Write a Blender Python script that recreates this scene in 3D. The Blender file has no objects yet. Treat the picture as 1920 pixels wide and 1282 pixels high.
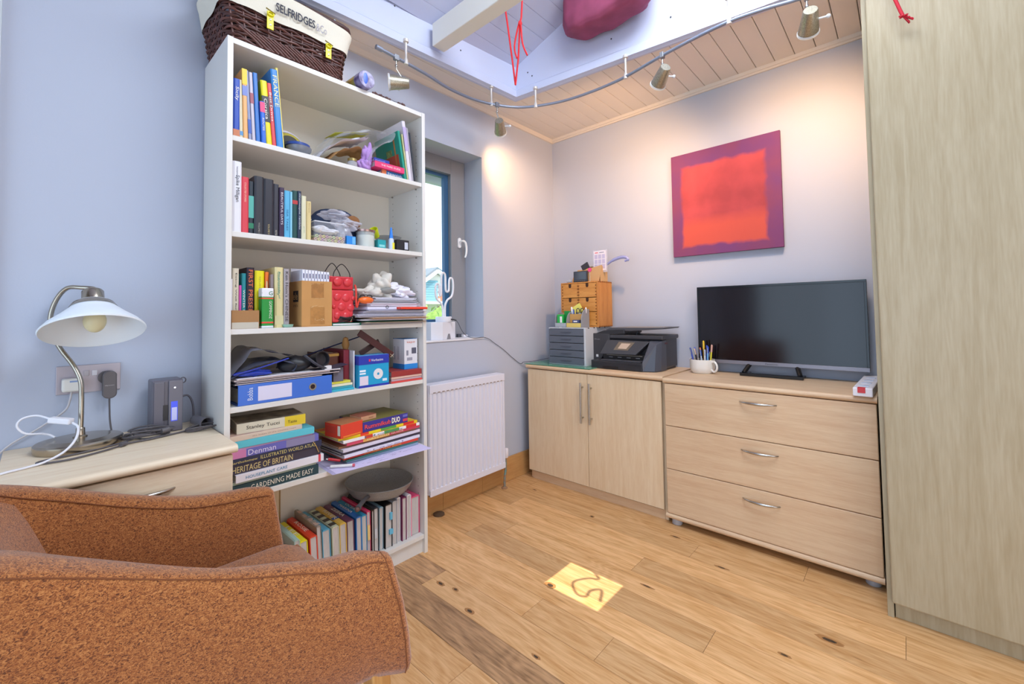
import bpy, bmesh, math, random
from mathutils import Vector, Matrix, Euler
import mathutils.noise as MN
random.seed(7)
SC = bpy.context.scene
COL = SC.collection
PI = math.pi

# ------------------------------------------------------------------ camera, world, lights, exposure
cd = bpy.data.cameras.new('camera'); cam = bpy.data.objects.new('camera', cd); COL.objects.link(cam)
_F = Vector((-0.67258572, 0.73912386, 0.03639196)); _R = Vector((0.73917737, 0.67335277, -0.01458981)); _U = Vector((0.03528831, -0.01708722, 0.99923109))
cam.matrix_world = Matrix(((_R.x, _U.x, -_F.x, 1.936), (_R.y, _U.y, -_F.y, -2.6041), (_R.z, _U.z, -_F.z, 1.0772), (0, 0, 0, 1)))
cd.sensor_width = 36; cd.lens = 809.12 / 1920 * 36; cd.shift_y = -(641 - 556.99) / 1920; cd.clip_start = 0.03
SC.camera = cam
W = bpy.data.worlds.new('sky'); SC.world = W; W.use_nodes = True
W.node_tree.nodes['Background'].inputs[0].default_value = (0.62, 0.80, 1.0, 1)
W.node_tree.nodes['Background'].inputs[1].default_value = 2.7

def light(name, kind, loc, target, energy, col, size=0.1, size_y=None, spot=None, blend=0.5):
    l = bpy.data.lights.new(name, kind); l.energy = energy; l.color = col
    if kind == 'AREA':
        l.shape = 'RECTANGLE'; l.size = size; l.size_y = size_y or size
    elif kind == 'SUN': l.angle = size
    else: l.shadow_soft_size = size
    if kind == 'SPOT': l.spot_size = spot; l.spot_blend = blend
    o = bpy.data.objects.new(name, l); COL.objects.link(o); o.location = loc
    d = Vector(target) - Vector(loc); o.rotation_euler = d.to_track_quat('-Z', 'Y').to_euler()
    return o
light('garden_door_daylight', 'AREA', (2.1, -4.25, 1.3), (1.3, 0, 1.3), 6, (0.50, 0.70, 1.0), 1.9, 2.2)
light('skylight_daylight', 'AREA', (1.75, -1.5, 2.92), (1.45, -1.3, 0), 58, (0.83, 0.91, 1.0), 0.9, 1.5)
light('side_fill', 'AREA', (3.1, -1.9, 0.9), (0.4, -1.5, 0.9), 14, (1.0, 0.95, 0.90), 1.4, 1.6)  # warm fill added by the right wall to brighten the bookcase, no real source
SUND = Vector((-0.466, -0.01, -1.0))
light('sun', 'SUN', (2.6, -1.1, 4.2), Vector((2.6, -1.1, 4.2)) + SUND, 7.0, (1.0, 0.9, 0.74), 0.003)
SC.view_settings.view_transform = 'Standard'; SC.view_settings.look = 'None'
SC.view_settings.exposure = 0.0; SC.view_settings.gamma = 1.0; SC.view_settings.use_curve_mapping = False

# ------------------------------------------------------------------ materials
def lin(c):
    if isinstance(c, str):
        c = c.lstrip('#'); c = [int(c[i:i + 2], 16) / 255 for i in (0, 2, 4)]
    return tuple((x / 12.92 if x <= 0.04045 else ((x + 0.055) / 1.055) ** 2.4) for x in c) + (1,)
_mats = {}
def mat(col, rough=0.55, metal=0.0, name=None, bump=0.0, bscale=200.0, var=0.0, vscale=6.0, stretch=(1, 1, 1), emit=0.0, alpha=1.0, trans=0.0, sheen=0.0, col2=None, coat=0.0):
    key = (str(col), rough, metal, name, bump, bscale, var, vscale, stretch, emit, alpha, trans, sheen, str(col2), coat)
    if key in _mats: return _mats[key]
    m = bpy.data.materials.new(name or 'paint'); m.use_nodes = True
    nt = m.node_tree; b = nt.nodes['Principled BSDF']
    c = lin(col); b.inputs['Base Color'].default_value = c
    b.inputs['Roughness'].default_value = rough; b.inputs['Metallic'].default_value = metal
    b.inputs['Coat Weight'].default_value = coat
    if trans: b.inputs['Transmission Weight'].default_value = trans; b.inputs['IOR'].default_value = 1.3
    if alpha < 1: b.inputs['Alpha'].default_value = alpha
    if sheen: b.inputs['Sheen Weight'].default_value = sheen
    if emit: b.inputs['Emission Color'].default_value = c; b.inputs['Emission Strength'].default_value = emit
    if var or bump or col2:
        g = nt.nodes.new('ShaderNodeNewGeometry'); mp = nt.nodes.new('ShaderNodeMapping'); mp.inputs['Scale'].default_value = stretch
        nt.links.new(g.outputs['Position'], mp.inputs[0])
        if var or col2:
            n = nt.nodes.new('ShaderNodeTexNoise'); n.inputs['Scale'].default_value = vscale; n.inputs['Detail'].default_value = 5
            nt.links.new(mp.outputs[0], n.inputs[0])
            r = nt.nodes.new('ShaderNodeValToRGB'); r.color_ramp.elements[0].position = 0.34; r.color_ramp.elements[1].position = 0.66
            c2 = lin(col2) if col2 else tuple(x * (1 - var) for x in c[:3]) + (1,)
            r.color_ramp.elements[0].color = c2; r.color_ramp.elements[1].color = c
            nt.links.new(n.outputs[0], r.inputs[0]); nt.links.new(r.outputs[0], b.inputs['Base Color'])
        if bump:
            n2 = nt.nodes.new('ShaderNodeTexNoise'); n2.inputs['Scale'].default_value = bscale; n2.inputs['Detail'].default_value = 3
            nt.links.new(mp.outputs[0], n2.inputs[0])
            bp = nt.nodes.new('ShaderNodeBump'); bp.inputs['Strength'].default_value = bump; bp.inputs['Distance'].default_value = 0.003
            nt.links.new(n2.outputs[0], bp.inputs['Height']); nt.links.new(bp.outputs[0], b.inputs['Normal'])
    _mats[key] = m
    return m
def wood(c1, c2, axis, name, rough=0.45, scale=9.0, stretch=14.0, rnd=False, dark=None, fig=0.5):
    """grain running along one world axis; rnd gives every plank its own tone and shift"""
    key = ('w', c1, c2, axis, name, rough, scale)
    if key in _mats: return _mats[key]
    m = bpy.data.materials.new(name); m.use_nodes = True; nt = m.node_tree; b = nt.nodes['Principled BSDF']; N = nt.nodes.new; L = nt.links.new
    g = N('ShaderNodeNewGeometry'); mp = N('ShaderNodeMapping'); s = [stretch] * 3; s['xyz'.index(axis)] = 1.0
    mp.inputs['Scale'].default_value = s
    vec = g.outputs['Position']
    if rnd:
        oi = N('ShaderNodeObjectInfo'); ml = N('ShaderNodeMath'); ml.operation = 'MULTIPLY'; ml.inputs[1].default_value = 37.0; L(oi.outputs['Random'], ml.inputs[0])
        va = N('ShaderNodeVectorMath'); va.operation = 'ADD'; L(vec, va.inputs[0]); L(ml.outputs[0], va.inputs[1]); vec = va.outputs[0]
    L(vec, mp.inputs[0])
    n = N('ShaderNodeTexNoise'); n.inputs['Scale'].default_value = scale * 0.35; n.inputs['Detail'].default_value = 6; n.inputs['Distortion'].default_value = fig; L(mp.outputs[0], n.inputs[0])
    n3 = N('ShaderNodeTexNoise'); n3.inputs['Scale'].default_value = scale * 2.2; n3.inputs['Detail'].default_value = 8; L(mp.outputs[0], n3.inputs[0])
    mx = N('ShaderNodeMix'); mx.data_type = 'FLOAT'; mx.inputs[0].default_value = 0.4; L(n.outputs[0], mx.inputs[2]); L(n3.outputs[0], mx.inputs[3])
    r = N('ShaderNodeValToRGB'); r.color_ramp.elements[0].position = 0.36; r.color_ramp.elements[1].position = 0.62
    r.color_ramp.elements[0].color = lin(c2); r.color_ramp.elements[1].color = lin(c1)
    if dark:
        e = r.color_ramp.elements.new(0.29); e.color = lin(dark)
    src = mx.outputs[0]
    if rnd:
        mp2 = N('ShaderNodeMapping'); s2 = [4.5] * 3; s2['xyz'.index(axis)] = 0.9; mp2.inputs['Scale'].default_value = s2; L(vec, mp2.inputs[0])
        w = N('ShaderNodeTexNoise'); w.inputs['Scale'].default_value = 1.6; w.inputs['Detail'].default_value = 1.5; w.inputs['Distortion'].default_value = 0.6; L(mp2.outputs[0], w.inputs[0])
        sn = N('ShaderNodeMath'); sn.operation = 'MULTIPLY'; sn.inputs[1].default_value = 95.0; L(w.outputs[0], sn.inputs[0])
        s3 = N('ShaderNodeMath'); s3.operation = 'SINE'; L(sn.outputs[0], s3.inputs[0])
        s4 = N('ShaderNodeMath'); s4.operation = 'MULTIPLY_ADD'; s4.inputs[1].default_value = 0.035; L(s3.outputs[0], s4.inputs[0]); L(src, s4.inputs[2]); src = s4.outputs[0]
    L(src, r.inputs[0]); out = r.outputs[0]
    if rnd:
        hs = N('ShaderNodeHueSaturation'); m2 = N('ShaderNodeMapRange'); m2.inputs[3].default_value = 0.80; m2.inputs[4].default_value = 1.10
        L(oi.outputs['Random'], m2.inputs[0]); L(m2.outputs[0], hs.inputs['Value']); L(out, hs.inputs['Color']); out = hs.outputs[0]
    L(out, b.inputs['Base Color']); b.inputs['Roughness'].default_value = rough
    bp = N('ShaderNodeBump'); bp.inputs['Strength'].default_value = 0.08; bp.inputs['Distance'].default_value = 0.001; L(n3.outputs[0], bp.inputs['Height']); L(bp.outputs[0], b.inputs['Normal'])
    _mats[key] = m
    return m
def glassmat():
    if 'glass' in _mats: return _mats['glass']
    m = bpy.data.materials.new('window_glass'); m.use_nodes = True; nt = m.node_tree; nt.nodes.clear()
    o = nt.nodes.new('ShaderNodeOutputMaterial'); t = nt.nodes.new('ShaderNodeBsdfTransparent'); g = nt.nodes.new('ShaderNodeBsdfGlossy'); g.inputs['Roughness'].default_value = 0.02
    x = nt.nodes.new('ShaderNodeMixShader'); x.inputs[0].default_value = 0.06
    nt.links.new(t.outputs[0], x.inputs[1]); nt.links.new(g.outputs[0], x.inputs[2]); nt.links.new(x.outputs[0], o.inputs[0])
    _mats['glass'] = m; return m
def clearplastic(col='#dfe3ea', a=0.35, name='clear_plastic'):
    return mat(col, 0.12, name=name, alpha=a)

# ------------------------------------------------------------------ mesh building
class MB:
    def __init__(s): s.v = []; s.f = []; s.T = Matrix.Identity(4)
    def add(s, vs, fs):
        n = len(s.v); s.v += [tuple(s.T @ Vector(p)) for p in vs]; s.f += [tuple(i + n for i in f) for f in fs]; return s
    def box(s, x0, x1, y0, y1, z0, z1):
        return s.add([(x0, y0, z0), (x1, y0, z0), (x1, y1, z0), (x0, y1, z0), (x0, y0, z1), (x1, y0, z1), (x1, y1, z1), (x0, y1, z1)],
                     [(0, 3, 2, 1), (4, 5, 6, 7), (0, 1, 5, 4), (1, 2, 6, 5), (2, 3, 7, 6), (3, 0, 4, 7)])
    def prism(s, poly, axis, a, b):
        n = len(poly); i = 'xyz'.index(axis)
        def P(p, t):
            q = list(p); q.insert(i, t); return tuple(q)
        ar = sum(poly[k][0] * poly[(k + 1) % n][1] - poly[(k + 1) % n][0] * poly[k][1] for k in range(n))
        if (ar < 0) != (axis == 'y'): poly = poly[::-1]
        vs = [P(p, a) for p in poly] + [P(p, b) for p in poly]
        fs = [tuple(range(n))[::-1], tuple(range(n, 2 * n))] + [(k, (k + 1) % n, n + (k + 1) % n, n + k) for k in range(n)]
        return s.add(vs, fs)
    def tube(s, pts, r, n=8, closed=False, caps=True):
        pts = [Vector(p) for p in pts]; m = len(pts); rs = r if isinstance(r, (list, tuple)) else [r] * m
        vs = []; prev = None
        for i, p in enumerate(pts):
            a = pts[i - 1] if (i > 0 or closed) else p; b = pts[(i + 1) % m] if (i < m - 1 or closed) else p
            t = (b - a)
            if t.length < 1e-9: t = Vector((0, 0, 1))
            t.normalize()
            if prev is None:
                u = t.orthogonal().normalized()
            else:
                u = prev - t * prev.dot(t)
                u = u.normalized() if u.length > 1e-6 else t.orthogonal().normalized()
            prev = u; w = t.cross(u)
            for k in range(n):
                a2 = 2 * PI * k / n; vs.append(p + (u * math.cos(a2) + w * math.sin(a2)) * rs[i])
        fs = []
        for i in range(m if closed else m - 1):
            j = (i + 1) % m
            for k in range(n): fs.append((i * n + k, i * n + (k + 1) % n, j * n + (k + 1) % n, j * n + k))
        if caps and not closed: fs += [tuple(range(n))[::-1], tuple(range((m - 1) * n, m * n))]
        return s.add(vs, fs)
    def lathe(s, prof, c=(0, 0, 0), n=32, M=None, close=True):
        M = Matrix.Translation(Vector(c)) @ (M or Matrix.Identity(4)); vs = []; m = len(prof)
        for r, z in prof:
            for k in range(n):
                a = 2 * PI * k / n; vs.append(M @ Vector((r * math.cos(a), r * math.sin(a), z)))
        fs = []
        for i in range(m - 1):
            for k in range(n): fs.append((i * n + k, i * n + (k + 1) % n, (i + 1) * n + (k + 1) % n, (i + 1) * n + k))
        if close: fs += [tuple(range(n))[::-1], tuple(range((m - 1) * n, m * n))]
        return s.add(vs, fs)
    def grid(s, fn, nu, nv, closeu=False):
        vs = [fn(i / (nu - (0 if closeu else 1)), j / (nv - 1)) for i in range(nu) for j in range(nv)]; fs = []
        for i in range(nu if closeu else nu - 1):
            for j in range(nv - 1):
                k = (i + 1) % nu; fs.append((i * nv + j, k * nv + j, k * nv + j + 1, i * nv + j + 1))
        return s.add(vs, fs)
    def ell(s, c, r, nu=16, nv=10, amp=0.0, seed=0, crumple=0.0):
        rd = random.Random(seed); vs = []; c = Vector(c)
        ph = [(rd.uniform(1.5, 4.5), rd.uniform(1.5, 5), rd.uniform(0, 6), rd.uniform(0, 6)) for _ in range(5)]
        for j in range(nv + 1):
            t = PI * j / nv
            for i in range(nu):
                p = 2 * PI * i / nu; k = 1 + (amp * sum(math.sin(round(a) * p + c1) * math.sin(b * t + c2) for a, b, c1, c2 in ph) if amp else 0)
                if crumple:
                    q = Vector((math.sin(t) * math.cos(p), math.sin(t) * math.sin(p), math.cos(t))) * 1.25 + Vector((seed * 3.1, seed, 0)); k += crumple * (abs(MN.noise(q)) * 2.4 + 0.4 * abs(MN.noise(q * 2.3)) - 0.8)
                vs.append((c.x + r[0] * k * math.sin(t) * math.cos(p), c.y + r[1] * k * math.sin(t) * math.sin(p), c.z + r[2] * k * math.cos(t)))
        fs = [(j * nu + i, (j + 1) * nu + i, (j + 1) * nu + (i + 1) % nu, j * nu + (i + 1) % nu) for j in range(nv) for i in range(nu)]
        return s.add(vs, fs)
def B(x0, x1, y0, y1, z0, z1): return MB().box(x0, x1, y0, y1, z0, z1)
def catmull(P, k=8, closed=False):
    P = [Vector(p) for p in P]; n = len(P); out = []
    rng = n if closed else n - 1
    for i in range(rng):
        p1, p2 = P[i], P[(i + 1) % n]
        p0 = P[i - 1] if (i > 0 or closed) else p1 * 2 - p2; p3 = P[(i + 2) % n] if (i + 2 < n or closed) else p2 * 2 - p1
        for j in range(k):
            t = j / k; out.append(0.5 * ((2 * p1) + (p2 - p0) * t + (2 * p0 - 5 * p1 + 4 * p2 - p3) * t * t + (3 * p1 - p0 - 3 * p2 + p3) * t ** 3))
    if not closed: out.append(P[-1])
    return out
def rotabout(p, rx=0, ry=0, rz=0):
    p = Vector(p); return Matrix.Translation(p) @ Euler((rx, ry, rz)).to_matrix().to_4x4() @ Matrix.Translation(-p)
def mesh_obj(name, mb, m, parent=None, bevel=0.0, smooth=None, origin=None, seg=2):
    me = bpy.data.meshes.new(name)
    vs = mb.v
    if parent is not None: o0 = Vector(parent['wo'])
    elif origin is not None: o0 = Vector(origin)
    else:
        xs = [v[0] for v in vs]; ys = [v[1] for v in vs]; zs = [v[2] for v in vs]
        o0 = Vector(((min(xs) + max(xs)) / 2, (min(ys) + max(ys)) / 2, min(zs)))
    me.from_pydata([tuple(Vector(v) - o0) for v in vs], [], mb.f); me.validate(); me.update()
    bm = bmesh.new(); bm.from_mesh(me); bmesh.ops.recalc_face_normals(bm, faces=bm.faces); bm.to_mesh(me); bm.free()
    me.materials.append(m)
    o = bpy.data.objects.new(name, me); COL.objects.link(o); o['wo'] = tuple(o0)
    if parent is not None: o.parent = parent
    else: o.location = o0
    if smooth is not None:
        me.shade_smooth(); me.set_sharp_from_angle(angle=math.radians(smooth))
    if bevel:
        md = o.modifiers.new('bevel', 'BEVEL'); md.width = bevel; md.segments = seg; md.limit_method = 'ANGLE'; md.angle_limit = math.radians(40)
    return o
part = mesh_obj
def tag(o, label, cat, group=None):
    o['label'] = label; o['category'] = cat
    if group: o['group'] = group
    return o
def thing(name, label, cat, loc, group=None):
    o = bpy.data.objects.new(name, None); COL.objects.link(o); o.location = loc; o['wo'] = tuple(loc); o.empty_display_size = 0.05
    return tag(o, label, cat, group)
def struct(name, mb, m, parent=None, **k):
    o = mesh_obj(name, mb, m, parent, **k)
    if parent is None: o['kind'] = 'structure'
    return o
def stuff(o): o['kind'] = 'stuff'; return o
def text(body, m, parent, o, ux, uy, h, w=None, name='lettering', T=None, off=0.0006, bold=0.0):
    """writing as thin raised geometry: o is the lower left corner, ux the reading direction, uy the way up"""
    cu = bpy.data.curves.new('t', 'FONT'); cu.body = body; cu.size = 1.0; cu.resolution_u = 2; cu.offset = bold
    ob = bpy.data.objects.new('t', cu); me = bpy.data.meshes.new_from_object(ob)
    bpy.data.objects.remove(ob); bpy.data.curves.remove(cu)
    if not len(me.vertices): return None
    xs = [v.co.x for v in me.vertices]; ys = [v.co.y for v in me.vertices]
    x0, x1, y0, y1 = min(xs), max(xs), min(ys), max(ys)
    sy = h / max(y1 - y0, 1e-4); sx = sy if w is None else w / max(x1 - x0, 1e-4)
    ux = Vector(ux).normalized(); uy = Vector(uy).normalized(); nn = ux.cross(uy); o = Vector(o)
    T = T or Matrix.Identity(4); mb = MB()
    vs = [T @ (o + ux * (v.co.x - x0) * sx + uy * (v.co.y - y0) * sy + nn * off) for v in me.vertices]
    mb.v = [tuple(v) for v in vs]; mb.f = [tuple(p.vertices) for p in me.polygons]; bpy.data.meshes.remove(me)
    me2 = bpy.data.meshes.new(name); o0 = Vector(parent['wo'])
    me2.from_pydata([tuple(Vector(v) - o0) for v in mb.v], [], mb.f); me2.update(); me2.materials.append(m)
    ob = bpy.data.objects.new(name, me2); COL.objects.link(ob); ob['wo'] = tuple(o0); ob.parent = parent
    return ob
def copy_tree(o, parent=None):
    c = o.copy(); COL.objects.link(c)
    if parent is not None: c.parent = parent
    for ch in list(o.children): copy_tree(ch, c)
    return c

WHITE = mat('#e9e6e2', 0.6, name='white_paint', bump=0.05, bscale=60)
WALL = mat('#b9bfcf', 0.85, name='matt_wall_paint', bump=0.06, bscale=140)
CEIL = mat('#e4dad0', 0.6, name='painted_boards')
LOFT = mat('#c6cbe2', 0.6, name='white_loft_paint')
MEL = mat('#e0ddd8', 0.42, name='white_melamine')
CHROME = mat('#b9b6b0', 0.25, 1.0, name='brushed_steel')
BLACK = mat('#141416', 0.4, name='black_plastic')
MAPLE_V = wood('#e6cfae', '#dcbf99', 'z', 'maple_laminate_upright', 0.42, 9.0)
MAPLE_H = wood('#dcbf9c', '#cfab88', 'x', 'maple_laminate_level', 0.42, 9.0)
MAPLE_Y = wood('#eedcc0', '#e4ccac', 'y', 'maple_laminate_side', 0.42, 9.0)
MAPLE_W = wood('#afa287', '#a19274', 'z', 'pale_maple_laminate', 0.45, 6.0, fig=1.2)
OAK = wood('#e8ba85', '#ca9459', 'x', 'oak_planks', 0.42, 8.0, 11.0, rnd=True, dark='#a47a4c', fig=1.4)
OAKB = wood('#c89a62', '#b98650', 'y', 'oak_baseboard', 0.45, 8.0)
PAPER = mat('#eeeaf0', 0.8, name='paper')
PAGES = mat('#d9d2c4', 0.9, name='page_edges', var=0.18, vscale=120, stretch=(1, 12, 1))
INK = mat('#20202a', 0.7, name='print_ink')

# ------------------------------------------------------------------ the room
# floor with oak planks
floor = struct('floor', B(-0.3, 3.3, -4.2, 0.3, -0.06, -0.004), mat('#4a3018', 0.9, name='subfloor'))
PITCH = 0.1262
OAKD = wood('#d0a274', '#8e6844', 'x', 'dark_figured_oak', 0.42, 8.0, 9.0, rnd=True, dark='#6e5038', fig=2.4)
def plank(x0, x1, y0, y1, m_=None):
    g = 0.0006
    return mesh_obj('plank', B(x0 + g, x1 - g, y0 + g, y1 - g, -0.004, 0.0), m_ or OAK, floor)
fixed = {0: [0.889, 1.186, 2.2], 4: [1.054, 2.3], 2: [1.427, 0.3], -2: [1.35, 2.5], 6: [1.20], 1: [1.75], -1: [0.47, 1.9], 3: [2.0, 0.43], 5: [0.25, 1.9], 8: [0.42], 7: [0.16, 1.6]}
k = 11
for k in range(-21, 12):
    y0 = -1.43 + PITCH * k; y1 = min(y0 + PITCH, 0.0)
    if y0 >= 0: continue
    js = sorted(fixed.get(k, [random.uniform(0.3, 1.2), random.uniform(1.6, 2.6)]))
    xs = [0.0] + js + [3.2]
    for a, b in zip(xs, xs[1:]): plank(a, b, max(y0, -4.2), y1, OAKD if (k in (-2,) and a < 1.2) or (k == -1 and a < 0.1) else None)
KN = mat('#4a3826', 0.6, name='oak_knot', var=0.5, vscale=90); KN2 = mat('#b07c48', 0.5, name='oak_knot_ring', var=0.25, vscale=60)
for (x, y, a, b) in ((0.861, -1.222, 0.022, 0.014), (0.523, -1.501, 0.02, 0.008), (0.597, -1.486, 0.014, 0.007), (0.731, -1.532, 0.02, 0.009), (1.042, -1.535, 0.015, 0.006), (1.089, -0.541, 0.022, 0.006),
                     (1.716, -0.855, 0.032, 0.012), (0.678, -0.621, 0.012, 0.009), (0.051, -1.132, 0.024, 0.02), (1.33, -0.66, 0.025, 0.006), (1.15, -0.98, 0.026, 0.005), (1.62, -1.02, 0.016, 0.006), (0.23, -0.55, 0.016, 0.005)):
    rd = random.Random(x)
    for (kk, mm, z) in ((1.25, KN2, 0.00015), (0.62, KN, 0.0003)):
        mesh_obj('knot', MB().prism([(x + a * kk * math.cos(t * PI / 8) * rd.uniform(.85, 1.1), y + b * kk * math.sin(t * PI / 8) * rd.uniform(.85, 1.1)) for t in range(16)], 'z', -0.0005, z), mm, floor)

# walls
WY0, WY1, WZ0, WZ1 = -1.46, -0.742, 0.925, 2.056
wl = MB().box(-0.3, 0, -4.2, WY0, 0, 3.6).box(-0.3, 0, WY1, 0.3, 0, 3.6).box(-0.3, 0, WY0, WY1, 0, WZ0).box(-0.3, 0, WY0, WY1, WZ1, 3.6)
wall_left = struct('wall_left', wl, WALL)
wall_back = struct('wall_back', B(0, 3.3, 0, 0.3, 0, 3.6), WALL)
wall_right = struct('wall_right', B(3.2, 3.45, -4.2, 0, 0, 3.6), WALL)
wf = MB().box(0, 0.35, -4.45, -4.2, 0, 3.6).box(3.05, 3.2, -4.45, -4.2, 0, 3.6).box(0.35, 3.05, -4.45, -4.2, 2.3, 3.6)
wall_front = struct('wall_front', wf, WALL)
struct('trim_left_pillar', B(0, 0.02, -2.79, -2.69, 0.9, 2.345), mat('#c9ced2', 0.6, name='painted_trim'))
bb = struct('baseboard_left', B(0.0, 0.012, -1.42, -0.0, 0.0, 0.148), OAKB)
for (a, b) in ((-1.42, -1.083), (-1.083, -0.785), (-0.785, -0.002)):
    mesh_obj('board', B(0.010, 0.017, a + 0.001, b - 0.001, 0.001, 0.15), OAKB, bb)
struct('baseboard_back', B(0.02, 1.85, -0.015, 0, 0.0, 0.15), OAKB)

# soffit ceiling in boards running front to back
def edge_y(x): return -0.694 + 0.1185 * x
def lx_(y): return 0.226 + (y + 0.667) * 0.062
ceiling = struct('ceiling', MB().prism([(0, -4.2), (lx_(-3.3), -4.2), (lx_(-3.3), -3.3), (0.226, -0.667), (0.226, 0), (0, 0)], 'z', 2.3925, 2.42).prism([(0.226, -0.667), (2.5, edge_y(2.5)), (2.5, 0), (0.226, 0)], 'z', 2.3925, 2.42).box(2.5, 3.2, -4.2, 0, 2.3925, 2.42).box(lx_(-3.3), 2.5, -4.2, -3.3, 2.3925, 2.42), mat('#6d6458', 0.9, name='joint_backing'))
def board(parent, x0, x1, y0, y1, yr=None):
    yr = y0 if yr is None else yr
    m_ = MB().add([(x0, y0, 2.375), (x1, yr, 2.375), (x1, y1, 2.375), (x0, y1, 2.375), (x0, y0, 2.392), (x1, yr, 2.392), (x1, y1, 2.392), (x0, y1, 2.392)],
                  [(0, 3, 2, 1), (4, 5, 6, 7), (0, 1, 5, 4), (1, 2, 6, 5), (2, 3, 7, 6), (3, 0, 4, 7)])
    return mesh_obj('board', m_, CEIL, parent, bevel=0.003)
x = 0.238 - 0.0885 * 3
while x < 3.2:
    a, b = max(x + 0.0012, 0), min(x + 0.0885 - 0.0012, 3.2)
    if b > 0.01:
        yl = lambda q: -0.667 + (q - 0.226) / 0.062
        if a < 0.01: board(ceiling, a, b, -4.2, 0)
        elif a < 0.2: board(ceiling, a, b, max(yl(a), -3.3), 0, max(yl(min(b, .226)), -3.3))
        elif a > 2.5: board(ceiling, a, b, -4.2, 0)
        else: board(ceiling, a, b, edge_y(a), 0, edge_y(b))
    x += 0.0885
COR = mat('#ded3c8', 0.6, name='cornice_paint')
struct('trim_cornice_back', MB().prism([(0, 2.35), (-0.01, 2.35), (-0.014, 2.358), (-0.02, 2.36), (-0.026, 2.375), (0, 2.375)], 'x', 0, 3.2), COR)
struct('trim_cornice_left', MB().prism([(0, 2.35), (0.01, 2.352), (0.014, 2.36), (0.02, 2.375), (0, 2.375)], 'y', -4.2, 0), COR)

# edge trim of the loft opening and its fascia boards
XL0, XL1 = 0.150, 0.226          # left edge x at y=-1.9 and at the corner
def left_x(y): return 0.226 + (y + 0.667) * 0.062
def strip(name, prof_back, m_):  # profile (offset into opening, z) swept along back and left edges
    vs = []; fs = []
    n = len(prof_back)
    for (px, kind) in ((2.5, 'b'), (0, 'c'), (0, 'l')):
        for o_, z in prof_back:
            if kind == 'b': vs.append((2.5, edge_y(2.5) - o_, z))
            if kind == 'c':
                xx = 0.226 + o_; vs.append((xx, edge_y(xx) - o_ - 0.0, z))
            if kind == 'l': vs.append((left_x(-3.3) + o_, -3.3, z))
    for s_ in range(2):
        for i in range(n): j = (i + 1) % n; fs.append((s_ * n + i, s_ * n + j, (s_ + 1) * n + j, (s_ + 1) * n + i))
    fs += [tuple(range(n)), tuple(range(2 * n, 3 * n))[::-1]]
    return struct(name, MB().add(vs, fs), m_, smooth=30)
strip('trim_opening_outer', [(-0.004, 2.3745), (-0.004, 2.362), (0.012, 2.360), (0.02, 2.366), (0.034, 2.368), (0.034, 2.39), (0.0, 2.40)], LOFT)
strip('trim_opening_inner', [(0.0, 2.376), (0.018, 2.373), (0.03, 2.384), (0.03, 2.41), (0.015, 2.425), (0.0, 2.425)], LOFT)
strip('trim_fascia', [(-0.03, 2.378), (0.016, 2.378), (0.016, 2.57), (-0.03, 2.57)], LOFT)
NH = mat('#3c3c46', 0.6, name='screw_head')
for (x_, y_, z_) in ((0.243, -1.52, 2.50), (0.243, -1.12, 2.47)):
    struct('trim_screw', MB().lathe([(0.0, 0), (0.004, 0), (0.004, 0.002), (0, 0.002)], (x_, y_, z_), 10, Matrix.Rotation(PI / 2, 4, 'Y')), NH)
for (x_, z_) in ((0.33, 2.50), (0.36, 2.47), (0.85, 2.50), (1.15, 2.49)):
    struct('trim_screw', MB().lathe([(0.0, 0), (0.004, 0), (0.004, 0.002), (0, 0.002)], (x_, edge_y(x_) - 0.0165, z_), 10, Matrix.Rotation(PI / 2, 4, 'X')), NH)
# vault: boards on both slopes, gable above the fascia, beam across
vault = struct('ceiling_vault', MB().prism([(0.1, 2.60), (0.1, 2.57), (1.6, 3.235), (3.3, 2.49), (3.3, 2.60), (1.6, 3.30)], 'y', -4.2, -2.3)
               .prism([(0.1, 2.60), (0.1, 2.57), (1.6, 3.235), (2.216, 2.965), (2.216, 2.99), (1.6, 3.30)], 'y', -2.3, 0.1)
               .prism([(2.43, 2.871), (3.3, 2.49), (3.3, 2.60), (2.43, 2.90)], 'y', -2.3, 0.1)
               .prism([(2.216, 2.965), (2.43, 2.871), (2.43, 2.90), (2.216, 2.99)], 'y', -1.01, 0.1)
               .prism([(2.216, 2.965), (2.43, 2.871), (2.43, 2.90), (2.216, 2.99)], 'y', -2.3, -1.20), mat('#9a98a4', 0.9, name='vault_backing'))
sl = 0.44; ln = 0.0885 / math.sqrt(1 + sl * sl)
x = 0.20
while x < 1.58:
    x1 = x + ln - 0.0012; z0 = 2.555 + sl * (x - 0.22); z1 = 2.555 + sl * (x1 - 0.22)
    mesh_obj('board', MB().prism([(x, z0), (x1, z1), (x1, z1 + 0.014), (x, z0 + 0.014)], 'y', -3.3, -0.60), LOFT, vault, bevel=0.002)
    x += ln
def gy(x, o): return edge_y(x) - 0.012 + o
gable = struct('wall_gable', MB().add([(0.2, gy(.2, 0), 2.56), (3.1, gy(3.1, 0), 2.56), (1.6, gy(1.6, 0), 3.2), (0.2, gy(.2, .03), 2.56), (3.1, gy(3.1, .03), 2.56), (1.6, gy(1.6, .03), 3.2)], [(0, 1, 2), (5, 4, 3), (0, 3, 4, 1), (1, 4, 5, 2), (2, 5, 3, 0)])
               .box(0.1, 3.2, -3.36, -3.3, 2.425, 3.4).box(2.5, 2.53, -3.3, -0.5, 2.425, 3.0), LOFT)
beam = struct('trim_beam', MB().box(0.235, 2.5, -1.300, -1.226, 2.414, 2.53), mat('#e6e2d8', 0.6, name='beam_paint'), bevel=0.004)

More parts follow.
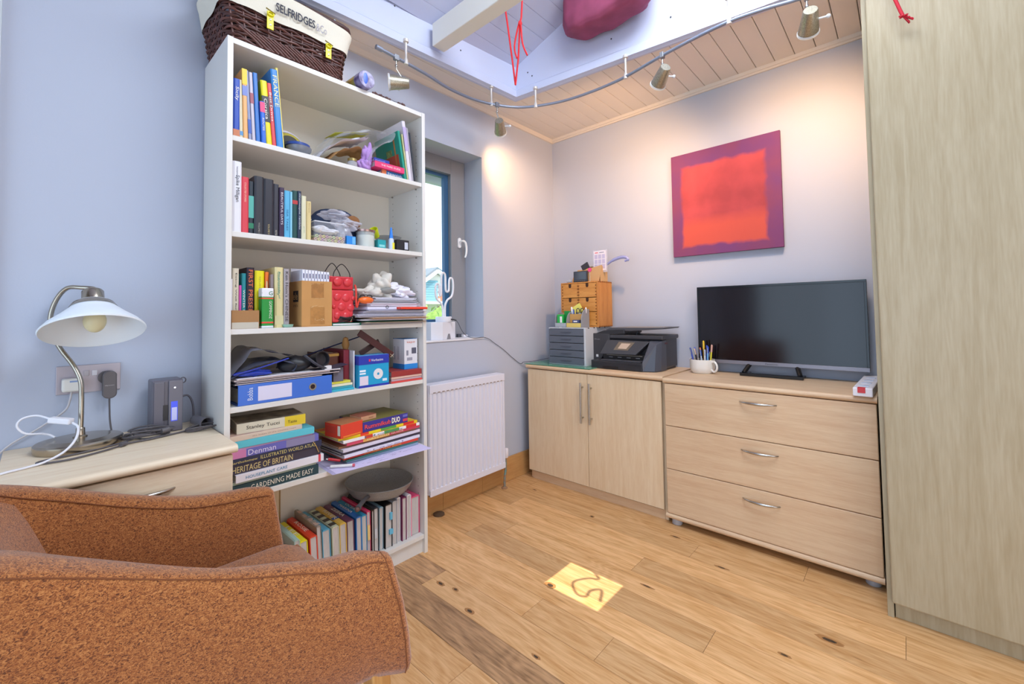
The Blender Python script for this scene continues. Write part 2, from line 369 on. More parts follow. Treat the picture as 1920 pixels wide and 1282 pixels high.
# window in the left wall
FR = mat('#8a8d94', 0.45, name='grey_window_frame')
w1 = bpy.data.objects.new('window_1', None); COL.objects.link(w1); w1.location = (-0.16, -1.1, 0.93); w1['wo'] = (-0.16, -1.1, 0.93); w1['kind'] = 'structure'
X0 = -0.16
part('frame', MB().box(X0 - 0.07, X0, WY0, WY0 + 0.05, WZ0, WZ1).box(X0 - 0.07, X0, WY1 - 0.118, WY1, WZ0, WZ1).box(X0 - 0.07, X0, WY0 + 0.05, WY1 - 0.118, WZ1 - 0.098, WZ1).box(X0 - 0.07, X0, WY0 + 0.05, WY1 - 0.118, WZ0, WZ0 + 0.10), FR, w1, bevel=0.003)
part('sash', MB().box(X0 - 0.055, X0 - 0.03, WY1 - 0.15, WY1 - 0.117, WZ0 + 0.09, WZ1 - 0.09).box(X0 - 0.055, X0 - 0.03, WY0 + 0.05, WY1 - 0.15, WZ1 - 0.118, WZ1 - 0.097).box(X0 - 0.055, X0 - 0.03, WY0 + 0.05, WY1 - 0.15, WZ0 + 0.09, WZ0 + 0.12), mat('#31608c', 0.4, name='blue_grey_seal'), w1)
part('pane', B(X0 - 0.048, X0 - 0.042, WY0 + 0.05, WY1 - 0.13, WZ0 + 0.1, WZ1 - 0.1), glassmat(), w1)
PL = mat('#f0f2f6', 0.35, name='white_handle')
hd = part('handle', MB().prism([(-0.800 + 0.013 * math.cos(a * PI / 8), 1.528 + (0.02 if math.sin(a * PI / 8) > 0 else -0.02) + 0.013 * math.sin(a * PI / 8)) for a in range(16)], 'x', X0, X0 + 0.012), PL, w1, bevel=0.002)
part('lever', MB().tube(catmull([(X0 + 0.01, -0.80, 1.535), (X0 + 0.035, -0.80, 1.537), (X0 + 0.045, -0.785, 1.53), (X0 + 0.045, -0.775, 1.50), (X0 + 0.045, -0.776, 1.46), (X0 + 0.043, -0.785, 1.432)], 5), [0.006] * 6 + [0.0075] * 10 + [0.007] * 5 + [0.006] * 5, 10), PL, hd, smooth=50)
struct('trim_sill', MB().box(-0.16, 0.006, WY0, WY1, WZ0 - 0.004, WZ0 + 0.004), mat('#e8e8ee', 0.4, name='sill_paint'), bevel=0.001)

# outside the window
ev = struct('trim_eaves', B(-0.62, -0.3, -3.0, 0.6, 2.14, 2.16), mat('#d9dbd6', 0.8, name='eaves_backing'))
for i in range(7): mesh_obj('board', B(-0.62 + i * 0.045, -0.62 + i * 0.045 + 0.043, -3.0, 0.6, 2.128, 2.14), mat('#cfd2cc', 0.8, name='eaves_board'), ev)
struct('trim_gutter', MB().tube([(-0.67, -3.0, 2.10), (-0.67, 0.6, 2.10)], 0.045, 12), mat('#c6c2cc', 0.5, name='gutter_plastic'), smooth=60)
hs = thing('neighbour_house', 'pale gabled house with blue cladding seen through the side window', 'house', (-10, 5.9, -0.5))
part('wall', MB().prism([(4.4, -0.5), (8.4, -0.5), (8.4, 1.65), (5.95, 2.36), (4.9, 1.70), (4.4, 1.4)], 'x', -11.5, -9.1), mat('#d9d3cb', 0.8, name='render'), hs)
for i in range(9): part('cladding_board', B(-9.1, -9.07, 5.2, 5.98, 1.47 + i * 0.075, 1.47 + i * 0.075 + 0.068), mat('#6e9aa8', 0.7, name='blue_cladding'), hs)
BRK = mat('#c27a58', 0.9, name='brick', var=0.3, vscale=5)
bk = part('brick_panel', B(-9.1, -9.08, 5.98, 7.2, 0.9, 2.0), mat('#d8cfc4', 0.9, name='mortar'), hs)
for r_ in range(13):
    for c_ in range(6): part('brick', B(-9.085, -9.06, 5.985 + c_ * 0.2 + (0.1 if r_ % 2 else 0), 6.17 + c_ * 0.2 + (0.1 if r_ % 2 else 0), 0.92 + r_ * 0.082, 0.99 + r_ * 0.082), BRK, bk)
part('bargeboard', MB().tube([(-9.0, 4.3, 1.36), (-9.0, 5.92, 2.44)], 0.07, 4).tube([(-9.0, 5.92, 2.44), (-9.0, 8.4, 1.2)], 0.07, 4), mat('#eceef0', 0.6, name='white_bargeboard'), hs)
part('roof', MB().prism([(4.1, 1.35), (5.92, 2.57), (8.6, 1.25), (8.6, 1.18), (5.92, 2.5), (4.1, 1.28)], 'x', -11.5, -9.0), mat('#6f8088', 0.8, name='roof_tiles', bump=0.3, bscale=8), hs)
part('porch_roof', B(-9.1, -8.6, 4.8, 6.4, 1.38, 1.46), mat('#eef2f6', 0.6, name='white_band'), hs)
gd = struct('ground', B(-30, -0.3, -8, 30, -0.6, -0.5), mat('#7c9a58', 0.95, name='lawn', var=0.4, vscale=3))
sh = MB(); rs = random.Random(3)
for i in range(260):
    c = (-7.2 + rs.uniform(-.5, .5), 4.6 + rs.uniform(-1.2, 1.2), rs.uniform(-0.45, 1.3)); a = rs.uniform(0.05, 0.11); M_ = Matrix.Translation(c) @ Euler((rs.uniform(0, 6), rs.uniform(0, 6), rs.uniform(0, 6))).to_matrix().to_4x4()
    sh.add([M_ @ Vector(p) for p in ((-a, 0, 0), (0, -a * .5, 0.02), (a, 0, 0), (0, a * .5, 0.02))], [(0, 1, 2, 3)])
sb = thing('garden_shrub', 'leafy green shrub outside the side window below the blue house', 'shrub', (-7.2, 4.6, -0.5))
stuff(part('foliage', sh, mat('#9cba62', 0.8, name='leaves', var=0.4, vscale=4), sb)); part('stem', MB().tube([(-7.2, 4.6, -0.5), (-7.2, 4.6, 1.0)], 0.03), mat('#5a4632', 0.9, name='bark'), sb)
part('core', MB().ell((-7.2, 4.6, 0.4), (0.4, 1.0, 0.8), 14, 10, 0.05, 4), mat('#86a850', 0.9, name='leaf_mass', var=0.5, vscale=9), sb)
# garden door opening behind the camera
gdn = struct('door_1', MB().box(0.35, 0.42, -4.33, -4.27, 0, 2.3).box(2.98, 3.05, -4.33, -4.27, 0, 2.3).box(1.66, 1.74, -4.33, -4.27, 0, 2.3).box(0.42, 2.98, -4.33, -4.27, 2.23, 2.3).box(0.42, 2.98, -4.33, -4.27, 0, 0.06), FR)
# ------------------------------------------------------------------ large furniture
BX, BY0, BY1, BH = 0.2957, -2.1933, -1.3933, 2.02
bc = thing('bookcase', 'tall white bookcase crammed with books and clutter beside the window', 'bookcase', (0.15, -1.793, 0))
for (a, b) in ((BY0, BY0 + 0.0175), (BY1 - 0.0175, BY1)): part('side_panel', B(0.006, BX, a, b, 0, BH), MEL, bc, bevel=0.001)
part('back_panel', MB().box(0.006, 0.012, BY0 + 0.0175, BY1 - 0.0175, 0.07, BH), mat('#e8e0d2', 0.6, name='back_board'), bc)
part('top_panel', B(0.012, BX - 0.002, BY0 + 0.0175, BY1 - 0.0175, BH - 0.0195, BH - 0.0005), MEL, bc, bevel=0.001)
part('plinth', B(0.262, 0.278, BY0 + 0.0175, BY1 - 0.0175, 0, 0.065), MEL, bc)
S1, S2, S3, S4, S5, S6 = 1.687, 1.363, 1.0365, 0.779, 0.486, 0.083
SH = (S1, S2, S3, S4, S5, S6)
for z in SH: part('shelf', B(0.013, BX - 0.004, BY0 + 0.018, BY1 - 0.018, z - 0.018, z), MEL, bc, bevel=0.001)
ph = MB()
zz = 0.16
while zz < 1.95:
    if min(abs(zz - s_) for s_ in SH) > 0.02:
        for xx in (0.05, 0.25):
            for yy, sg in ((BY1 - 0.0178, -1),):
                ph.lathe([(0, 0), (0.0022, 0), (0.0022, 0.0005), (0, 0.0005)], (xx, yy, zz), 6, Matrix.Rotation(PI / 2, 4, 'X'))
    zz += 0.032
stuff(part('pin_hole', ph, mat('#5a5248', 0.9, name='hole_shadow'), bc))
for z in SH[:5]:
    for xx in (0.05, 0.25): part('shelf_pin', MB().lathe([(0, 0), (0.004, 0), (0.004, 0.006), (0, 0.006)], (xx, BY1 - 0.0178, z - 0.022), 8, Matrix.Rotation(PI / 2, 4, 'X')), CHROME, bc)

def edged_top(x0, x1, y0, y1, z0, z1, fy=None):   # slab with a rounded front edge (front towards -y)
    r = (z1 - z0) / 2; P = [(y1, z0), (y1, z1)] + [(y0 + r - r * math.sin(a), z0 + r + r * math.cos(a)) for a in [i * PI / 8 for i in range(9)]]
    return MB().prism(P, 'x', x0, x1)
# two door cabinet
cb = thing('cabinet', 'low maple cupboard with two doors and long bar handles under the printer', 'cabinet', (0.54, -0.2, 0))
part('side_panel', B(0.082, 0.098, -0.395, -0.018, 0, 0.713), MAPLE_V, cb)
part('side_panel', B(0.983, 0.999, -0.400, -0.018, 0, 0.713), MAPLE_V, cb)
part('base_panel', B(0.098, 0.983, -0.395, -0.018, 0.053, 0.069), MAPLE_H, cb)
part('plinth', B(0.098, 0.983, -0.405, -0.390, 0.0, 0.052), MAPLE_H, cb, bevel=0.001)
part('back_panel', B(0.098, 0.983, -0.024, -0.018, 0.069, 0.713), MAPLE_H, cb)
part('worktop', edged_top(0.072, 0.999, -0.432, -0.005, 0.713, 0.738), MAPLE_H, cb, smooth=50)
for (a, b, hx) in ((0.083, 0.5365, 0.508), (0.5395, 0.985, 0.567)):
    d = part('door', B(a, b, -0.4235, -0.405, 0.056, 0.709), MAPLE_V, cb, bevel=0.0015)
    h = part('handle', MB().tube([(hx, -0.45, 0.425), (hx, -0.45, 0.66)], 0.006, 12), CHROME, d, smooth=50)
    # posts of the bar handle are joined to it
    part('door_edge', B(a, b, -0.4245, -0.4235, 0.0565, 0.058), mat('#8a6a48', 0.7, name='edge_line'), d)
    h2 = MB().tube([(hx, -0.424, 0.455), (hx, -0.45, 0.455)], 0.005, 10).tube([(hx, -0.424, 0.632), (hx, -0.45, 0.632)], 0.005, 10)
    part('handle_post', h2, CHROME, d, smooth=50)
# chest with three wide drawers
ch = thing('chest_of_drawers', 'wide maple chest of three drawers with curved handles under the television', 'chest', (1.43, -0.22, 0))
CF = -0.438
part('side_panel', B(1.012, 1.028, CF + 0.03, -0.018, 0.048, 0.708), MAPLE_V, ch)
part('side_panel', B(1.827, 1.842, CF + 0.03, -0.018, 0.048, 0.708), MAPLE_V, ch)
part('back_panel', B(1.028, 1.827, -0.026, -0.018, 0.048, 0.708), MAPLE_H, ch)
part('top', edged_top(1.003, 1.8445, CF - 0.006, -0.005, 0.708, 0.733), MAPLE_H, ch, smooth=50)
part('base_panel', edged_top(1.003, 1.8445, CF - 0.006, -0.018, 0.030, 0.055), MAPLE_H, ch, smooth=50)
for (z0, z1, hz) in ((0.4945, 0.7055, 0.661), (0.2785, 0.492, 0.444), (0.0565, 0.276, 0.228)):
    d = part('drawer', B(1.010, 1.842, CF, CF + 0.018, z0, z1), MAPLE_H, ch, bevel=0.003, seg=2)
    P = [(1.362 + 0.146 * t, CF - 0.004 - 0.022 * math.sin(PI * t) ** 0.7 if 0 < t < 1 else CF, hz - 0.003) for t in [i / 14 for i in range(15)]]
    part('handle', MB().tube(P, [0.003 + 0.0035 * math.sin(PI * i / 14) for i in range(15)], 10), CHROME, d, smooth=60)
for (x_, y_) in ((1.045, -0.405), (1.808, -0.39), (1.045, -0.06), (1.808, -0.06)):
    part('foot', MB().lathe([(0.022, 0), (0.025, 0.003), (0.025, 0.024), (0.027, 0.030)], (x_, y_, 0), 24), mat('#aeb2bc', 0.4, name='grey_plastic_foot'), ch, smooth=50)
# wardrobe
wd = thing('wardrobe', 'floor to ceiling pale maple wardrobe filling the right edge of the room', 'wardrobe', (2.4, -0.3, 0))
part('side_panel', B(1.8536, 1.871, -0.584, -0.002, 0, 2.344), MAPLE_W, wd, bevel=0.001)
part('body', B(1.871, 3.19, -0.560, -0.002, 0.057, 2.344), MAPLE_W, wd)
part('plinth', B(1.874, 3.19, -0.575, -0.56, 0, 0.056), MAPLE_W, wd, bevel=0.001)
d = part('door', B(1.867, 2.52, -0.605, -0.5855, 0.0585, 2.34), MAPLE_W, wd, bevel=0.006, seg=3)
part('handle', MB().tube([(2.47, -0.606, 1.0), (2.47, -0.63, 1.0), (2.47, -0.63, 1.2), (2.47, -0.606, 1.2)], 0.005, 8), CHROME, d)
d = part('door', B(2.525, 3.18, -0.605, -0.5855, 0.0585, 2.34), MAPLE_W, wd, bevel=0.006, seg=3)
# bedside chest by the left wall
ns = thing('bedside_chest', 'maple chest with a lamp on it against the left wall behind the armchair', 'chest', (0.23, -2.42, 0))
NSY0, NSY1 = -2.665, -2.199
part('side_panel', B(0.01, 0.428, NSY0 + 0.006, NSY0 + 0.022, 0, 0.676), MAPLE_V, ns)
part('side_panel', B(0.01, 0.428, NSY1 - 0.022, NSY1 - 0.006, 0, 0.676), MAPLE_V, ns)
part('back_panel', B(0.01, 0.016, NSY0 + 0.022, NSY1 - 0.022, 0, 0.676), MAPLE_Y, ns)
r = 0.012
part('top', MB().prism([(0.003, 0.676), (0.003, 0.701)] + [(0.466 - r + r * math.sin(a), 0.6885 + r * math.cos(a)) for a in [i * PI / 8 for i in range(9)]], 'y', NSY0, NSY1), MAPLE_Y, ns, smooth=50)
part('base_panel', B(0.016, 0.428, NSY0 + 0.022, NSY1 - 0.022, 0.04, 0.056), MAPLE_Y, ns)
for (z0, z1) in ((0.47, 0.67), (0.262, 0.467), (0.056, 0.259)):
    d = part('drawer', B(0.43, 0.448, NSY0 + 0.008, NSY1 - 0.008, z0, z1), MAPLE_Y, ns, bevel=0.003)
    P = [(0.448 + 0.018 * math.sin(PI * t) ** 0.7 if 0 < t < 1 else 0.447, -2.48 + 0.135 * t, (z0 + z1) / 2 + 0.045) for t in [i / 12 for i in range(13)]]
    part('handle', MB().tube(P, [0.003 + 0.0035 * math.sin(PI * i / 12) for i in range(13)], 10), CHROME, d, smooth=60)

# radiator
RY0, RY1, RZ0, RZ1 = -1.236, -0.672, 0.137, 0.708
ra = thing('radiator', 'white ribbed panel radiator on the wall below the window', 'radiator', (0.07, -0.95, RZ0))
RW = mat('#dfdfec', 0.35, name='radiator_enamel')
nf = 18; pitch = (RY1 - RY0 - 0.03) / nf; poly = [(0.092, RY0)]
for i in range(nf):
    y = RY0 + 0.015 + i * pitch
    poly += [(0.100, y + pitch * 0.10), (0.1075, y + pitch * 0.26), (0.1075, y + pitch * 0.74), (0.100, y + pitch * 0.9)]
poly += [(0.092, RY1)]
part('front_panel', MB().prism(poly, 'z', RZ0 + 0.035, RZ1 - 0.045), RW, ra, smooth=35)
part('frame', MB().box(0.088, 0.108, RY0, RY1, RZ1 - 0.046, RZ1).box(0.088, 0.108, RY0, RY1, RZ0, RZ0 + 0.036).box(0.088, 0.106, RY0, RY0 + 0.016, RZ0, RZ1).box(0.088, 0.106, RY1 - 0.016, RY1, RZ0, RZ1), RW, ra, bevel=0.004)
part('rear_panel', B(0.035, 0.05, RY0 + 0.01, RY1 - 0.01, RZ0 + 0.02, RZ1 - 0.02), RW, ra)
part('top_grille', B(0.032, 0.09, RY0, RY1, RZ1 - 0.006, RZ1 - 0.001), RW, ra)
for (a, b) in ((RY0 - 0.004, RY0), (RY1, RY1 + 0.004)): part('side_cover', B(0.03, 0.1, a, b, RZ0 + 0.01, RZ1), RW, ra, bevel=0.001)
for i in range(nf):
    y = RY0 + 0.015 + (i + 0.5) * pitch
    part('slot', B(0.1075, 0.1084, y - pitch * 0.27, y + pitch * 0.27, RZ1 - 0.0445, RZ1 - 0.0385), mat('#9c8f8a', 0.8, name='slot_shadow'), ra)
    part('rib_end', MB().ell((0.1045, y, RZ0 + 0.045), (0.0045, 0.007, 0.012), 10, 8), RW, ra, smooth=60)
for z_ in (RZ0 + 0.06, RZ1 - 0.1): part('bracket', B(0.0, 0.036, -1.2, -1.17, z_, z_ + 0.04), CHROME, ra)
for y_ in (-1.2, -0.72): part('bracket', B(0.0, 0.036, y_, y_ + 0.03, 0.35, 0.45), CHROME, ra)
vv = part('valve', MB().tube([(0.07, RY1 - 0.01, 0.19), (0.075, RY1 + 0.03, 0.19)], 0.008, 10), CHROME, ra)
part('valve_cap', MB().lathe([(0.012, 0.185), (0.015, 0.19), (0.016, 0.235), (0.013, 0.242)], (0.08, RY1 + 0.03, 0), 14), mat('#e6e2ea', 0.4, name='valve_cap'), ra, smooth=40)
part('pipe', MB().tube(catmull([(0.078, RY1 + 0.03, 0.19), (0.076, RY1 + 0.03, 0.12), (0.074, RY1 + 0.024, 0.06), (0.072, RY1 + 0.022, 0.0)], 4), 0.0075, 10), mat('#5e9a98', 0.7, name='verdigris_pipe', col2='#a86c48', vscale=60), ra, smooth=60)
part('pipe_collar', MB().lathe([(0.02, 0.0), (0.02, 0.004), (0.01, 0.010)], (0.072, RY1 + 0.022, 0), 16), mat('#a07858', 0.6, name='copper_collar'), ra)
tag(mesh_obj('pipe_offcut', MB().lathe([(0.0, 0), (0.03, 0), (0.03, 0.007), (0.0, 0.012)], (0.045, -1.135, 0.0), 18), mat('#5a4634', 0.7, name='dark_cap')), 'dark round cap lying on the floor below the radiator by the bookcase', 'cap')

# armchair
def fabric():
    m = bpy.data.materials.new('rust_weave'); m.use_nodes = True; nt = m.node_tree; b = nt.nodes['Principled BSDF']; N = nt.nodes.new; L = nt.links.new
    g = N('ShaderNodeNewGeometry'); mp = N('ShaderNodeMapping'); mp.inputs['Scale'].default_value = (1, 1, 1.7); L(g.outputs['Position'], mp.inputs[0])
    n = N('ShaderNodeTexNoise'); n.inputs['Scale'].default_value = 230; n.inputs['Detail'].default_value = 3; n.inputs['Distortion'].default_value = 1.6; L(mp.outputs[0], n.inputs[0])
    r = N('ShaderNodeValToRGB'); e = r.color_ramp.elements; e[0].position = 0.36; e[0].color = lin('#5e3014'); e[1].position = 0.66; e[1].color = lin('#c4844a')
    e2 = r.color_ramp.elements.new(0.48); e2.color = lin('#9c5a28')
    L(n.outputs[0], r.inputs[0]); L(r.outputs[0], b.inputs['Base Color']); b.inputs['Roughness'].default_value = 0.95
    b.inputs['Sheen Weight'].default_value = 0.35; b.inputs['Sheen Roughness'].default_value = 0.5
    bp = N('ShaderNodeBump'); bp.inputs['Strength'].default_value = 0.4; bp.inputs['Distance'].default_value = 0.003; L(n.outputs[0], bp.inputs['Height']); L(bp.outputs[0], b.inputs['Normal'])
    return m
FAB = fabric()
ac = thing('armchair', 'rust brown woven tub armchair with wooden legs in the left foreground', 'armchair', (0.8, -2.45, 0))
# stations: outer top x,y ; inner top x,y ; top z
ST = [(1.128, -2.112, 1.070, -2.108, 0.574), (1.114, -2.140, 1.042, -2.142, 0.580), (1.102, -2.20, 1.026, -2.21, 0.585), (1.080, -2.272, 1.005, -2.29, 0.603), (1.058, -2.350, 0.985, -2.375, 0.622), (1.040, -2.427, 0.958, -2.445, 0.648),
      (1.026, -2.494, 0.945, -2.50, 0.674), (1.022, -2.565, 0.932, -2.565, 0.706), (1.020, -2.635, 0.93, -2.615, 0.735), (1.000, -2.71, 0.90, -2.66, 0.748), (0.93, -2.775, 0.85, -2.685, 0.755), (0.76, -2.80, 0.76, -2.70, 0.758), (0.60, -2.775, 0.66, -2.685, 0.755),
      (0.515, -2.71, 0.60, -2.66, 0.748), (0.490, -2.635, 0.568, -2.62, 0.722), (0.487, -2.552, 0.552, -2.552, 0.688), (0.487, -2.435, 0.550, -2.442, 0.638), (0.488, -2.322, 0.552, -2.333, 0.600), (0.492, -2.246, 0.558, -2.25, 0.587), (0.500, -2.19, 0.566, -2.185, 0.584), (0.512, -2.155, 0.570, -2.148, 0.578)]
cen = Vector((0.78, -2.42))
def station(s_, kk, last):
    ox, oy, ix, iy, z = s_; o = Vector((ox, oy)); i = Vector((ix, iy)); n = (o - i).normalized()
    if abs(n.x) > 0.6: n = Vector((math.copysign(1, n.x), 0))
    zb = 0.335; zs = 0.36
    bul = 0.035 * math.sin(PI * min(1, kk))
    pts = [(i - n * 0.0, zs), (i - n * 0.004, (zs + z) / 2), (i, z - 0.018), (i + (o - i) * 0.12, z - 0.003), ((i + o) / 2, z + 0.004), (o - (o - i) * 0.12, z), (o, z - 0.006), (o + n * 0.010, z - 0.03),
           (o + n * 0.022, z - (z - zb) * 0.35), (o + n * 0.018, z - (z - zb) * 0.65), (o + n * 0.002, zb + 0.02), (o - n * 0.012, zb), (i, zb)]
    return [(p.x, p.y, q) for p, q in pts]
vs = []; fs = []
dense = []
for a in range(len(ST) - 1):
    p0 = ST[max(a - 1, 0)]; p1 = ST[a]; p2 = ST[a + 1]; p3 = ST[min(a + 2, len(ST) - 1)]
    for j in range(5):
        t = j / 5; dense.append(tuple(0.5 * (2 * p1[c] + (p2[c] - p0[c]) * t + (2 * p0[c] - 5 * p1[c] + 4 * p2[c] - p3[c]) * t * t + (3 * p1[c] - p0[c] - 3 * p2[c] + p3[c]) * t ** 3) for c in range(5)))
dense.append(ST[-1])
nd = len(dense); rings = [station(s_, 1, False) for s_ in dense]
def cap_ring(ring, f, dy, dz=0.0):   # rounded end of an arm
    cx = sum(p[0] for p in ring) / len(ring); cz = 0.46
    return [(cx + (p[0] - cx) * f, p[1] + dy, cz + (p[2] - cz) * (1 - (1 - f) * 0.25) + dz) for p in ring]
def front(ring, base_y):   # lower corner of the arm front reaches forward a little
    return [(p[0] + 0.025 * max(0, (0.55 - p[2]) / 0.2) * (1 if ring is rings[0] else 0.3), p[1] + 0.03 * max(0, (0.56 - p[2]) / 0.2), p[2]) for p in ring]
rings[0] = front(rings[0], 0); rings[-1] = front(rings[-1], 0)
allr = [cap_ring(rings[0], 0.78, 0.016), cap_ring(rings[0], 0.93, 0.010)] + rings + [cap_ring(rings[-1], 0.93, 0.010), cap_ring(rings[-1], 0.78, 0.016)]
m_ = len(allr[0])
for r_ in allr: vs += r_
for a in range(len(allr) - 1):
    for k in range(m_): fs.append((a * m_ + k, a * m_ + (k + 1) % m_, (a + 1) * m_ + (k + 1) % m_, (a + 1) * m_ + k))
fs += [tuple(range(m_))[::-1], tuple(range((len(allr) - 1) * m_, len(allr) * m_))]
part('shell', MB().add(vs, fs), FAB, ac, smooth=60)
SEAM = mat('#7e4a2a', 0.95, name='seam_thread')
part('outer_seam', MB().tube([Vector(r_[6]) + Vector((0, 0, -0.0005)) for r_ in rings], 0.0013, 6), SEAM, ac)
part('inner_seam', MB().tube([Vector(r_[2]) + Vector((0, 0, 0.004)) for r_ in rings], 0.0014, 6), SEAM, ac)
part('front_seam', MB().tube([Vector(p) for p in rings[0][2:12]], 0.0012, 6), SEAM, ac)
# seat cushion and sloping inside back
def seatf(u, v):
    y = -2.66 + 0.60 * u; w = 0.5 + 0.02 * math.sin(PI * u); x = 0.545 + (v) * (0.50 + 0.035 * u) 
    e = min(1, min(v, 1 - v) * 9) ; f_ = min(1, (1 - u) * 8)
    return (x, y, 0.385 + 0.045 * math.sin(PI / 2 * e) * math.sin(PI / 2 * f_) + 0.010 * math.sin(PI * u) * math.sin(PI * v))
sc_ = MB().grid(seatf, 22, 18); sc_.box(0.552, 1.04, -2.62, -2.065, 0.33, 0.388)
part('seat_cushion', sc_, FAB, ac, smooth=50)
def backf(u, v):
    x = 0.565 + 0.385 * u; z = 0.40 + 0.352 * v
    return (x, -2.535 - 0.115 * v ** 1.3 - 0.030 * math.sin(PI * u) * 1.0 - 0.03 * max(0, v - 0.85) / 0.15, z)
part('inner_back', MB().grid(backf, 16, 14), FAB, ac, smooth=60)
LEGM = wood('#d8a86a', '#c08a4c', 'z', 'beech_leg', 0.4)
for (x_, y_, dx, dy) in ((1.085, -2.115, 0.02, 0.03), (0.56, -2.15, -0.0, 0.03), (1.0, -2.70, 0.03, -0.04), (0.56, -2.70, -0.03, -0.04)):
    vs = []
    for (s_, z_, k_) in ((0.013, 0.0, 1), (0.026, 0.35, 0)):
        for (a, b) in ((-1, -1), (1, -1), (1, 1), (-1, 1)): vs.append((x_ + dx * k_ + a * s_, y_ + dy * k_ + b * s_ * 0.8, z_))
    part('leg', MB().add(vs, [(0, 3, 2, 1), (4, 5, 6, 7), (0, 1, 5, 4), (1, 2, 6, 5), (2, 3, 7, 6), (3, 0, 4, 7)]), LEGM, ac, bevel=0.004)

# painting: a plain purple canvas with a soft red field turning coral
def canvas_mat():
    m = bpy.data.materials.new('soft_red_field'); m.use_nodes = True; nt = m.node_tree; b = nt.nodes['Principled BSDF']; N = nt.nodes.new; L = nt.links.new
    tc = N('ShaderNodeTexCoord'); sp = N('ShaderNodeSeparateXYZ'); L(tc.outputs['Generated'], sp.inputs[0])
    nz = N('ShaderNodeTexNoise'); nz.inputs['Scale'].default_value = 7; nz.inputs['Detail'].default_value = 6; L(tc.outputs['Generated'], nz.inputs[0])
    def math_(op, a, bb=None, clamp=False):
        n = N('ShaderNodeMath'); n.operation = op; n.use_clamp = clamp
        for i, q in enumerate((a, bb)):
            if q is None: continue
            if isinstance(q, (int, float)): n.inputs[i].default_value = q
            else: L(q, n.inputs[i])
        return n.outputs[0]
    wob = math_('MULTIPLY', math_('SUBTRACT', nz.outputs[0], 0.5), 0.07)
    dx = math_('ABSOLUTE', math_('SUBTRACT', sp.outputs[0], 0.49)); dz = math_('ABSOLUTE', math_('SUBTRACT', sp.outputs[2], 0.475))
    ex = math_('SUBTRACT', 0.40, math_('ADD', dx, wob)); ez = math_('SUBTRACT', 0.405, math_('ADD', dz, wob))
    mn = math_('MULTIPLY', math_('MINIMUM', ex, ez), 30.0, True)
    lo = math_('MULTIPLY', math_('SUBTRACT', math_('ADD', sp.outputs[2], wob), 0.27), 9.0, True)
    n2 = N('ShaderNodeTexNoise'); n2.inputs['Scale'].default_value = 3; n2.inputs['Detail'].default_value = 4; L(tc.outputs['Generated'], n2.inputs[0])
    r1 = N('ShaderNodeValToRGB'); r1.color_ramp.elements[0].position = .35; r1.color_ramp.elements[0].color = lin('#7e3c60'); r1.color_ramp.elements[1].position = .65; r1.color_ramp.elements[1].color = lin('#703a70'); L(n2.outputs[0], r1.inputs[0])
    r2 = N('ShaderNodeValToRGB'); r2.color_ramp.elements[0].position = .35; r2.color_ramp.elements[0].color = lin('#9c3a42'); r2.color_ramp.elements[1].position = .65; r2.color_ramp.elements[1].color = lin('#bc4a50'); L(n2.outputs[0], r2.inputs[0])
    x1 = N('ShaderNodeMix'); x1.data_type = 'RGBA'; x1.inputs[6].default_value = lin('#c45044'); L(lo, x1.inputs[0]); L(r2.outputs[0], x1.inputs[7])
    x2 = N('ShaderNodeMix'); x2.data_type = 'RGBA'; L(mn, x2.inputs[0]); L(r1.outputs[0], x2.inputs[6]); L(x1.outputs[2], x2.inputs[7])
    L(x2.outputs[2], b.inputs['Base Color']); b.inputs['Roughness'].default_value = 0.8
    return m
pt = thing('painting', 'unframed purple canvas with a soft red field on the back wall above the television', 'painting', (1.2, -0.01, 1.397))
part('canvas', B(0.916, 1.487, -0.032, -0.012, 1.397, 2.005), canvas_mat(), pt, bevel=0.001)
part('stretcher', B(0.94, 1.46, -0.012, -0.001, 1.43, 1.97), mat('#b08a5a', 0.8, name='pine_stretcher'), pt)

# television
tv = thing('television', 'flat black television with a silver lower edge on the wide chest', 'television', (1.45, -0.12, 0.733))
TX0, TX1, TY, TZ0, TZ1 = 1.062, 1.810, -0.075, 0.786, 1.207
part('housing', MB().box(TX0, TX1, TY + 0.004, TY + 0.025, TZ0, TZ1).box(TX0 + 0.12, TX1 - 0.12, TY + 0.025, TY + 0.055, TZ0 + 0.03, TZ1 - 0.12), BLACK, tv, bevel=0.003)
part('bezel', MB().box(TX0, TX1, TY - 0.004, TY + 0.006, TZ1 - 0.012, TZ1).box(TX0, TX0 + 0.010, TY - 0.004, TY + 0.006, TZ0 + 0.019, TZ1 - 0.012).box(TX1 - 0.010, TX1, TY - 0.004, TY + 0.006, TZ0 + 0.019, TZ1 - 0.012), mat('#101216', 0.15, name='gloss_bezel'), tv, bevel=0.001)
part('screen', B(TX0 + 0.010, TX1 - 0.010, TY, TY + 0.004, TZ0 + 0.019, TZ1 - 0.012), mat('#181216', 0.12, name='dark_screen'), tv)
lb = part('lower_edge', B(TX0, TX1, TY - 0.006, TY + 0.006, TZ0, TZ0 + 0.019), mat('#8c8890', 0.35, 0.6, name='silver_strip'), tv, bevel=0.001)
text('Panasonic', mat('#2a2a30', 0.5, name='dark_print'), lb, (1.395, TY - 0.0065, TZ0 + 0.006), (1, 0, 0), (0, 0, 1), 0.0075, 0.055)
st = [(1.31, -0.168), (1.555, -0.168)]
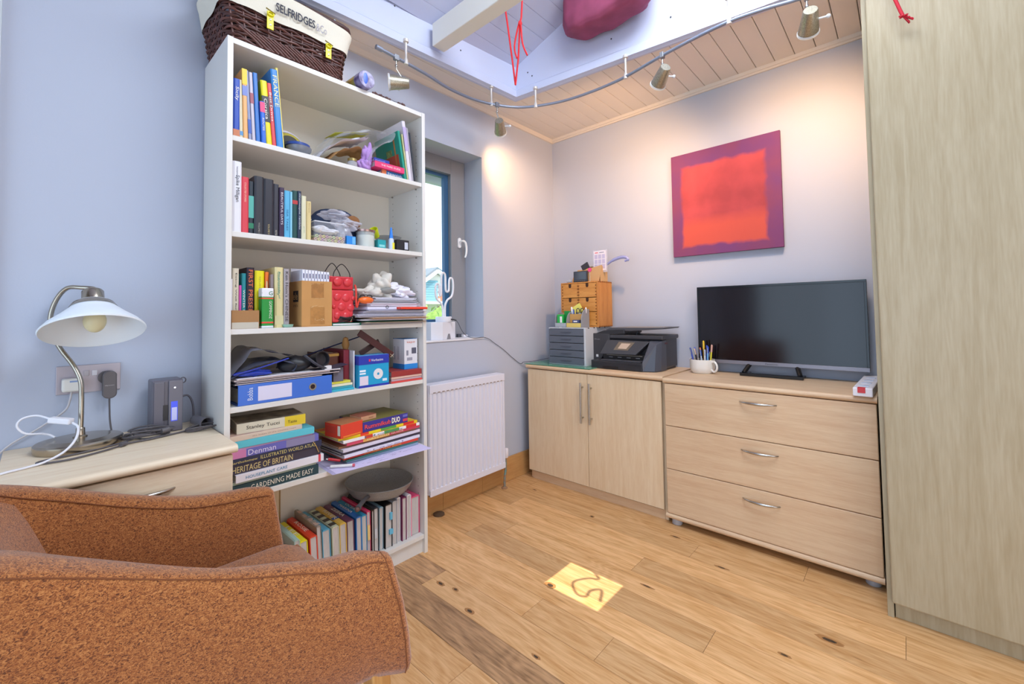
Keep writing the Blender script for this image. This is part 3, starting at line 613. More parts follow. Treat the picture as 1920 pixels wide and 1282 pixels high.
part('stand', MB().box(1.285, 1.565, -0.135, -0.108, 0.7335, 0.750).tube([(1.30, -0.115, 0.746), (1.32, -0.065, 0.79)], 0.012, 8).tube([(1.55, -0.115, 0.746), (1.53, -0.065, 0.79)], 0.012, 8).box(1.29, 1.315, -0.12, -0.02, 0.7335, 0.744).box(1.535, 1.56, -0.12, -0.02, 0.7335, 0.744), mat('#17181b', 0.18, name='gloss_stand'), tv, bevel=0.003)

# ---- light rail with supports, spotlights
RZ = 2.265
RP = [(0.242, -1.60, RZ), (0.236, -1.50, RZ), (0.222, -1.33, RZ), (0.196, -1.14, RZ), (0.218, -0.94, RZ), (0.310, -0.766, RZ), (0.446, -0.672, RZ), (0.627, -0.618, RZ), (0.884, -0.612, RZ), (1.136, -0.664, RZ), (1.289, -0.690, RZ), (1.443, -0.704, RZ), (1.56, -0.688, RZ), (1.70, -0.655, RZ), (1.88, -0.66, RZ), (2.1, -0.75, RZ)]
rl = thing('light_rail', 'curved grey lighting rail sweeping below the ceiling boards', 'light rail', (0.9, -0.7, RZ))
RAILM = mat('#8e96a8', 0.35, 0.5, name='grey_rail')
part('rail', MB().tube(catmull(RP, 8), 0.0075, 10), RAILM, rl, smooth=60)
part('end_cap', MB().tube([(0.2425, -1.615, RZ), (0.2415, -1.585, RZ)], 0.0105, 12), RAILM, rl, smooth=50)
for (x_, y_) in ((0.236, -1.455), (0.235, -0.885), (0.405, -0.695), (0.93, -0.617), (1.44, -0.703)):
    part('support', MB().lathe([(0.013, 2.375), (0.013, 2.362), (0.006, 2.358), (0.005, RZ + 0.02), (0.009, RZ + 0.014), (0.011, RZ - 0.011), (0.004, RZ - 0.013)], (x_, y_, 0), 14), mat('#d6cfc8', 0.4, 0.3, name='pale_support'), rl, smooth=50)
LMET = mat('#b8b09c', 0.35, 0.75, name='perforated_metal', var=0.35, vscale=260)
def spotlamp(at_, body, target, label, energy, cone=1.33, grp='spotlights on the curved rail'):
    at_ = Vector(at_); c = Vector(body); d = (Vector(target) - c).normalized()
    t = thing('spotlight', label, 'spotlight', tuple(at_), grp)
    part('clip', MB().box(at_.x - 0.009, at_.x + 0.009, at_.y - 0.012, at_.y + 0.012, at_.z - 0.014, at_.z + 0.012), mat('#8a8c92', 0.4, 0.5, name='clip_metal'), t, bevel=0.002)
    sd = d.cross(Vector((0, 0, 1))).normalized()
    q = c + sd * 0.034
    part('stem', MB().tube([at_ - Vector((0, 0, 0.012)), (at_.x, at_.y, at_.z - 0.055), c - d * 0.01 + Vector((0, 0, 0.028))], 0.003, 8), CHROME, t, smooth=50)
    part('joint', MB().ell((at_.x, at_.y, at_.z - 0.04), (0.006, 0.006, 0.009), 10, 8), CHROME, t, smooth=60)
    R_ = d.to_track_quat('Z', 'Y').to_matrix().to_4x4()
    sh_ = part('shade', MB().lathe([(0.0, -0.045), (0.022, -0.045), (0.024, -0.042), (0.035, 0.045), (0.033, 0.045), (0.022, -0.038), (0.0, -0.038)], tuple(c), 28, R_, close=False), LMET, t, smooth=40)
    part('collar', MB().lathe([(0.0350, 0.040), (0.0375, 0.043), (0.0375, 0.049), (0.0345, 0.049)], tuple(c), 28, R_, close=False), clearplastic('#e8ecef', 0.6, 'clear_collar'), sh_, smooth=40)
    part('bulb', MB().lathe([(0.0, 0.0), (0.026, 0.0), (0.031, 0.032), (0.0, 0.034)], tuple(c), 20, R_), mat('#ffd98a', 0.5, name='lit_bulb', emit=5.0), sh_)
    part('knob', MB().tube([c + sd * 0.028, c + sd * 0.055], 0.004, 8).ell(tuple(c + sd * 0.058), (0.008, 0.008, 0.008), 10, 8), mat('#d8dade', 0.3, name='clear_knob'), t, smooth=50)
    light('spot_beam', 'SPOT', tuple(c + d * 0.06), tuple(c + d), energy, (1.0, 0.55, 0.22), 0.03, spot=cone, blend=1.0)
spotlamp((0.236, -1.508, RZ), (0.236, -1.493, 2.152), (-0.33, -2.38, 2.09), 'spotlight nearest the bookcase, its lit face turned to the left wall', 5.0)
spotlamp((0.255, -0.86, RZ), (0.248, -0.832, 2.150), (-0.02, -0.50, 1.98), 'spotlight over the window, tilted down at the left wall', 15.0)
spotlamp((1.141, -0.667, RZ), (1.150, -0.700, 2.150), (0.30, 0.05, 1.62), 'middle spotlight left of the painting, aimed down at the back wall corner', 40.0, 2.2)
spotlamp((1.70, -0.655, RZ), (1.708, -0.672, 2.155), (1.54, 0.02, 1.84), 'spotlight nearest the wardrobe, lighting the wall right of the painting', 30.0, 1.8)

# ---- red cords
RED = mat('#e8262e', 0.7, name='red_cord'); RED2 = mat('#c01830', 0.7, name='deep_red_cord')
A = [(0.440, -1.0, 2.92), (0.449, -1.0, 2.714), (0.477, -1.0, 2.535), (0.501, -1.0, 2.372), (0.521, -1.0, 2.228), (0.543, -1.0, 2.354), (0.556, -1.0, 2.514), (0.557, -1.0, 2.528), (0.567, -1.0, 2.553), (0.575, -1.0, 2.649), (0.580, -1.0, 2.90)]
cdp = thing('pull_cord', 'long red pull cord looped and knotted below the vaulted ceiling', 'cord', (0.52, -1.0, 2.228))
part('loop', MB().tube(A[:5] + [(0.521, -1.0, 2.226)] + A[5:], 0.0044, 8), RED, cdp, smooth=60)
part('bow', MB().tube(catmull([(0.553, -1.004, 2.52), (0.550, -1.004, 2.517), (0.526, -1.004, 2.447), (0.523, -1.004, 2.403), (0.537, -1.004, 2.357)], 4), 0.0042, 8), RED, cdp, smooth=60)
part('tail', MB().tube(catmull([(0.56, -1.003, 2.525), (0.566, -1.003, 2.509), (0.571, -1.003, 2.442), (0.58, -1.003, 2.399), (0.604, -1.003, 2.344)], 4), 0.0042, 8), RED, cdp, smooth=60)
part('knot', MB().ell((0.557, -1.0, 2.527), (0.011, 0.010, 0.015), 10, 8, 0.06, 3), RED, cdp, smooth=60)
tc2 = thing('tassel_cord', 'short red cord with a frayed tassel in front of the wardrobe top', 'cord', (1.97, -0.64, 2.05))
part('cord', MB().tube([(1.93, -0.65, 2.37), (1.940, -0.645, 2.16), (1.958, -0.645, 2.09), (1.966, -0.645, 2.062)], 0.0052, 8), RED2, tc2, smooth=60)
ts = MB(); rt = random.Random(5)
for i in range(16):
    a = rt.uniform(-0.6, 1.0); ts.tube([(1.966, -0.645, 2.062), (1.966 + 0.020 * math.cos(a * 1.8 + .3) * rt.uniform(.7, 1.3), -0.645 + rt.uniform(-.012, .012), 2.058 + 0.015 * math.sin(a * 1.8) - 0.008)], 0.0026, 6)
part('tassel', ts, RED2, tc2)
# unseen cord added in the sunbeam to cast the S shadow on the floor
bl = thing('shadow_cord', 'dark curled cord added out of view below the roof opening for its S shadow', 'cord', (2.22, -1.11, 2.8))
P0 = Vector((2.215, -1.11, 2.74))
part('cord', MB().tube(catmull([P0 + Vector(q) for q in ((0.06, 0.11, 0.14), (0.045, 0.075, 0.0), (0.01, 0.05, 0), (-0.02, -0.01, 0), (0.03, -0.06, 0), (0.065, -0.05, 0), (0.06, -0.01, 0), (0.09, 0.02, 0.0), (0.13, -0.04, 0.02))], 6), 0.0062, 6), mat('#4a3a32', 0.8, name='dark_cord'), bl)
# maroon bag stuffed above the fascia
def bagf(u, v):
    a = 2 * PI * u; prof = [(0, 2.524), (0.70, 2.526), (0.93, 2.545), (1.0, 2.60), (1.0, 2.70), (0.97, 2.80), (0.7, 2.86), (0, 2.87)]
    t = v * 7; i = min(int(t), 6); f_ = t - i; r_ = prof[i][0] * (1 - f_) + prof[i + 1][0] * f_; z = prof[i][1] * (1 - f_) + prof[i + 1][1] * f_
    w = 1 + 0.03 * math.sin(6 * a + v * 5) + 0.02 * math.sin(11 * a - v * 7)
    ca, sa = math.cos(a), math.sin(a); ca = math.copysign(abs(ca) ** .6, ca); sa = math.copysign(abs(sa) ** .6, sa)
    x = 0.885 + 0.245 * r_ * ca * w; y = -0.715 + 0.085 * r_ * sa * w
    z = min(z, 2.535 + 0.44 * (x - 0.22))
    return (x, y, z - 0.012 * math.sin(9 * x) * (1 - v) + 0.006 * math.sin(40 * x + 3 * v))
bg = tag(mesh_obj('holdall', MB().grid(bagf, 48, 22, True), mat('#9c4666', 0.75, name='maroon_cloth', var=0.25, vscale=14, bump=0.2, bscale=30), smooth=60), 'maroon cloth bag stuffed on the ledge above the fascia board', 'bag')
# ------------------------------------------------------------------ books
def cov(c, r=0.45, **k): return mat(c, r, name='book_cover', **k)
def book(label, cover, y0, y1, z0, z1, xf=0.280, depth=0.17, lean=0.0, title=None, tcol='#f4f0e6', th=None, tspan=(0.1, 0.9), bands=(), group=None, yaw=0.0, cat='book', pages=True, hinge=None, two=None):
    """standing book, spine towards the room"""
    T = rotabout((xf, hinge if hinge is not None else (y0 + y1) / 2, z0), rx=lean, rz=yaw)
    t = thing('book', label, cat, (xf - depth / 2, (y0 + y1) / 2, z0), group)
    w = y1 - y0; c = min(0.0025, w * 0.18); cm = cov(cover)
    def M(): b = MB(); b.T = T; return b
    r = min(w * 0.22, 0.006)
    sp = [(xf - 0.005, y0), (xf - r * 0.6, y0 + 0.0003), (xf, y0 + r), (xf, y1 - r), (xf - r * 0.6, y1 - 0.0003), (xf - 0.005, y1)]
    poly = [(xf - depth, y0)] + sp + [(xf - depth, y1), (xf - depth, y1 - c), (xf - 0.006, y1 - c), (xf - 0.006, y0 + c), (xf - depth, y0 + c)]
    part('cover', M().prism(poly, 'z', z0, z1), cm, t)
    part('pages', M().box(xf - depth + 0.003, xf - 0.0055, y0 + c, y1 - c, z0 + 0.002, z1 - 0.003), PAGES, t)
    for (a, b, bc_) in bands:
        part('spine_band', M().box(xf - 0.004, xf + 0.0004, y0 - 0.0002, y1 + 0.0002, z0 + (z1 - z0) * a, z0 + (z1 - z0) * b), cov(bc_), t)
    if title:
        H = (z1 - z0); h = th or min(w * 0.5, 0.014)
        text(title, cov(tcol), t, (xf + 0.0005, (y0 + y1) / 2 - h / 2, z0 + H * tspan[1]), (0, 0, -1), (0, 1, 0), h, H * (tspan[1] - tspan[0]), 'spine_lettering', T)
    return t
def flat(label, cover, y0, y1, z0, z1, xf=0.27, depth=0.18, yaw=0.0, title=None, tcol='#f4f0e6', th=None, tspan=(0.1, 0.9), pages='#e8e2d6', group=None, kind='book', cat='book', openside=False, top=None, bands=(), tilt=0.0, roll=0.0):
    """lying book or magazine, spine towards the room"""
    T = rotabout(((xf - depth / 2), (y0 + y1) / 2, z0), rz=yaw, rx=roll, ry=tilt)
    t = thing(kind, label, cat, (xf - depth / 2, (y0 + y1) / 2, z0), group)
    h = z1 - z0; c = min(0.0025, h * 0.2)
    def M(): b = MB(); b.T = T; return b
    if openside: poly = None
    part('cover', M().prism([(xf - depth, z0), (xf, z0), (xf, z1), (xf - depth, z1), (xf - depth, z1 - c), (xf - (0.002 if openside else 0.004), z1 - c), (xf - (0.002 if openside else 0.004), z0 + c), (xf - depth, z0 + c)], 'y', y0, y1), cov(cover), t, bevel=min(0.0012, c * 0.4))
    part('pages', M().box(xf - depth + 0.003, xf - 0.0038, y0 + 0.003, y1 - 0.002, z0 + c, z1 - c), PAGES if pages == '#e8e2d6' else cov(pages), t)
    if top: part('cover_picture', M().box(xf - depth + 0.004, xf - 0.004, y0 + 0.004, y1 - 0.004, z1, z1 + 0.0004), mat(top[0], 0.5, name='cover_print', col2=top[1], vscale=22), t)
    for (a, b, bc_) in bands: part('spine_band', M().box(xf - 0.01, xf + 0.0004, y0 + (y1 - y0) * a, y0 + (y1 - y0) * b, z0 - 0.0002, z1 + 0.0002), cov(bc_), t)
    if title:
        hh = th or h * 0.5
        text(title, cov(tcol), t, (xf + 0.0005, y0 + (y1 - y0) * tspan[0], (z0 + z1) / 2 - hh / 2), (0, 1, 0), (0, 0, 1), hh, (y1 - y0) * (tspan[1] - tspan[0]), 'spine_lettering', T)
    return t
G1 = 'travel books on the top shelf'; G2 = 'books standing on the second shelf'; G3 = 'cookery books on the third shelf'
LN = 0.085
book('blue spined Sicily guide, leftmost book of the top shelf', '#2a50b4', -2.172, -2.153, S1, 1.886, title='Sicily', th=0.012, tspan=(0.62, 0.86), bands=[(0, .12, '#c87a50')], group=G1, xf=0.286)
book('thin cream paperback next to the blue Sicily guide', '#ded6b4', -2.1525, -2.141, S1, 1.889, lean=LN * .3, group=G1, bands=[(0.05, .12, '#5a9ad0')])
book('tall orange and peach spined book with a yellow top', '#e8b070', -2.140, -2.125, S1, 1.932, lean=LN * .3, bands=[(.78, 1.0, '#f0cc30'), (.62, .76, '#7888c8')], group=G1)
book('thin blue and grey magazine between the orange book and a pale one', '#9098b8', -2.1235, -2.114, S1, 1.930, lean=LN * .6, group=G1, bands=[(.1, .3, '#4060b0')])
book('pale pinkish grey map folder on the top shelf', '#c8c0cc', -2.1125, -2.102, S1, 1.928, lean=LN * .6, group=G1, bands=[(.55, .7, '#a05060')])
book('light blue booklet with white edges, bent at its top', '#3c78c4', -2.100, -2.086, S1, 1.932, lean=LN * .6, group=G1)
book('short blue guide with a pink patch on its spine', '#2e6ad0', -2.0845, -2.070, S1, 1.835, xf=0.288, lean=LN * .6, bands=[(.74, .98, '#e8447c')], title='ROUTES', th=0.006, tspan=(.3, .6), group=G1)
book('yellow and black spined travel guide', '#e8dc20', -2.069, -2.048, S1, 1.916, lean=LN, bands=[(.36, .76, '#2c2c30')], title='Corsica', th=0.010, tspan=(.40, .72), group=G1)
book('red spined book of drives beside the blue France guide', '#dc4a50', -2.0475, -2.034, S1, 1.913, lean=LN, bands=[(.62, .80, '#8c3040')], title='Best Drives', th=0.007, tspan=(.40, .85), group=G1)
book('big blue guide with FRANCE in pale capitals on its spine', '#3c86cc', -2.0335, -2.011, S1, 1.968, lean=LN, xf=0.284, depth=0.20, title='FRANCE', tcol='#e8e6b0', th=0.014, tspan=(.52, .92), group=G1)
book('thin pale yellow book leaning on the blue France guide', '#eedc70', -2.0105, -2.003, S1, 1.985, lean=LN, xf=0.27, depth=0.2, group=G1)

book('white hardback with handwritten style title, leftmost of second shelf', '#e6e6ee', -2.173, -2.146, S2, 1.602, xf=0.288, title='Spike Milligan', tcol='#26262e', th=0.014, tspan=(.42, .80), group=G2)
text('THE ESSENTIAL', INK, [o for o in bpy.data.objects if o.get('label', '').startswith('white hardback with handwritten')][0], (0.2885, -2.162, 1.585), (0, 0, -1), (0, 1, 0), 0.004, 0.035, 'spine_lettering')
book('coral red spined hardback beside the white one', '#d84450', -2.1455, -2.123, S2, 1.555, xf=0.284, title='COLLECTED STORIES', tcol='#f0c8b0', th=0.005, tspan=(.55, .9), group=G2)
book('narrow book with a speckled teal and orange spine', '#28323c', -2.1225, -2.107, S2, 1.545, bands=[(.3, .72, '#58b0a4'), (.1, .2, '#2a8060')], group=G2)
book('thick black volume standing left of two more black volumes', '#32333a', -2.1065, -2.077, S2, 1.566, xf=0.286, group=G2, title='VOLUME I', tcol='#b0aca0', th=0.005, tspan=(.02, .2))
book('middle one of the three thick black volumes', '#2f2f38', -2.0765, -2.044, S2, 1.564, xf=0.284, group=G2, title='VOLUME II', tcol='#c8b880', th=0.006, tspan=(.02, .2))
book('narrowest of the three black volumes, beside the violet spine', '#3a3a44', -2.0435, -2.025, S2, 1.553, xf=0.278, group=G2, title='NOTES', tcol='#c8c0b0', th=0.005, tspan=(.02, .12))
book('thin dark violet spine with white lettering', '#3c2a48', -2.0235, -2.007, S2, 1.544, group=G2, title='BEAUTIFUL DAYS', tcol='#e0dce4', th=0.007, tspan=(.25, .9))
book('sky blue paperback spine on the second shelf', '#5cb0d8', -2.0065, -1.987, S2, 1.536, group=G2, title='SEA TALES', tcol='#2a6a9c', th=0.006, tspan=(.15, .6))
book('slim pale blue book after the sky blue paperback', '#88c8e0', -1.9865, -1.979, S2, 1.535, group=G2)
book('dark green spined book with a red dot', '#1e4a48', -1.9785, -1.961, S2, 1.541, group=G2, bands=[(.72, .80, '#b83838')])
book('navy spine with a white script pattern', '#22304a', -1.9605, -1.947, S2, 1.543, group=G2, title='mnemosyne rambles', tcol='#d8dce8', th=0.008, tspan=(.2, .95))
book('cream spined book on the second shelf', '#dcd8b8', -1.9465, -1.929, S2, 1.528, group=G2, title='garden', tcol='#6aa088', th=0.004, tspan=(.15, .3))
book('buff yellow slim book at the right end of the row of books', '#dcc890', -1.9265, -1.909, S2, 1.512, xf=0.276, group=G2, title='Recipes', tcol='#8a7040', th=0.004, tspan=(.7, .95))

book('slim white book with a blue title, front left of the third shelf', '#e4e4ec', -2.172, -2.159, S3, 1.207, xf=0.245, title='The Cake Cook', tcol='#5058a0', th=0.005, tspan=(.1, .9), group=G3)
book('cream book with black title on the third shelf', '#dcd4c0', -2.1585, -2.140, S3, 1.244, xf=0.245, title='Eating Well for Less', tcol='#3a3430', th=0.006, tspan=(.1, .92), group=G3)
book('short magenta spined book between cream and teal ones', '#d850b4', -2.1395, -2.132, S3, 1.186, xf=0.245, title='food', th=0.004, tspan=(.2, .3), group=G3)
book('teal spined book of winter dishes', '#1e8c98', -2.1315, -2.118, S3, 1.228, xf=0.245, title='WINTER FOOD', th=0.006, tspan=(.1, .7), group=G3)
book('dark purple book with FIRST PRESERVES in orange capitals', '#2a1c2e', -2.1175, -2.094, S3, 1.249, xf=0.250, title='FIRST PRESERVES', tcol='#f0784a', th=0.013, tspan=(.06, .96), group=G3)
book('bright yellow spined cookbook behind the green tin', '#ece010', -2.091, -2.060, S3, 1.240, xf=0.245, title='QUICK SUPPERS', tcol='#b0a440', th=0.006, tspan=(.2, .9), group=G3)
book('orange spined slim book behind the green tin', '#f07828', -2.0575, -2.046, S3, 1.237, xf=0.245, title='soups', tcol='#a04a18', th=0.004, tspan=(.5, .85), group=G3)
book('thin grey brown booklet right of the orange spine', '#8c7e80', -2.0455, -2.035, S3, 1.228, xf=0.262, group=G3)
b_ = book('cream floral encyclopedia with green capitals on its spine', '#ddd09a', -2.0345, -2.006, S3, 1.254, xf=0.272, group=G3, title='Encyclopedia of', tcol='#1e8c84', th=0.007, tspan=(.48, .92), bands=[(.05, .2, '#d6cfa0')])
text('Gastronomy', cov('#1e8c84'), b_, (0.2727, -2.029, 1.238), (0, 0, -1), (0, 1, 0), 0.010, 0.085, 'spine_lettering')
book('grey patterned Chinese cookery book beside the carton', '#a8a0a4', -2.0045, -1.986, S3, 1.250, xf=0.274, title="Ken Hom's CHINESE", tcol='#26242c', th=0.010, tspan=(.1, .95), group=G3)

# ---- top shelf clutter
t = thing('serving_tin', 'round gold and black tin lid propped behind a glass bowl on the top shelf', 'tin', (0.2, -1.945, S1))
Rl = Euler((0, math.radians(70), 0)).to_matrix().to_4x4()
part('lid', MB().lathe([(0.0, 0.0), (0.045, 0.002), (0.052, -0.004), (0.054, -0.010), (0.05, -0.006), (0.0, -0.003)], (0.19, -1.955, 1.748), 32, Rl), mat('#8c8030', 0.25, 0.7, name='gold_lacquer'), t, smooth=40)
part('lid_centre', MB().lathe([(0.0, 0.003), (0.032, 0.004), (0.034, 0.001), (0, 0.0)], (0.192, -1.955, 1.748), 32, Rl), mat('#2c2a20', 0.3, 0.4, name='dark_lacquer'), t)
t = thing('saucer', 'white round plate standing at the back of the top shelf', 'plate', (0.12, -1.93, S1))
part('dish', MB().lathe([(0.0, 0.0), (0.04, 0.0), (0.063, 0.007), (0.066, 0.008), (0.063, 0.010), (0.04, 0.003), (0, 0.003)], (0.130, -1.945, 1.754), 36, Euler((0, math.radians(78), 0)).to_matrix().to_4x4()), mat('#ccc8d6', 0.3, name='glazed_white'), t, smooth=40)
t = thing('glass_bowl', 'small glass bowl with a blue rim at the front of the top shelf', 'bowl', (0.245, -1.94, S1))
part('bowl', MB().lathe([(0.024, 0), (0.034, 0.004), (0.043, 0.020), (0.045, 0.030), (0.042, 0.030), (0.032, 0.008), (0, 0.005)], (0.245, -1.943, S1), 32), clearplastic('#8a8e98', 0.75, 'smoked_glass'), t, smooth=50)
part('rim', MB().lathe([(0.036, 0.032), (0.045, 0.032), (0.045, 0.042), (0.03, 0.048), (0, 0.05)], (0.24, -1.948, S1), 28), mat('#2c4890', 0.35, name='blue_enamel'), t, smooth=50)
t = thing('carrier_bag', 'clear plastic bag holding white paper and brown wrapping, right of the plate', 'bag', (0.2, -1.72, S1))
def sheetmb(P, th=0.0012, n=14, wob=0.0, seed=0):
    """a bent sheet through a row of (left,right) point pairs, given real thickness"""
    rd = random.Random(seed); m = MB(); L_ = catmull([p[0] for p in P], n // 2); R_ = catmull([p[1] for p in P], n // 2); nv = 8; rows = []
    ph = [rd.uniform(0, 6) for _ in range(3)]
    for i, (a, b) in enumerate(zip(L_, R_)):
        rows.append([a.lerp(b, j / nv) + Vector((1, 0.3, 1)) * wob * (math.sin(i * 0.9 + j * 1.3 + ph[0]) + math.sin(i * 0.4 - j * 2.1 + ph[1])) for j in range(nv + 1)])
    k = len(rows); vs = [p for r_ in rows for p in r_]; off = Vector((th, 0, th * .5)); vs2 = [p - off for p in vs]; N_ = nv + 1; fs = []
    for i in range(k - 1):
        for j in range(nv):
            q = i * N_ + j; fs.append((q, q + N_, q + N_ + 1, q + 1)); fs.append((q + k * N_, q + 1 + k * N_, q + N_ + 1 + k * N_, q + N_ + k * N_))
    for i in range(k - 1):
        for j in (0, nv): q = i * N_ + j; fs.append((q, q + N_, q + N_ + k * N_, q + k * N_))
    for j in range(nv):
        for i in (0, k - 1): q = i * N_ + j; fs.append((q, q + 1, q + 1 + k * N_, q + k * N_))
    return m.add(vs + vs2, fs)
part('brown_paper', sheetmb([((0.25, -1.84, 1.692), (0.08, -1.83, 1.70)), ((0.26, -1.79, 1.745), (0.09, -1.78, 1.76)), ((0.25, -1.73, 1.775), (0.10, -1.72, 1.79)), ((0.24, -1.665, 1.785), (0.10, -1.66, 1.79)), ((0.255, -1.66, 1.69), (0.1, -1.65, 1.695))], 0.003, 12, 0.004, 3), mat('#c89a64', 0.85, name='kraft_paper'), t, smooth=40)
part('folded_cloth', sheetmb([((0.27, -1.885, 1.690), (0.10, -1.88, 1.70)), ((0.275, -1.845, 1.738), (0.1, -1.83, 1.76)), ((0.27, -1.77, 1.795), (0.1, -1.76, 1.81)), ((0.26, -1.69, 1.83), (0.1, -1.69, 1.84)), ((0.25, -1.66, 1.838), (0.1, -1.66, 1.845))], 0.010, 12, 0.003, 5), mat('#e4e4f0', 0.8, name='white_cloth'), t, smooth=60)
part('yellow_edge', sheetmb([((0.2, -1.78, 1.842), (0.1, -1.78, 1.846)), ((0.2, -1.70, 1.868), (0.1, -1.70, 1.872)), ((0.2, -1.625, 1.884), (0.1, -1.62, 1.89))], 0.002, 10), mat('#e4dc3c', 0.6, name='yellow_plastic'), t)
part('film', sheetmb([((0.287, -1.87, 1.70), (0.1, -1.87, 1.71)), ((0.285, -1.80, 1.80), (0.1, -1.79, 1.83)), ((0.27, -1.68, 1.86), (0.1, -1.68, 1.88)), ((0.26, -1.56, 1.893), (0.1, -1.56, 1.898)), ((0.27, -1.545, 1.86), (0.1, -1.55, 1.87)), ((0.285, -1.63, 1.80), (0.12, -1.62, 1.81)), ((0.29, -1.68, 1.72), (0.2, -1.68, 1.72))], 0.0006, 12, 0.004, 8), clearplastic('#e8eaf0', 0.28, 'clear_film'), t, smooth=60)
t = thing('spice_jar', 'little glass jar with a gold lid at the front edge of the top shelf', 'jar', (0.268, -1.74, S1))
part('jar', MB().lathe([(0.018, 0), (0.020, 0.003), (0.020, 0.02), (0.016, 0.024)], (0.268, -1.74, S1), 20), clearplastic('#d0d0d8', 0.55, 'jar_glass'), t, smooth=40)
part('lid', MB().lathe([(0.0185, 0.024), (0.0185, 0.034), (0.016, 0.036)], (0.268, -1.74, S1), 20), mat('#b8a468', 0.3, 0.8, name='gold_lid'), t, smooth=40)
t = thing('lilac_scarf', 'crumpled lilac cloth beside the little jar on the top shelf', 'cloth', (0.25, -1.665, S1))
part('fold', MB().ell((0.255, -1.68, S1 + 0.026), (0.024, 0.032, 0.029), 44, 26, 0.03, 2, .3).ell((0.235, -1.655, S1 + 0.07), (0.022, 0.026, 0.052), 44, 26, 0.03, 7, .3).ell((0.235, -1.642, S1 + 0.115), (0.010, 0.010, 0.025), 16, 10, 0.08, 9), mat('#b48ccc', 0.8, name='lilac_cloth', bump=.3, bscale=60), t, smooth=70)
# leaning books and folders on the right of the top shelf
b_ = book('green book with a picture of flowerpots leaning at the right of the top shelf', '#1e9480', -1.496, -1.484, S1, 1.905, xf=0.282, depth=0.20, lean=0.17, group=None)
Tg = rotabout((0.282, -1.49, S1), rx=0.17)
# its front cover faces left: pot, pencils and a wooden dibber printed on it
def gm(): q = MB(); q.T = Tg; return q
part('cover_picture', gm().box(0.15, 0.262, -1.4968, -1.4962, S1 + 0.02, S1 + 0.12), cov('#b04a34'), b_)
part('cover_picture', gm().box(0.235, 0.245, -1.4968, -1.4962, S1 + 0.06, S1 + 0.19), cov('#b47a40'), b_)
part('cover_picture', gm().box(0.17, 0.215, -1.4968, -1.4962, S1 + 0.12, S1 + 0.15), cov('#8cb068', var=.6, vscale=120), b_)
book('pale yellow edged booklet against the green book', '#dcd89c', -1.4825, -1.478, S1, 1.893, xf=0.285, depth=0.2, lean=0.15)
book('white ring folder leaning near the right end of the top shelf', '#dcd4de', -1.475, -1.458, S1, 1.955, xf=0.286, depth=0.22, lean=0.14, bands=[(.5, .9, '#b8a8d0')])
book('grey card folder between the white folder and a dark one', '#b0aab4', -1.456, -1.448, S1, 1.930, xf=0.283, depth=0.22, lean=0.13)
book('dark spiral notebook leaning on the right side of the bookcase', '#2e343c', -1.4445, -1.434, S1, 1.915, xf=0.278, depth=0.21, lean=0.12)
flat('blue Spanish phrase book lying under the pink book', '#2478b8', -1.605, -1.498, S1, 1.712, xf=0.268, depth=0.13, title='Spanish', tcol='#f2eee0', th=0.013, tspan=(.25, .95), bands=[(0, .2, '#e08050')], yaw=0.03)
flat('bright pink lying book on the top shelf', '#e43c74', -1.645, -1.498, 1.7125, 1.738, xf=0.283, depth=0.13, title='THE PARIS GUIDE', tcol='#f6e6ec', th=0.008, tspan=(.2, .85), roll=-0.0)
flat('small navy booklet on top of the pink book', '#2838a0', -1.64, -1.565, 1.7385, 1.757, xf=0.268, depth=0.10, title='weekends', tcol='#a8b4e8', th=0.007, tspan=(.05, .7))

# ---- second shelf clutter
t = thing('plastic_tub', 'clear plastic tub with a white cloth and rows of batteries showing', 'tub', (0.22, -1.84, S2))
def boxshell(x0, x1, y0, y1, z0, z1, w=0.0015):
    return MB().box(x0, x1, y0, y1, z0, z0 + w).box(x0, x0 + w, y0, y1, z0 + w, z1).box(x1 - w, x1, y0, y1, z0 + w, z1).box(x0 + w, x1 - w, y0, y0 + w, z0 + w, z1).box(x0 + w, x1 - w, y1 - w, y1, z0 + w, z1)
part('tub', boxshell(0.14, 0.284, -1.900, -1.778, S2 + 0.0, 1.440), clearplastic('#dce0ea', 0.13, 'clear_tub'), t, bevel=0.001)
part('rim', MB().tube(catmull([(0.141, -1.899, 1.44), (0.283, -1.899, 1.44), (0.283, -1.779, 1.44), (0.141, -1.779, 1.44)], 1, True), 0.0025, 6, True), clearplastic('#eef0f6', 0.6, 'tub_rim'), t)
t = thing('white_cloth', 'white crumpled cloth inside the clear tub', 'cloth', (0.24, -1.84, S2 + 0.036))
part('fold', MB().ell((0.24, -1.86, S2 + 0.055), (0.030, 0.032, 0.015), 40, 24, 0.03, 12, .28).ell((0.24, -1.825, S2 + 0.05), (0.03, 0.042, 0.011), 40, 24, 0.03, 4, .28), mat('#f0f0f6', 0.85, name='white_cotton'), t, smooth=70)
bat = None; rb = random.Random(11); bcols = ['#e0b088', '#f0e070', '#d8a0a8', '#e8c8a0', '#c8d888']
for r_ in range(2):
    for c_ in range(9):
        y = -1.893 + c_ * 0.0133 + (0.005 if r_ else 0); z = S2 + 0.009 + r_ * 0.0128
        t = thing('battery', 'small battery seen end on in the clear tub', 'battery', (0.25, y, z - 0.006), 'batteries lying in the clear tub')
        part('case', MB().tube([(0.235, y, z), (0.278, y, z)], 0.0058, 10), mat(bcols[(r_ * 9 + c_) % 5], 0.4, name='battery_wrap'), t, smooth=40)
        part('contact', MB().tube([(0.278, y, z), (0.2795, y, z)], 0.0024, 8), mat('#4a3c38', 0.5, name='contact'), t)
t = thing('cap', 'navy blue cloth cap lying behind the clear tub', 'cap', (0.14, -1.76, S2))
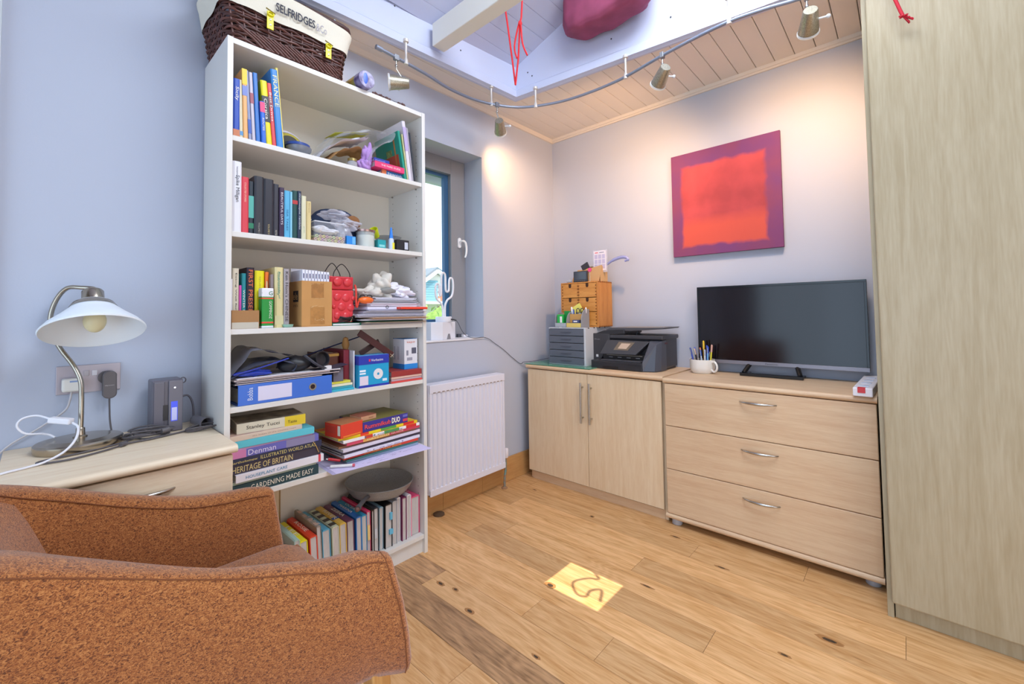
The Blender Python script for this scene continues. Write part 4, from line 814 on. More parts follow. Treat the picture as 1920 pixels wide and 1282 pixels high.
part('crown', MB().grid(lambda u, v: (0.13 + 0.085 * math.cos(2 * PI * u) * math.cos(v * PI / 2) ** .7, -1.752 + (0.112 + 0.01 * math.sin(4 * PI * u)) * math.sin(2 * PI * u) * math.cos(v * PI / 2) ** .7, 1.40 + 0.132 * math.sin(v * PI / 2) + 0.012 * math.sin(6 * PI * u) * (1 - v)), 32, 9, True), mat('#2c3c5e', 0.9, name='navy_cotton', bump=.2, bscale=90), t, smooth=70)
part('support', B(0.06, 0.20, -1.84, -1.68, S2, 1.405), mat('#4a5268', 0.9, name='navy_lining'), t)
part('peak', MB().grid(lambda u, v: (0.19 + 0.05 * v * math.sin(PI * u), -1.70 + 0.06 * (u - .2) + 0.02 * v, 1.49 - 0.03 * v - 0.085 * u), 10, 5), mat('#26365a', 0.9, name='navy_peak'), t, smooth=70)
part('lining', MB().ell((0.222, -1.715, 1.470), (0.012, 0.036, 0.026), 20, 12, .04, 3), mat('#8a5c34', 0.8, name='tan_lining'), t, smooth=60)
t = thing('white_box', 'small white box between the row of books and the clear tub', 'box', (0.2, -1.87, S2))
part('carton', B(0.09, 0.136, -1.905, -1.838, S2, 1.476), mat('#e4e2ec', 0.6, name='white_card'), t, bevel=0.001)
part('flap', B(0.134, 0.137, -1.905, -1.838, 1.46, 1.476), mat('#dad8e2', 0.6, name='card_flap'), t)
t = thing('plastic_wrap', 'crumpled clear packaging over the tub in front of the navy cap', 'packaging', (0.24, -1.78, 1.42))
part('film', MB().ell((0.235, -1.80, 1.485), (0.04, 0.055, 0.019), 56, 34, 0.05, 21, .4).ell((0.245, -1.755, 1.450), (0.034, 0.058, 0.026), 56, 34, 0.05, 8, .4), clearplastic('#d8d8e4', 0.55, 'crumpled_film'), t, smooth=25)
part('base', MB().ell((0.245, -1.765, 1.405), (0.028, 0.035, 0.040), 24, 12, 0.05, 5), clearplastic('#c8c8d4', 0.6, 'film_base'), t)
def carton(name, label, cat, x0, x1, y0, y1, z0, z1, col, panels=(), yaw=0.0, group=None, bev=0.001):
    t = thing(name, label, cat, ((x0 + x1) / 2, (y0 + y1) / 2, z0), group)
    T = rotabout(((x0 + x1) / 2, (y0 + y1) / 2, z0), rz=yaw)
    def M(): q = MB(); q.T = T; return q
    part('body', M().box(x0, x1, y0, y1, z0, z1), mat(col, 0.45, name='printed_card'), t, bevel=bev)
    for (side, a, b, c_, d_, pc) in panels:   # fractions across and up
        if side == 'f': mb = M().box(x1 - 0.001, x1 + 0.0006, y0 + (y1 - y0) * a, y0 + (y1 - y0) * b, z0 + (z1 - z0) * c_, z0 + (z1 - z0) * d_)
        if side == 'l': mb = M().box(x0 + (x1 - x0) * a, x0 + (x1 - x0) * b, y0 - 0.0006, y0 + 0.001, z0 + (z1 - z0) * c_, z0 + (z1 - z0) * d_)
        if side == 't': mb = M().box(x0 + (x1 - x0) * a, x0 + (x1 - x0) * b, y0 + (y1 - y0) * c_, y0 + (y1 - y0) * d_, z1 - 0.001, z1 + 0.0006)
        part('panel', mb, mat(pc, 0.45, name='printed_panel'), t)
    t['tm'] = 1; return t, T
carton('blue_box', 'small bright blue box between the tub and the white candle', 'box', 0.25, 0.284, -1.772, -1.733, S2, 1.398, '#2a88d8', [('f', .6, .95, .1, .9, '#6ab4ec')])
t = thing('candle', 'white candle in a glass jar with a copper lid', 'candle', (0.24, -1.667, S2))
part('wax', MB().lathe([(0.036, 0.003), (0.036, 0.052)], (0.24, -1.667, S2), 30), mat('#e8e8dc', 0.5, name='candle_wax'), t, smooth=40)
part('jar', MB().lathe([(0.036, 0.0), (0.0385, 0.003), (0.0385, 0.066), (0.0372, 0.066), (0.0372, 0.004)], (0.24, -1.667, S2), 30, close=False), clearplastic('#e6ecec', 0.3, 'candle_glass'), t, smooth=40)
part('lid', MB().lathe([(0.04, 0.066), (0.041, 0.069), (0.041, 0.075), (0.012, 0.079), (0, 0.079)], (0.24, -1.667, S2), 30), mat('#b09088', 0.25, 0.8, name='copper_lid'), t, smooth=40)
carton('teal_box', 'small teal box right of the white candle', 'box', 0.235, 0.270, -1.624, -1.586, S2, 1.402, '#28a0a8', [('f', .15, .85, .2, .45, '#8ad0d0')])
t = thing('glue_bottle', 'thin glue bottle with a blue nozzle and yellow label', 'bottle', (0.262, -1.552, S2))
part('bottle', MB().lathe([(0.010, 0), (0.012, 0.002), (0.012, 0.045), (0.008, 0.052)], (0.262, -1.555, S2), 16), mat('#c8d4ec', 0.4, name='translucent_plastic'), t, smooth=40)
part('label_panel', MB().box(0.266, 0.275, -1.556, -1.546, S2 + 0.002, S2 + 0.032), mat('#ece040', 0.5, name='yellow_label'), t)
part('nozzle', MB().lathe([(0.008, 0.05), (0.009, 0.055), (0.0065, 0.075), (0.0035, 0.1), (0, 0.101)], (0.262, -1.555, S2), 16), mat('#3a88e8', 0.35, name='blue_nozzle'), t, smooth=50)
carton('black_box', 'small black box with a white label, rightmost on the second shelf', 'box', 0.235, 0.277, -1.534, -1.472, S2, 1.412, '#26262c', [('f', .62, .9, .15, .8, '#c8ccd8')])
t = thing('measuring_scoop', 'lime yellow plastic scoop standing behind the teal box', 'scoop', (0.21, -1.6, S2))
part('cup', MB().lathe([(0.0, -0.02), (0.014, -0.02), (0.021, 0.02), (0.018, 0.02), (0.011, -0.016)], (0.205, -1.602, 1.440), 20, Euler((0.7, 0.5, 0)).to_matrix().to_4x4(), close=False), mat('#d4dc1c', 0.4, name='lime_plastic'), t, smooth=50)
part('handle', MB().tube([(0.205, -1.612, 1.425), (0.205, -1.63, 1.395), (0.205, -1.632, S2)], 0.006, 8), mat('#d8d020', 0.4, name='lime_handle'), t)
t = thing('glass_dish', 'shallow glass dish behind the glue bottle', 'dish', (0.19, -1.52, S2))
part('dish', MB().lathe([(0.02, 0.0), (0.022, 0.03), (0.03, 0.045), (0.062, 0.07), (0.065, 0.073), (0.06, 0.073), (0.03, 0.05), (0, 0.047)], (0.165, -1.515, S2), 32), clearplastic('#a8aab0', 0.6, 'dish_glass'), t, smooth=50)
t = thing('coat_hook', 'white plastic hook leaning behind the books on the second shelf', 'hook', (0.1, -1.89, S2))
part('hook', MB().tube(catmull([(0.07, -1.90, S2), (0.07, -1.895, 1.44), (0.075, -1.89, 1.505), (0.08, -1.865, 1.535), (0.08, -1.845, 1.545)], 5), 0.004, 8), WHITE, t, smooth=60)

# ---- third shelf clutter
t = thing('card_tray', 'low brown cardboard tray in the left corner of the third shelf', 'tray', (0.27, -2.13, S3))
part('tray', boxshell(0.252, 0.288, -2.172, -2.090, S3, 1.099, 0.002), mat('#a87c50', 0.85, name='brown_card'), t)
part('tape', B(0.2882, 0.2890, -2.172, -2.092, S3 + 0.001, S3 + 0.022), mat('#cfc8b8', 0.3, name='clear_tape', alpha=.85), t)
t = thing('oil_can', 'green and white rectangular tin with red stripes and a spout', 'can', (0.27, -2.062, S3))
part('can', B(0.252, 0.288, -2.082, -2.044, S3, 1.158), mat('#1e9038', 0.35, name='green_tin'), t, bevel=0.003)
for (a, b, c_) in ((0.0, 0.010, '#d8dce0'), (0.015, 0.024, '#e8402c'), (0.100, 0.108, '#e8402c'), (0.108, 0.140, '#e8e8ee')):
    part('stripe', B(0.2515, 0.2885, -2.0822, -2.0438, S3 + a, S3 + b), mat(c_, 0.35, name='tin_stripe'), t, bevel=0.003)
part('spout', MB().lathe([(0.005, 0.122), (0.005, 0.128), (0.0022, 0.130), (0.0018, 0.165), (0, 0.166)], (0.268, -2.060, S3), 12), mat('#d8c8a0', 0.4, name='cream_spout'), t, smooth=40)
part('rim', MB().tube([(0.287, -2.081, 1.159), (0.287, -2.045, 1.159), (0.253, -2.045, 1.159), (0.253, -2.081, 1.159)], 0.0016, 6, True), CHROME, t)
text('GOMMINOZ', mat('#e8f0d8', 0.5, name='pale_print'), t, (0.289, -2.059, S3 + 0.095), (0, 0, -1), (0, 1, 0), 0.009, 0.062, 'lettering')
text('G', mat('#2a7a3a', 0.5, name='green_print'), t, (0.289, -2.060, S3 + 0.115), (0, 1, 0), (0, 0, 1), 0.014, None, 'lettering')
t = thing('trinket_dish', 'tiny pale green dish at the front of the third shelf beside the carton', 'dish', (0.278, -1.99, S3))
part('dish', MB().lathe([(0.012, 0), (0.017, 0.003), (0.019, 0.011), (0.016, 0.011), (0.01, 0.003), (0, 0.003)], (0.270, -1.990, S3), 24), mat('#9ccab8', 0.3, name='celadon'), t, smooth=50)
# cardboard carton holding white booklets
t = thing('cardboard_box', 'brown cardboard box with peeled tape marks on its front', 'box', (0.22, -1.9, S3))
Tb = rotabout((0.29, -1.89, S3), rz=0.0)
bxm = mat('#c89458', 0.8, name='corrugated_card', var=.08, vscale=12)
part('carton', boxshell(0.17, 0.292, -1.950, -1.836, S3, 1.208, 0.003), bxm, t, bevel=0.001)
part('tape_mark', B(0.2920, 0.2926, -1.915, -1.868, 1.145, 1.200), mat('#b47c40', 0.6, name='torn_card', var=.25, vscale=60), t)
part('tape_mark', B(0.2920, 0.2926, -1.918, -1.865, 1.045, 1.110), mat('#bc8444', 0.6, name='torn_card', var=.25, vscale=60), t)
tp = MB(); rr = random.Random(2)
for i in range(14):
    y = -1.915 + rr.random() * .05; z = rr.choice((1.143, 1.112, 1.198, 1.06)); tp.tube([(0.2928, y, z), (0.2928, y + rr.uniform(-.02, .02), z + rr.uniform(-.006, .01))], 0.0005, 4)
part('tape_shred', tp, mat('#e8cfa0', 0.4, name='tape_shred'), t)
pb = part('side_print', B(0.215, 0.262, -1.9508, -1.9500, 1.130, 1.172), mat('#2c2018', 0.8, name='dark_print'), t)
text('ele', mat('#c89a60', 0.8, name='knocked_out'), t, (0.2175, -1.9506, 1.138), (1, 0, 0), (0, 0, 1), 0.028, 0.040, 'lettering', off=0.001)
text('8 MITH', mat('#5a4020', 0.8, name='brown_print'), t, (0.218, -1.9506, 1.110), (1, 0, 0), (0, 0, 1), 0.010, 0.042, 'lettering')
GB = 'white booklets standing in the cardboard box'
for i in range(9):
    y = -1.945 + i * 0.0115
    t2 = thing('booklet', 'white booklet standing in the cardboard box', 'booklet', (0.23, y, 1.05), GB)
    part('cover', B(0.178, 0.285, y, y + 0.0095, 1.042, 1.250 - 0.0006 * i), mat('#e8e8f4', 0.6, name='white_card_b'), t2, bevel=0.0015)
    part('index_mark', B(0.2850, 0.2854, y + 0.003, y + 0.0065, 1.218, 1.236), mat('#3a4068', 0.6, name='blue_print'), t2)
t = thing('binder_card', 'taller white card behind the booklets at the left of the cardboard box', 'card', (0.2, -1.9, 1.05))
part('sheet', B(0.1735, 0.1765, -1.945, -1.84, 1.042, 1.262), mat('#f0eef4', 0.6, name='white_card_c'), t)
# red gift bag
t = thing('gift_bag', 'red moulded bag with round bumps and black cord handles', 'bag', (0.22, -1.78, S3))
RB = mat('#d83c44', 0.3, name='red_plastic'); 
part('lower', MB().prism([(-1.828, S3 + 0.012), (-1.742, S3 + 0.012), (-1.738, 1.178), (-1.833, 1.178)], 'x', 0.20, 0.278), RB, t, bevel=0.006, seg=3)
part('upper', MB().prism([(-1.833, 1.18), (-1.740, 1.18), (-1.738, 1.233), (-1.838, 1.233)], 'x', 0.21, 0.274), mat('#c8303c', 0.35, name='red_plastic_upper'), t, bevel=0.004, seg=2)
bm_ = MB()
for (y, z, r_) in ((-1.808, 1.150, 0.016), (-1.772, 1.148, 0.018), (-1.742, 1.146, 0.010), (-1.790, 1.112, 0.018), (-1.752, 1.108, 0.016), (-1.822, 1.112, 0.009), (-1.808, 1.076, 0.015), (-1.772, 1.074, 0.017), (-1.806, 1.212, 0.018), (-1.765, 1.210, 0.017)):
    part('bump', MB().ell((0.276, y, z), (0.008, r_, r_), 18, 10), RB, t, smooth=70)
for (xx, a, b) in ((0.272, -1.822, -1.752), (0.215, -1.835, -1.765)):
    part('handle', MB().tube(catmull([(xx, a, 1.215), (xx, a + .004, 1.25), (xx, (a + b) / 2, 1.282 if xx > .25 else 1.29), (xx, b - .004, 1.25), (xx, b, 1.215)], 6), 0.0018, 6), BLACK, t, smooth=60)
t = thing('green_booklet', 'flat dark green booklet under the black cable coil', 'booklet', (0.22, -1.77, S3)); part('cover', B(0.13, 0.288, -1.833, -1.712, S3, S3 + 0.011), mat('#1e7058', 0.5, name='green_card'), t); part('pages', B(0.135, 0.2885, -1.83, -1.72, S3 + 0.003, S3 + 0.008), PAPER, t)
t = thing('cable_coil', 'coil of black cable tied with string in front of the red bag', 'cable', (0.265, -1.775, S3 + 0.012))
cc = MB()
for i in range(6):
    z = S3 + 0.017 + 0.005 * i * .7; pts = [(0.262 + 0.018 * math.cos(a) + .002 * i, -1.770 + (0.048 - .003 * i) * math.sin(a), z + 0.004 * math.sin(2 * a + i)) for a in [k * PI / 10 for k in range(20)]]
    cc.tube(pts, 0.0028, 6, True)
part('coil', cc, mat('#1e1e24', 0.5, name='black_cable'), t, smooth=60)
part('tie', MB().tube([(0.284, -1.756, S3 + 0.014), (0.287, -1.75, S3 + 0.032), (0.28, -1.742, S3 + 0.046), (0.29, -1.735, S3 + 0.03)], 0.0012, 6), mat('#c8b890', 0.8, name='string'), t)
# loose paper stack: every sheet bundle is its own thing
cols = ['#e6e2ec', '#dedae6', '#e8d8cc', '#d8d8e8', '#ece8ee', '#e2ccd8', '#d8c8b8', '#e6e4f0']
rp = random.Random(4); z = S3 + 0.0005
names = ['bottom', 'second lowest', 'third lowest', 'fourth lowest', 'fifth', 'sixth', 'seventh', 'eighth', 'ninth', 'tenth', 'eleventh', 'topmost flat']
specs = [(-1.735, -1.400, 0.006, '#dcd4dc', 0.29), (-1.72, -1.395, 0.005, '#c8b8a0', 0.31), (-1.705, -1.42, 0.006, '#2e8a6a', 0.275), (-1.725, -1.405, 0.006, '#e6e0ea', 0.318), (-1.70, -1.40, 0.007, '#d8b090', 0.33), (-1.735, -1.41, 0.007, '#e4e2f0', 0.312),
         (-1.74, -1.395, 0.007, '#d4d2e4', 0.322), (-1.72, -1.405, 0.007, '#e8e4ee', 0.31), (-1.715, -1.40, 0.006, '#dcd8e6', 0.324), (-1.70, -1.41, 0.006, '#c8c4d4', 0.30)]
for i, (a, b, h, c_, xf) in enumerate(specs):
    t = thing('paper_bundle', '%s layer of the loose paper pile right of the red bag' % names[i], 'papers', (0.18, -1.56, z), 'layers of the loose paper pile')
    T = rotabout((0.18, -1.56, z), rz=rp.uniform(-0.05, 0.05)); mm = MB(); mm.T = T
    for s_ in range(3):
        q0, q1 = rp.uniform(-.006, .006), rp.uniform(-.006, .002); sag = rp.uniform(0.0, 0.002)
        zz0 = z + s_ * h / 3
        mm.box(0.09 + q0, xf + q1, a + rp.uniform(0, .02), b + rp.uniform(-.012, .0), zz0 + 0.0003, zz0 + h / 3 - 0.0005)
    part('sheet', mm, mat(c_, 0.8, name='paper_tone'), t)
    z += h
t = thing('red_folder', 'bright orange red folder jutting from the paper pile past the bookcase side', 'folder', (0.22, -1.45, z)); part('cover', B(0.10, 0.331, -1.55, -1.4115, z + 0.0002, z + 0.010), mat('#e8442c', 0.4, name='red_card'), t, bevel=0.001); part('inner_sheet', B(0.12, 0.3, -1.549, -1.413, z + 0.0105, z + 0.0125), PAPER, t)
t = thing('document_wallet', 'white document wallet with a ring on top of the paper pile', 'folder', (0.2, -1.56, z)); part('cover', B(0.08, 0.300, -1.69, -1.552, z + 0.0002, z + 0.011), mat('#dcd8ea', 0.5, name='white_wallet'), t, bevel=0.002); part('ring', MB().tube([(0.301, -1.60 + 0.006 * math.cos(a), z + .010 + 0.006 * math.sin(a)) for a in [k * PI / 6 for k in range(12)]], 0.0012, 6, True), BLACK, t)
z += 0.0135
for i, (a, b, c_, xf, lab) in enumerate(((-1.69, -1.42, '#e6d8e2', 0.30, 'pinkish papers on the paper pile under the bundled cloth'), (-1.675, -1.42, '#c4c4cc', 0.285, 'grey plastic sleeve on the paper pile'), (-1.66, -1.43, '#e8e6f0', 0.28, 'white curled sheets right below the bundled cloth'))):
    t = thing('paper_bundle', lab, 'papers', (0.18, -1.55, z)); mm = MB()
    for s_ in range(4): mm.box(0.09, xf - rp.uniform(0, .012), a + rp.uniform(0, .03), b - rp.uniform(0, .02), z + s_ * .0032 + .0002, z + s_ * .0032 + .0026)
    part('sheet', mm, mat(c_, 0.7, name='paper_tone'), t); z += 0.0132
t = thing('cloth_bundle', 'crumpled cream and white cloth heaped on top of the paper pile', 'cloth', (0.2, -1.55, z))
part('fold', MB().ell((0.20, -1.575, z + 0.05), (0.06, 0.055, 0.056), 56, 36, 0.04, 31, .35).ell((0.205, -1.62, z + 0.022), (0.05, 0.07, 0.026), 56, 30, 0.04, 32, .35), mat('#dcd6cc', 0.85, name='cream_cloth', bump=.4, bscale=40), t, smooth=70)
part('white_fold', MB().ell((0.225, -1.49, z + 0.024), (0.055, 0.065, 0.028), 56, 30, 0.04, 33, .35).ell((0.215, -1.53, z + 0.046), (0.045, 0.06, 0.020), 56, 30, 0.04, 36, .35), mat('#e8e6f0', 0.85, name='white_cloth_b', bump=.4, bscale=40), t, smooth=70)
part('grey_patch', MB().ell((0.255, -1.57, z + 0.030), (0.016, 0.038, 0.014), 24, 12, 0.05, 37), mat('#8c8c88', 0.8, name='grey_cloth'), t, smooth=70)
t = thing('scissors', 'pair of dark handled scissors lying left of the cloth on the paper pile', 'scissors', (0.27, -1.69, z - 0.012))
zs = z - 0.013
part('handle', MB().tube([(0.282, -1.672 + 0.012 * math.cos(a), zs + 0.012 + 0.008 * math.sin(a)) for a in [k * PI / 8 for k in range(16)]], 0.002, 6, True), BLACK, t)
part('handle', MB().tube([(0.282, -1.703 + 0.012 * math.cos(a), zs + 0.012 + 0.008 * math.sin(a)) for a in [k * PI / 8 for k in range(16)]], 0.002, 6, True), BLACK, t)
part('blade', MB().box(0.20, 0.281, -1.69, -1.684, zs + 0.008, zs + 0.010), CHROME, t)
t = thing('orange_holder', 'glossy orange plastic piece squeezed in front of the paper pile', 'holder', (0.27, -1.69, 1.10))
part('shell', MB().ell((0.285, -1.690, 1.1385), (0.018, 0.034, 0.015), 24, 14), mat('#f07028', 0.25, name='orange_plastic'), t, smooth=70)
part('strap', MB().tube(catmull([(0.286, -1.722, 1.135), (0.289, -1.733, 1.11), (0.288, -1.735, 1.18), (0.27, -1.73, 1.20)], 5), 0.004, 8), mat('#d84030', 0.5, name='red_strap'), t, smooth=60)

# ---- fourth shelf
t = thing('lever_arch_file', 'blue lever arch file lying on its side on the fourth shelf', 'file', (0.2, -1.99, S4))
FB = mat('#3c70d0', 0.35, name='blue_board')
part('spine', B(0.285, 0.2885, -2.152, -1.834, S4 + 0.0005, 0.848), FB, t, bevel=0.002)
part('cover', MB().box(0.02, 0.285, -2.152, -1.834, S4 + 0.0005, S4 + 0.003).box(0.02, 0.285, -2.152, -1.834, 0.8455, 0.848), FB, t)
part('paper_block', B(0.04, 0.25, -2.14, -1.85, S4 + 0.004, 0.83), PAGES, t)
part('label_panel', B(0.2885, 0.2890, -2.092, -1.982, 0.789, 0.838), mat('#dcd8ee', 0.5, name='file_label'), t)
part('ring_hole', MB().lathe([(0.0085, 0.0), (0.0135, 0.0), (0.0135, 0.0018), (0.0085, 0.0018)], (0.2885, -1.908, 0.813), 28, Matrix.Rotation(PI / 2, 4, 'Y'), close=False), CHROME, t, smooth=40)
part('hole_dark', MB().lathe([(0.0, 0.0002), (0.009, 0.0002), (0.009, 0.0008), (0, 0.0008)], (0.2884, -1.908, 0.813), 24, Matrix.Rotation(PI / 2, 4, 'Y')), mat('#2a1418', 0.8, name='hole_shadow_red'), t)
text('Bobba', mat('#dce4f4', 0.4, name='pale_logo'), t, (0.2887, -2.108, 0.795), (0, 0, 1), (0, -1, 0), 0.016, 0.042, 'lettering')
z = 0.8485
lay = [(-2.165, -1.87, 0.006, '#2a2c34', 0.287, 'black plastic wallet on top of the blue file'), (-2.160, -1.80, 0.006, '#3a3844', 0.286, 'dark magazine on the black wallet above the blue file'), (-2.162, -1.84, 0.005, '#d8c8c8', 0.284, 'pale magazine with a red edge above the blue file'), (-2.155, -1.80, 0.005, '#e4e0e4', 0.288, 'white brochure at the top of the magazines over the blue file')]
for (a, b, h, c_, xf, lab) in lay:
    t = thing('magazine', lab, 'magazine', (0.18, -1.98, z)); mm = MB()
    part('cover', B(0.07, xf, a, b, z + 0.0002, z + h - 0.0004), mat(c_, 0.5, name='magazine_cover'), t, bevel=0.0008)
    part('pages', B(0.08, xf + 0.0008, a + 0.004, b - 0.004, z + 0.0016, z + h - 0.0018), mat('#c8b8b8', 0.8, name='magazine_pages'), t)
    z += h
t = thing('rolled_plastic', 'smoky grey plastic sheets curling up at the left of the fourth shelf', 'plastic sheets', (0.2, -2.08, z))
PLG = mat('#8a8c9c', 0.25, name='smoky_plastic', alpha=.9)
part('sheet', sheetmb([((0.270, -2.168, 0.878), (0.08, -2.168, 0.885)), ((0.275, -2.13, 0.925), (0.08, -2.13, 0.93)), ((0.272, -2.10, 0.963), (0.08, -2.10, 0.968)), ((0.27, -2.04, 0.952), (0.08, -2.04, 0.957)), ((0.26, -1.965, 0.930), (0.08, -1.965, 0.935))], 0.001, 12, 0.002, 2), PLG, t, smooth=50)
part('lower_sheet', sheetmb([((0.28, -2.168, 0.874), (0.1, -2.168, 0.876)), ((0.282, -2.10, 0.905), (0.1, -2.10, 0.915)), ((0.28, -2.02, 0.918), (0.1, -2.02, 0.925)), ((0.27, -1.96, 0.900), (0.1, -1.96, 0.905)), ((0.275, -1.97, 0.874), (0.1, -1.97, 0.876))], 0.001, 12, 0.002, 5), mat('#5a5e72', 0.3, name='dark_plastic_sheet'), t, smooth=50)
part('blue_edge', MB().tube(catmull([(0.284, -2.165, 0.884), (0.284, -2.08, 0.902), (0.280, -1.99, 0.925)], 6), 0.0028, 6), mat('#2838a0', 0.4, name='blue_binding'), t)
part('sag', MB().ell((0.26, -2.10, 0.883), (0.02, 0.06, 0.010), 24, 10, 0.1, 9), mat('#3048b8', 0.3, name='blue_film'), t)
t = thing('camera_strap', 'black padded pouch and lens hood with a strap on the magazines', 'camera bag', (0.22, -1.9, z))
part('pouch', MB().ell((0.22, -1.945, 0.897), (0.05, 0.062, 0.030), 28, 16, 0.06, 13), mat('#1c1c22', 0.45, name='black_nylon', bump=.2, bscale=80), t, smooth=60)
part('lens_hood', MB().lathe([(0.014, -0.03), (0.026, -0.03), (0.028, 0.015), (0.030, 0.022), (0.026, 0.022), (0.022, 0.008), (0.0, 0.006)], (0.255, -1.868, 0.908), 28, Euler((0, 1.35, 0.2)).to_matrix().to_4x4()), mat('#202026', 0.35, name='black_rubber'), t, smooth=40)
part('strap', MB().tube(catmull([(0.27, -1.93, 0.93), (0.285, -1.90, 0.90), (0.286, -1.87, 0.880), (0.28, -1.845, 0.875)], 6), 0.005, 6), mat('#3a3a44', 0.6, name='webbing'), t, smooth=50)
part('wall_plug', B(0.262, 0.287, -1.862, -1.835, z + 0.0002, z + 0.014), mat('#e2e2e6', 0.5, name='white_tag'), t)
def tilt_album(): pass
b_ = book('dark red album standing behind the booklets on the fourth shelf', '#7a2030', -1.760, -1.736, S4, 0.936, xf=0.235, depth=0.19)
b_ = book('brown ring album leaning left of the red album', '#6a3a2c', -1.826, -1.764, S4, 0.925, xf=0.20, depth=0.16, bands=[(.9, .97, '#c89848')])
b_ = book('white card edge between the red album and the disc box', '#dadae2', -1.733, -1.727, S4, 0.932, xf=0.262, depth=0.2)
zz = S4
for i, (c_, lab, y1, xf) in enumerate((('#38b0c8', 'turquoise booklet, lowest of the small pile right of the blue file', -1.739, 0.28), ('#58c0d0', 'pale turquoise booklet in the small pile right of the blue file', -1.742, 0.272), ('#e8e4c8', 'cream booklet in the small pile right of the blue file', -1.745, 0.278), ('#d8d04c', 'yellow flecked booklet on top of the small pile right of the blue file', -1.748, 0.268))):
    flat(lab, c_, -1.831, y1, zz + 0.0003, zz + 0.009, xf=xf, depth=0.065, yaw=0.0, openside=True); zz += 0.0095
t = thing('leaflet', 'dark bent leaflet resting on the small pile of booklets', 'leaflet', (0.26, -1.79, zz))
part('sheet', sheetmb([((0.285, -1.90, 0.872), (0.22, -1.90, 0.872)), ((0.287, -1.83, 0.872), (0.22, -1.83, 0.874)), ((0.286, -1.765, 0.882), (0.22, -1.765, 0.884))], 0.001, 10), mat('#4a4458', 0.4, name='dark_leaflet'), t)
part('support', B(0.24, 0.27, -1.82, -1.78, zz, 0.8715), mat('#6a6878', 0.6, name='folded_leaflet'), t)
# disc box
t, T = carton('disc_box', 'blue box of recordable discs at the front of the fourth shelf', 'box', 0.205, 0.286, -1.722, -1.584, S4, 0.909, '#1aa0d0', [('f', 0, 1, .72, 1, '#2838a8'), ('l', 0, 1, .72, 1, '#2838a8'), ('f', 0, 1, 0, .07, '#2838a8'), ('f', .03, .30, .08, .36, '#e4d8e8'), ('f', .03, .22, .50, .56, '#e8f0f8'), ('f', .03, .22, .42, .47, '#e8f0f8'), ('f', .78, .93, .14, .22, '#d8ecf4')], yaw=0.0)
text('Verbatim', mat('#f0f0fa', 0.5, name='white_print'), t, (0.287, -1.668, 0.884), (0, 1, 0), (0, 0, 1), 0.010, 0.055, 'lettering')
part('logo', B(0.2866, 0.2872, -1.678, -1.671, 0.884, 0.894), mat('#e83050', 0.5, name='red_logo'), t)
part('disc_picture', MB().lathe([(0.0055, 0), (0.022, 0), (0.022, 0.001), (0.0055, 0.001)], (0.2862, -1.635, 0.830), 32, Matrix.Rotation(PI / 2, 4, 'Y'), close=False), mat('#e8e4e8', 0.3, name='disc_silver'), t)
part('top_panel', B(0.207, 0.284, -1.720, -1.586, 0.909, 0.9096), mat('#5aa8e0', 0.5, name='blue_top'), t)
# red books below the white and blue box
zz = S4
for i, (c_, lab, h, a, xf, tt) in enumerate((('#d84c48', 'red edged magazine, lowest under the white and blue box', 0.008, -1.575, 0.29, None), ('#c8b0b8', 'pale papers under the white and blue box', 0.010, -1.57, 0.284, None), ('#e0b8a8', 'peach leaflet under the dark red diary', 0.008, -1.573, 0.287, None), ('#9c3434', 'dark red diary right below the white and blue box', 0.024, -1.572, 0.286, None))):
    flat(lab, c_, a, -1.414, zz + 0.0003, zz + h, xf=xf, depth=0.16, openside=True); zz += h + 0.0002
t, T = carton('camera_box', 'white and blue camera box standing on the dark red diary', 'box', 0.17, 0.262, -1.490, -1.420, zz + 0.0004, 0.966, '#e2e0e6', [('f', -0.005, 1.005, 0, .17, '#2a8ad8'), ('l', 0, 1.0, 0, .17, '#2a8ad8'), ('t', 0, 1, 0, 1, '#2c78b8'), ('f', .15, .3, .45, .62, '#8a8a98'), ('f', .55, .9, .5, .7, '#5a5a6c'), ('f', .2, .6, .28, .38, '#9a9aaa'), ('l', .1, .25, .3, .75, '#c4c2cc'), ('l', .4, .6, .3, .75, '#cac8d2')])
text('tapo', mat('#d87858', 0.5, name='orange_print'), t, (0.2626, -1.478, 0.945), (0, 1, 0), (0, 0, 1), 0.010, 0.045, 'lettering')
t = thing('leather_strap', 'folded dark brown leather strap tilting over the disc box', 'strap', (0.24, -1.62, 0.91))
def bar(p, q, w, th, up=(0, 0, 1)):
    p = Vector(p); q = Vector(q); d = (q - p).normalized(); n = d.cross(Vector((1, 0, 0))).normalized() * w / 2; o = Vector((1, 0, 0)) * th / 2
    return MB().add([p - n - o, p + n - o, q + n - o, q - n - o, p - n + o, p + n + o, q + n + o, q - n + o], [(0, 1, 2, 3), (7, 6, 5, 4), (0, 4, 5, 1), (1, 5, 6, 2), (2, 6, 7, 3), (3, 7, 4, 0)])
LE = mat('#4a2020', 0.35, name='brown_leather')
part('band', bar((0.245, -1.700, 1.005), (0.265, -1.555, 0.900), 0.028, 0.006), LE, t, bevel=0.002)
part('band_under', bar((0.235, -1.69, 0.915), (0.235, -1.60, 0.962), 0.024, 0.006), mat('#38201e', 0.4, name='dark_leather'), t, bevel=0.002)
part('stitching', MB().tube([(0.2685, -1.565, 0.892), (0.2685, -1.548, 0.905)], 0.001, 5).tube([(0.2685, -1.566, 0.906), (0.2685, -1.550, 0.892)], 0.001, 5), mat('#d8c8b0', 0.7, name='pale_thread'), t)
t = thing('umbrella_rod', 'long thin navy rod slanting across the back of the fourth shelf', 'rod', (0.12, -1.76, 0.95))
part('rod', MB().tube([(0.15, -1.97, 0.893), (0.10, -1.60, 0.985)], 0.0028, 8), mat('#26305c', 0.4, name='navy_rod'), t)
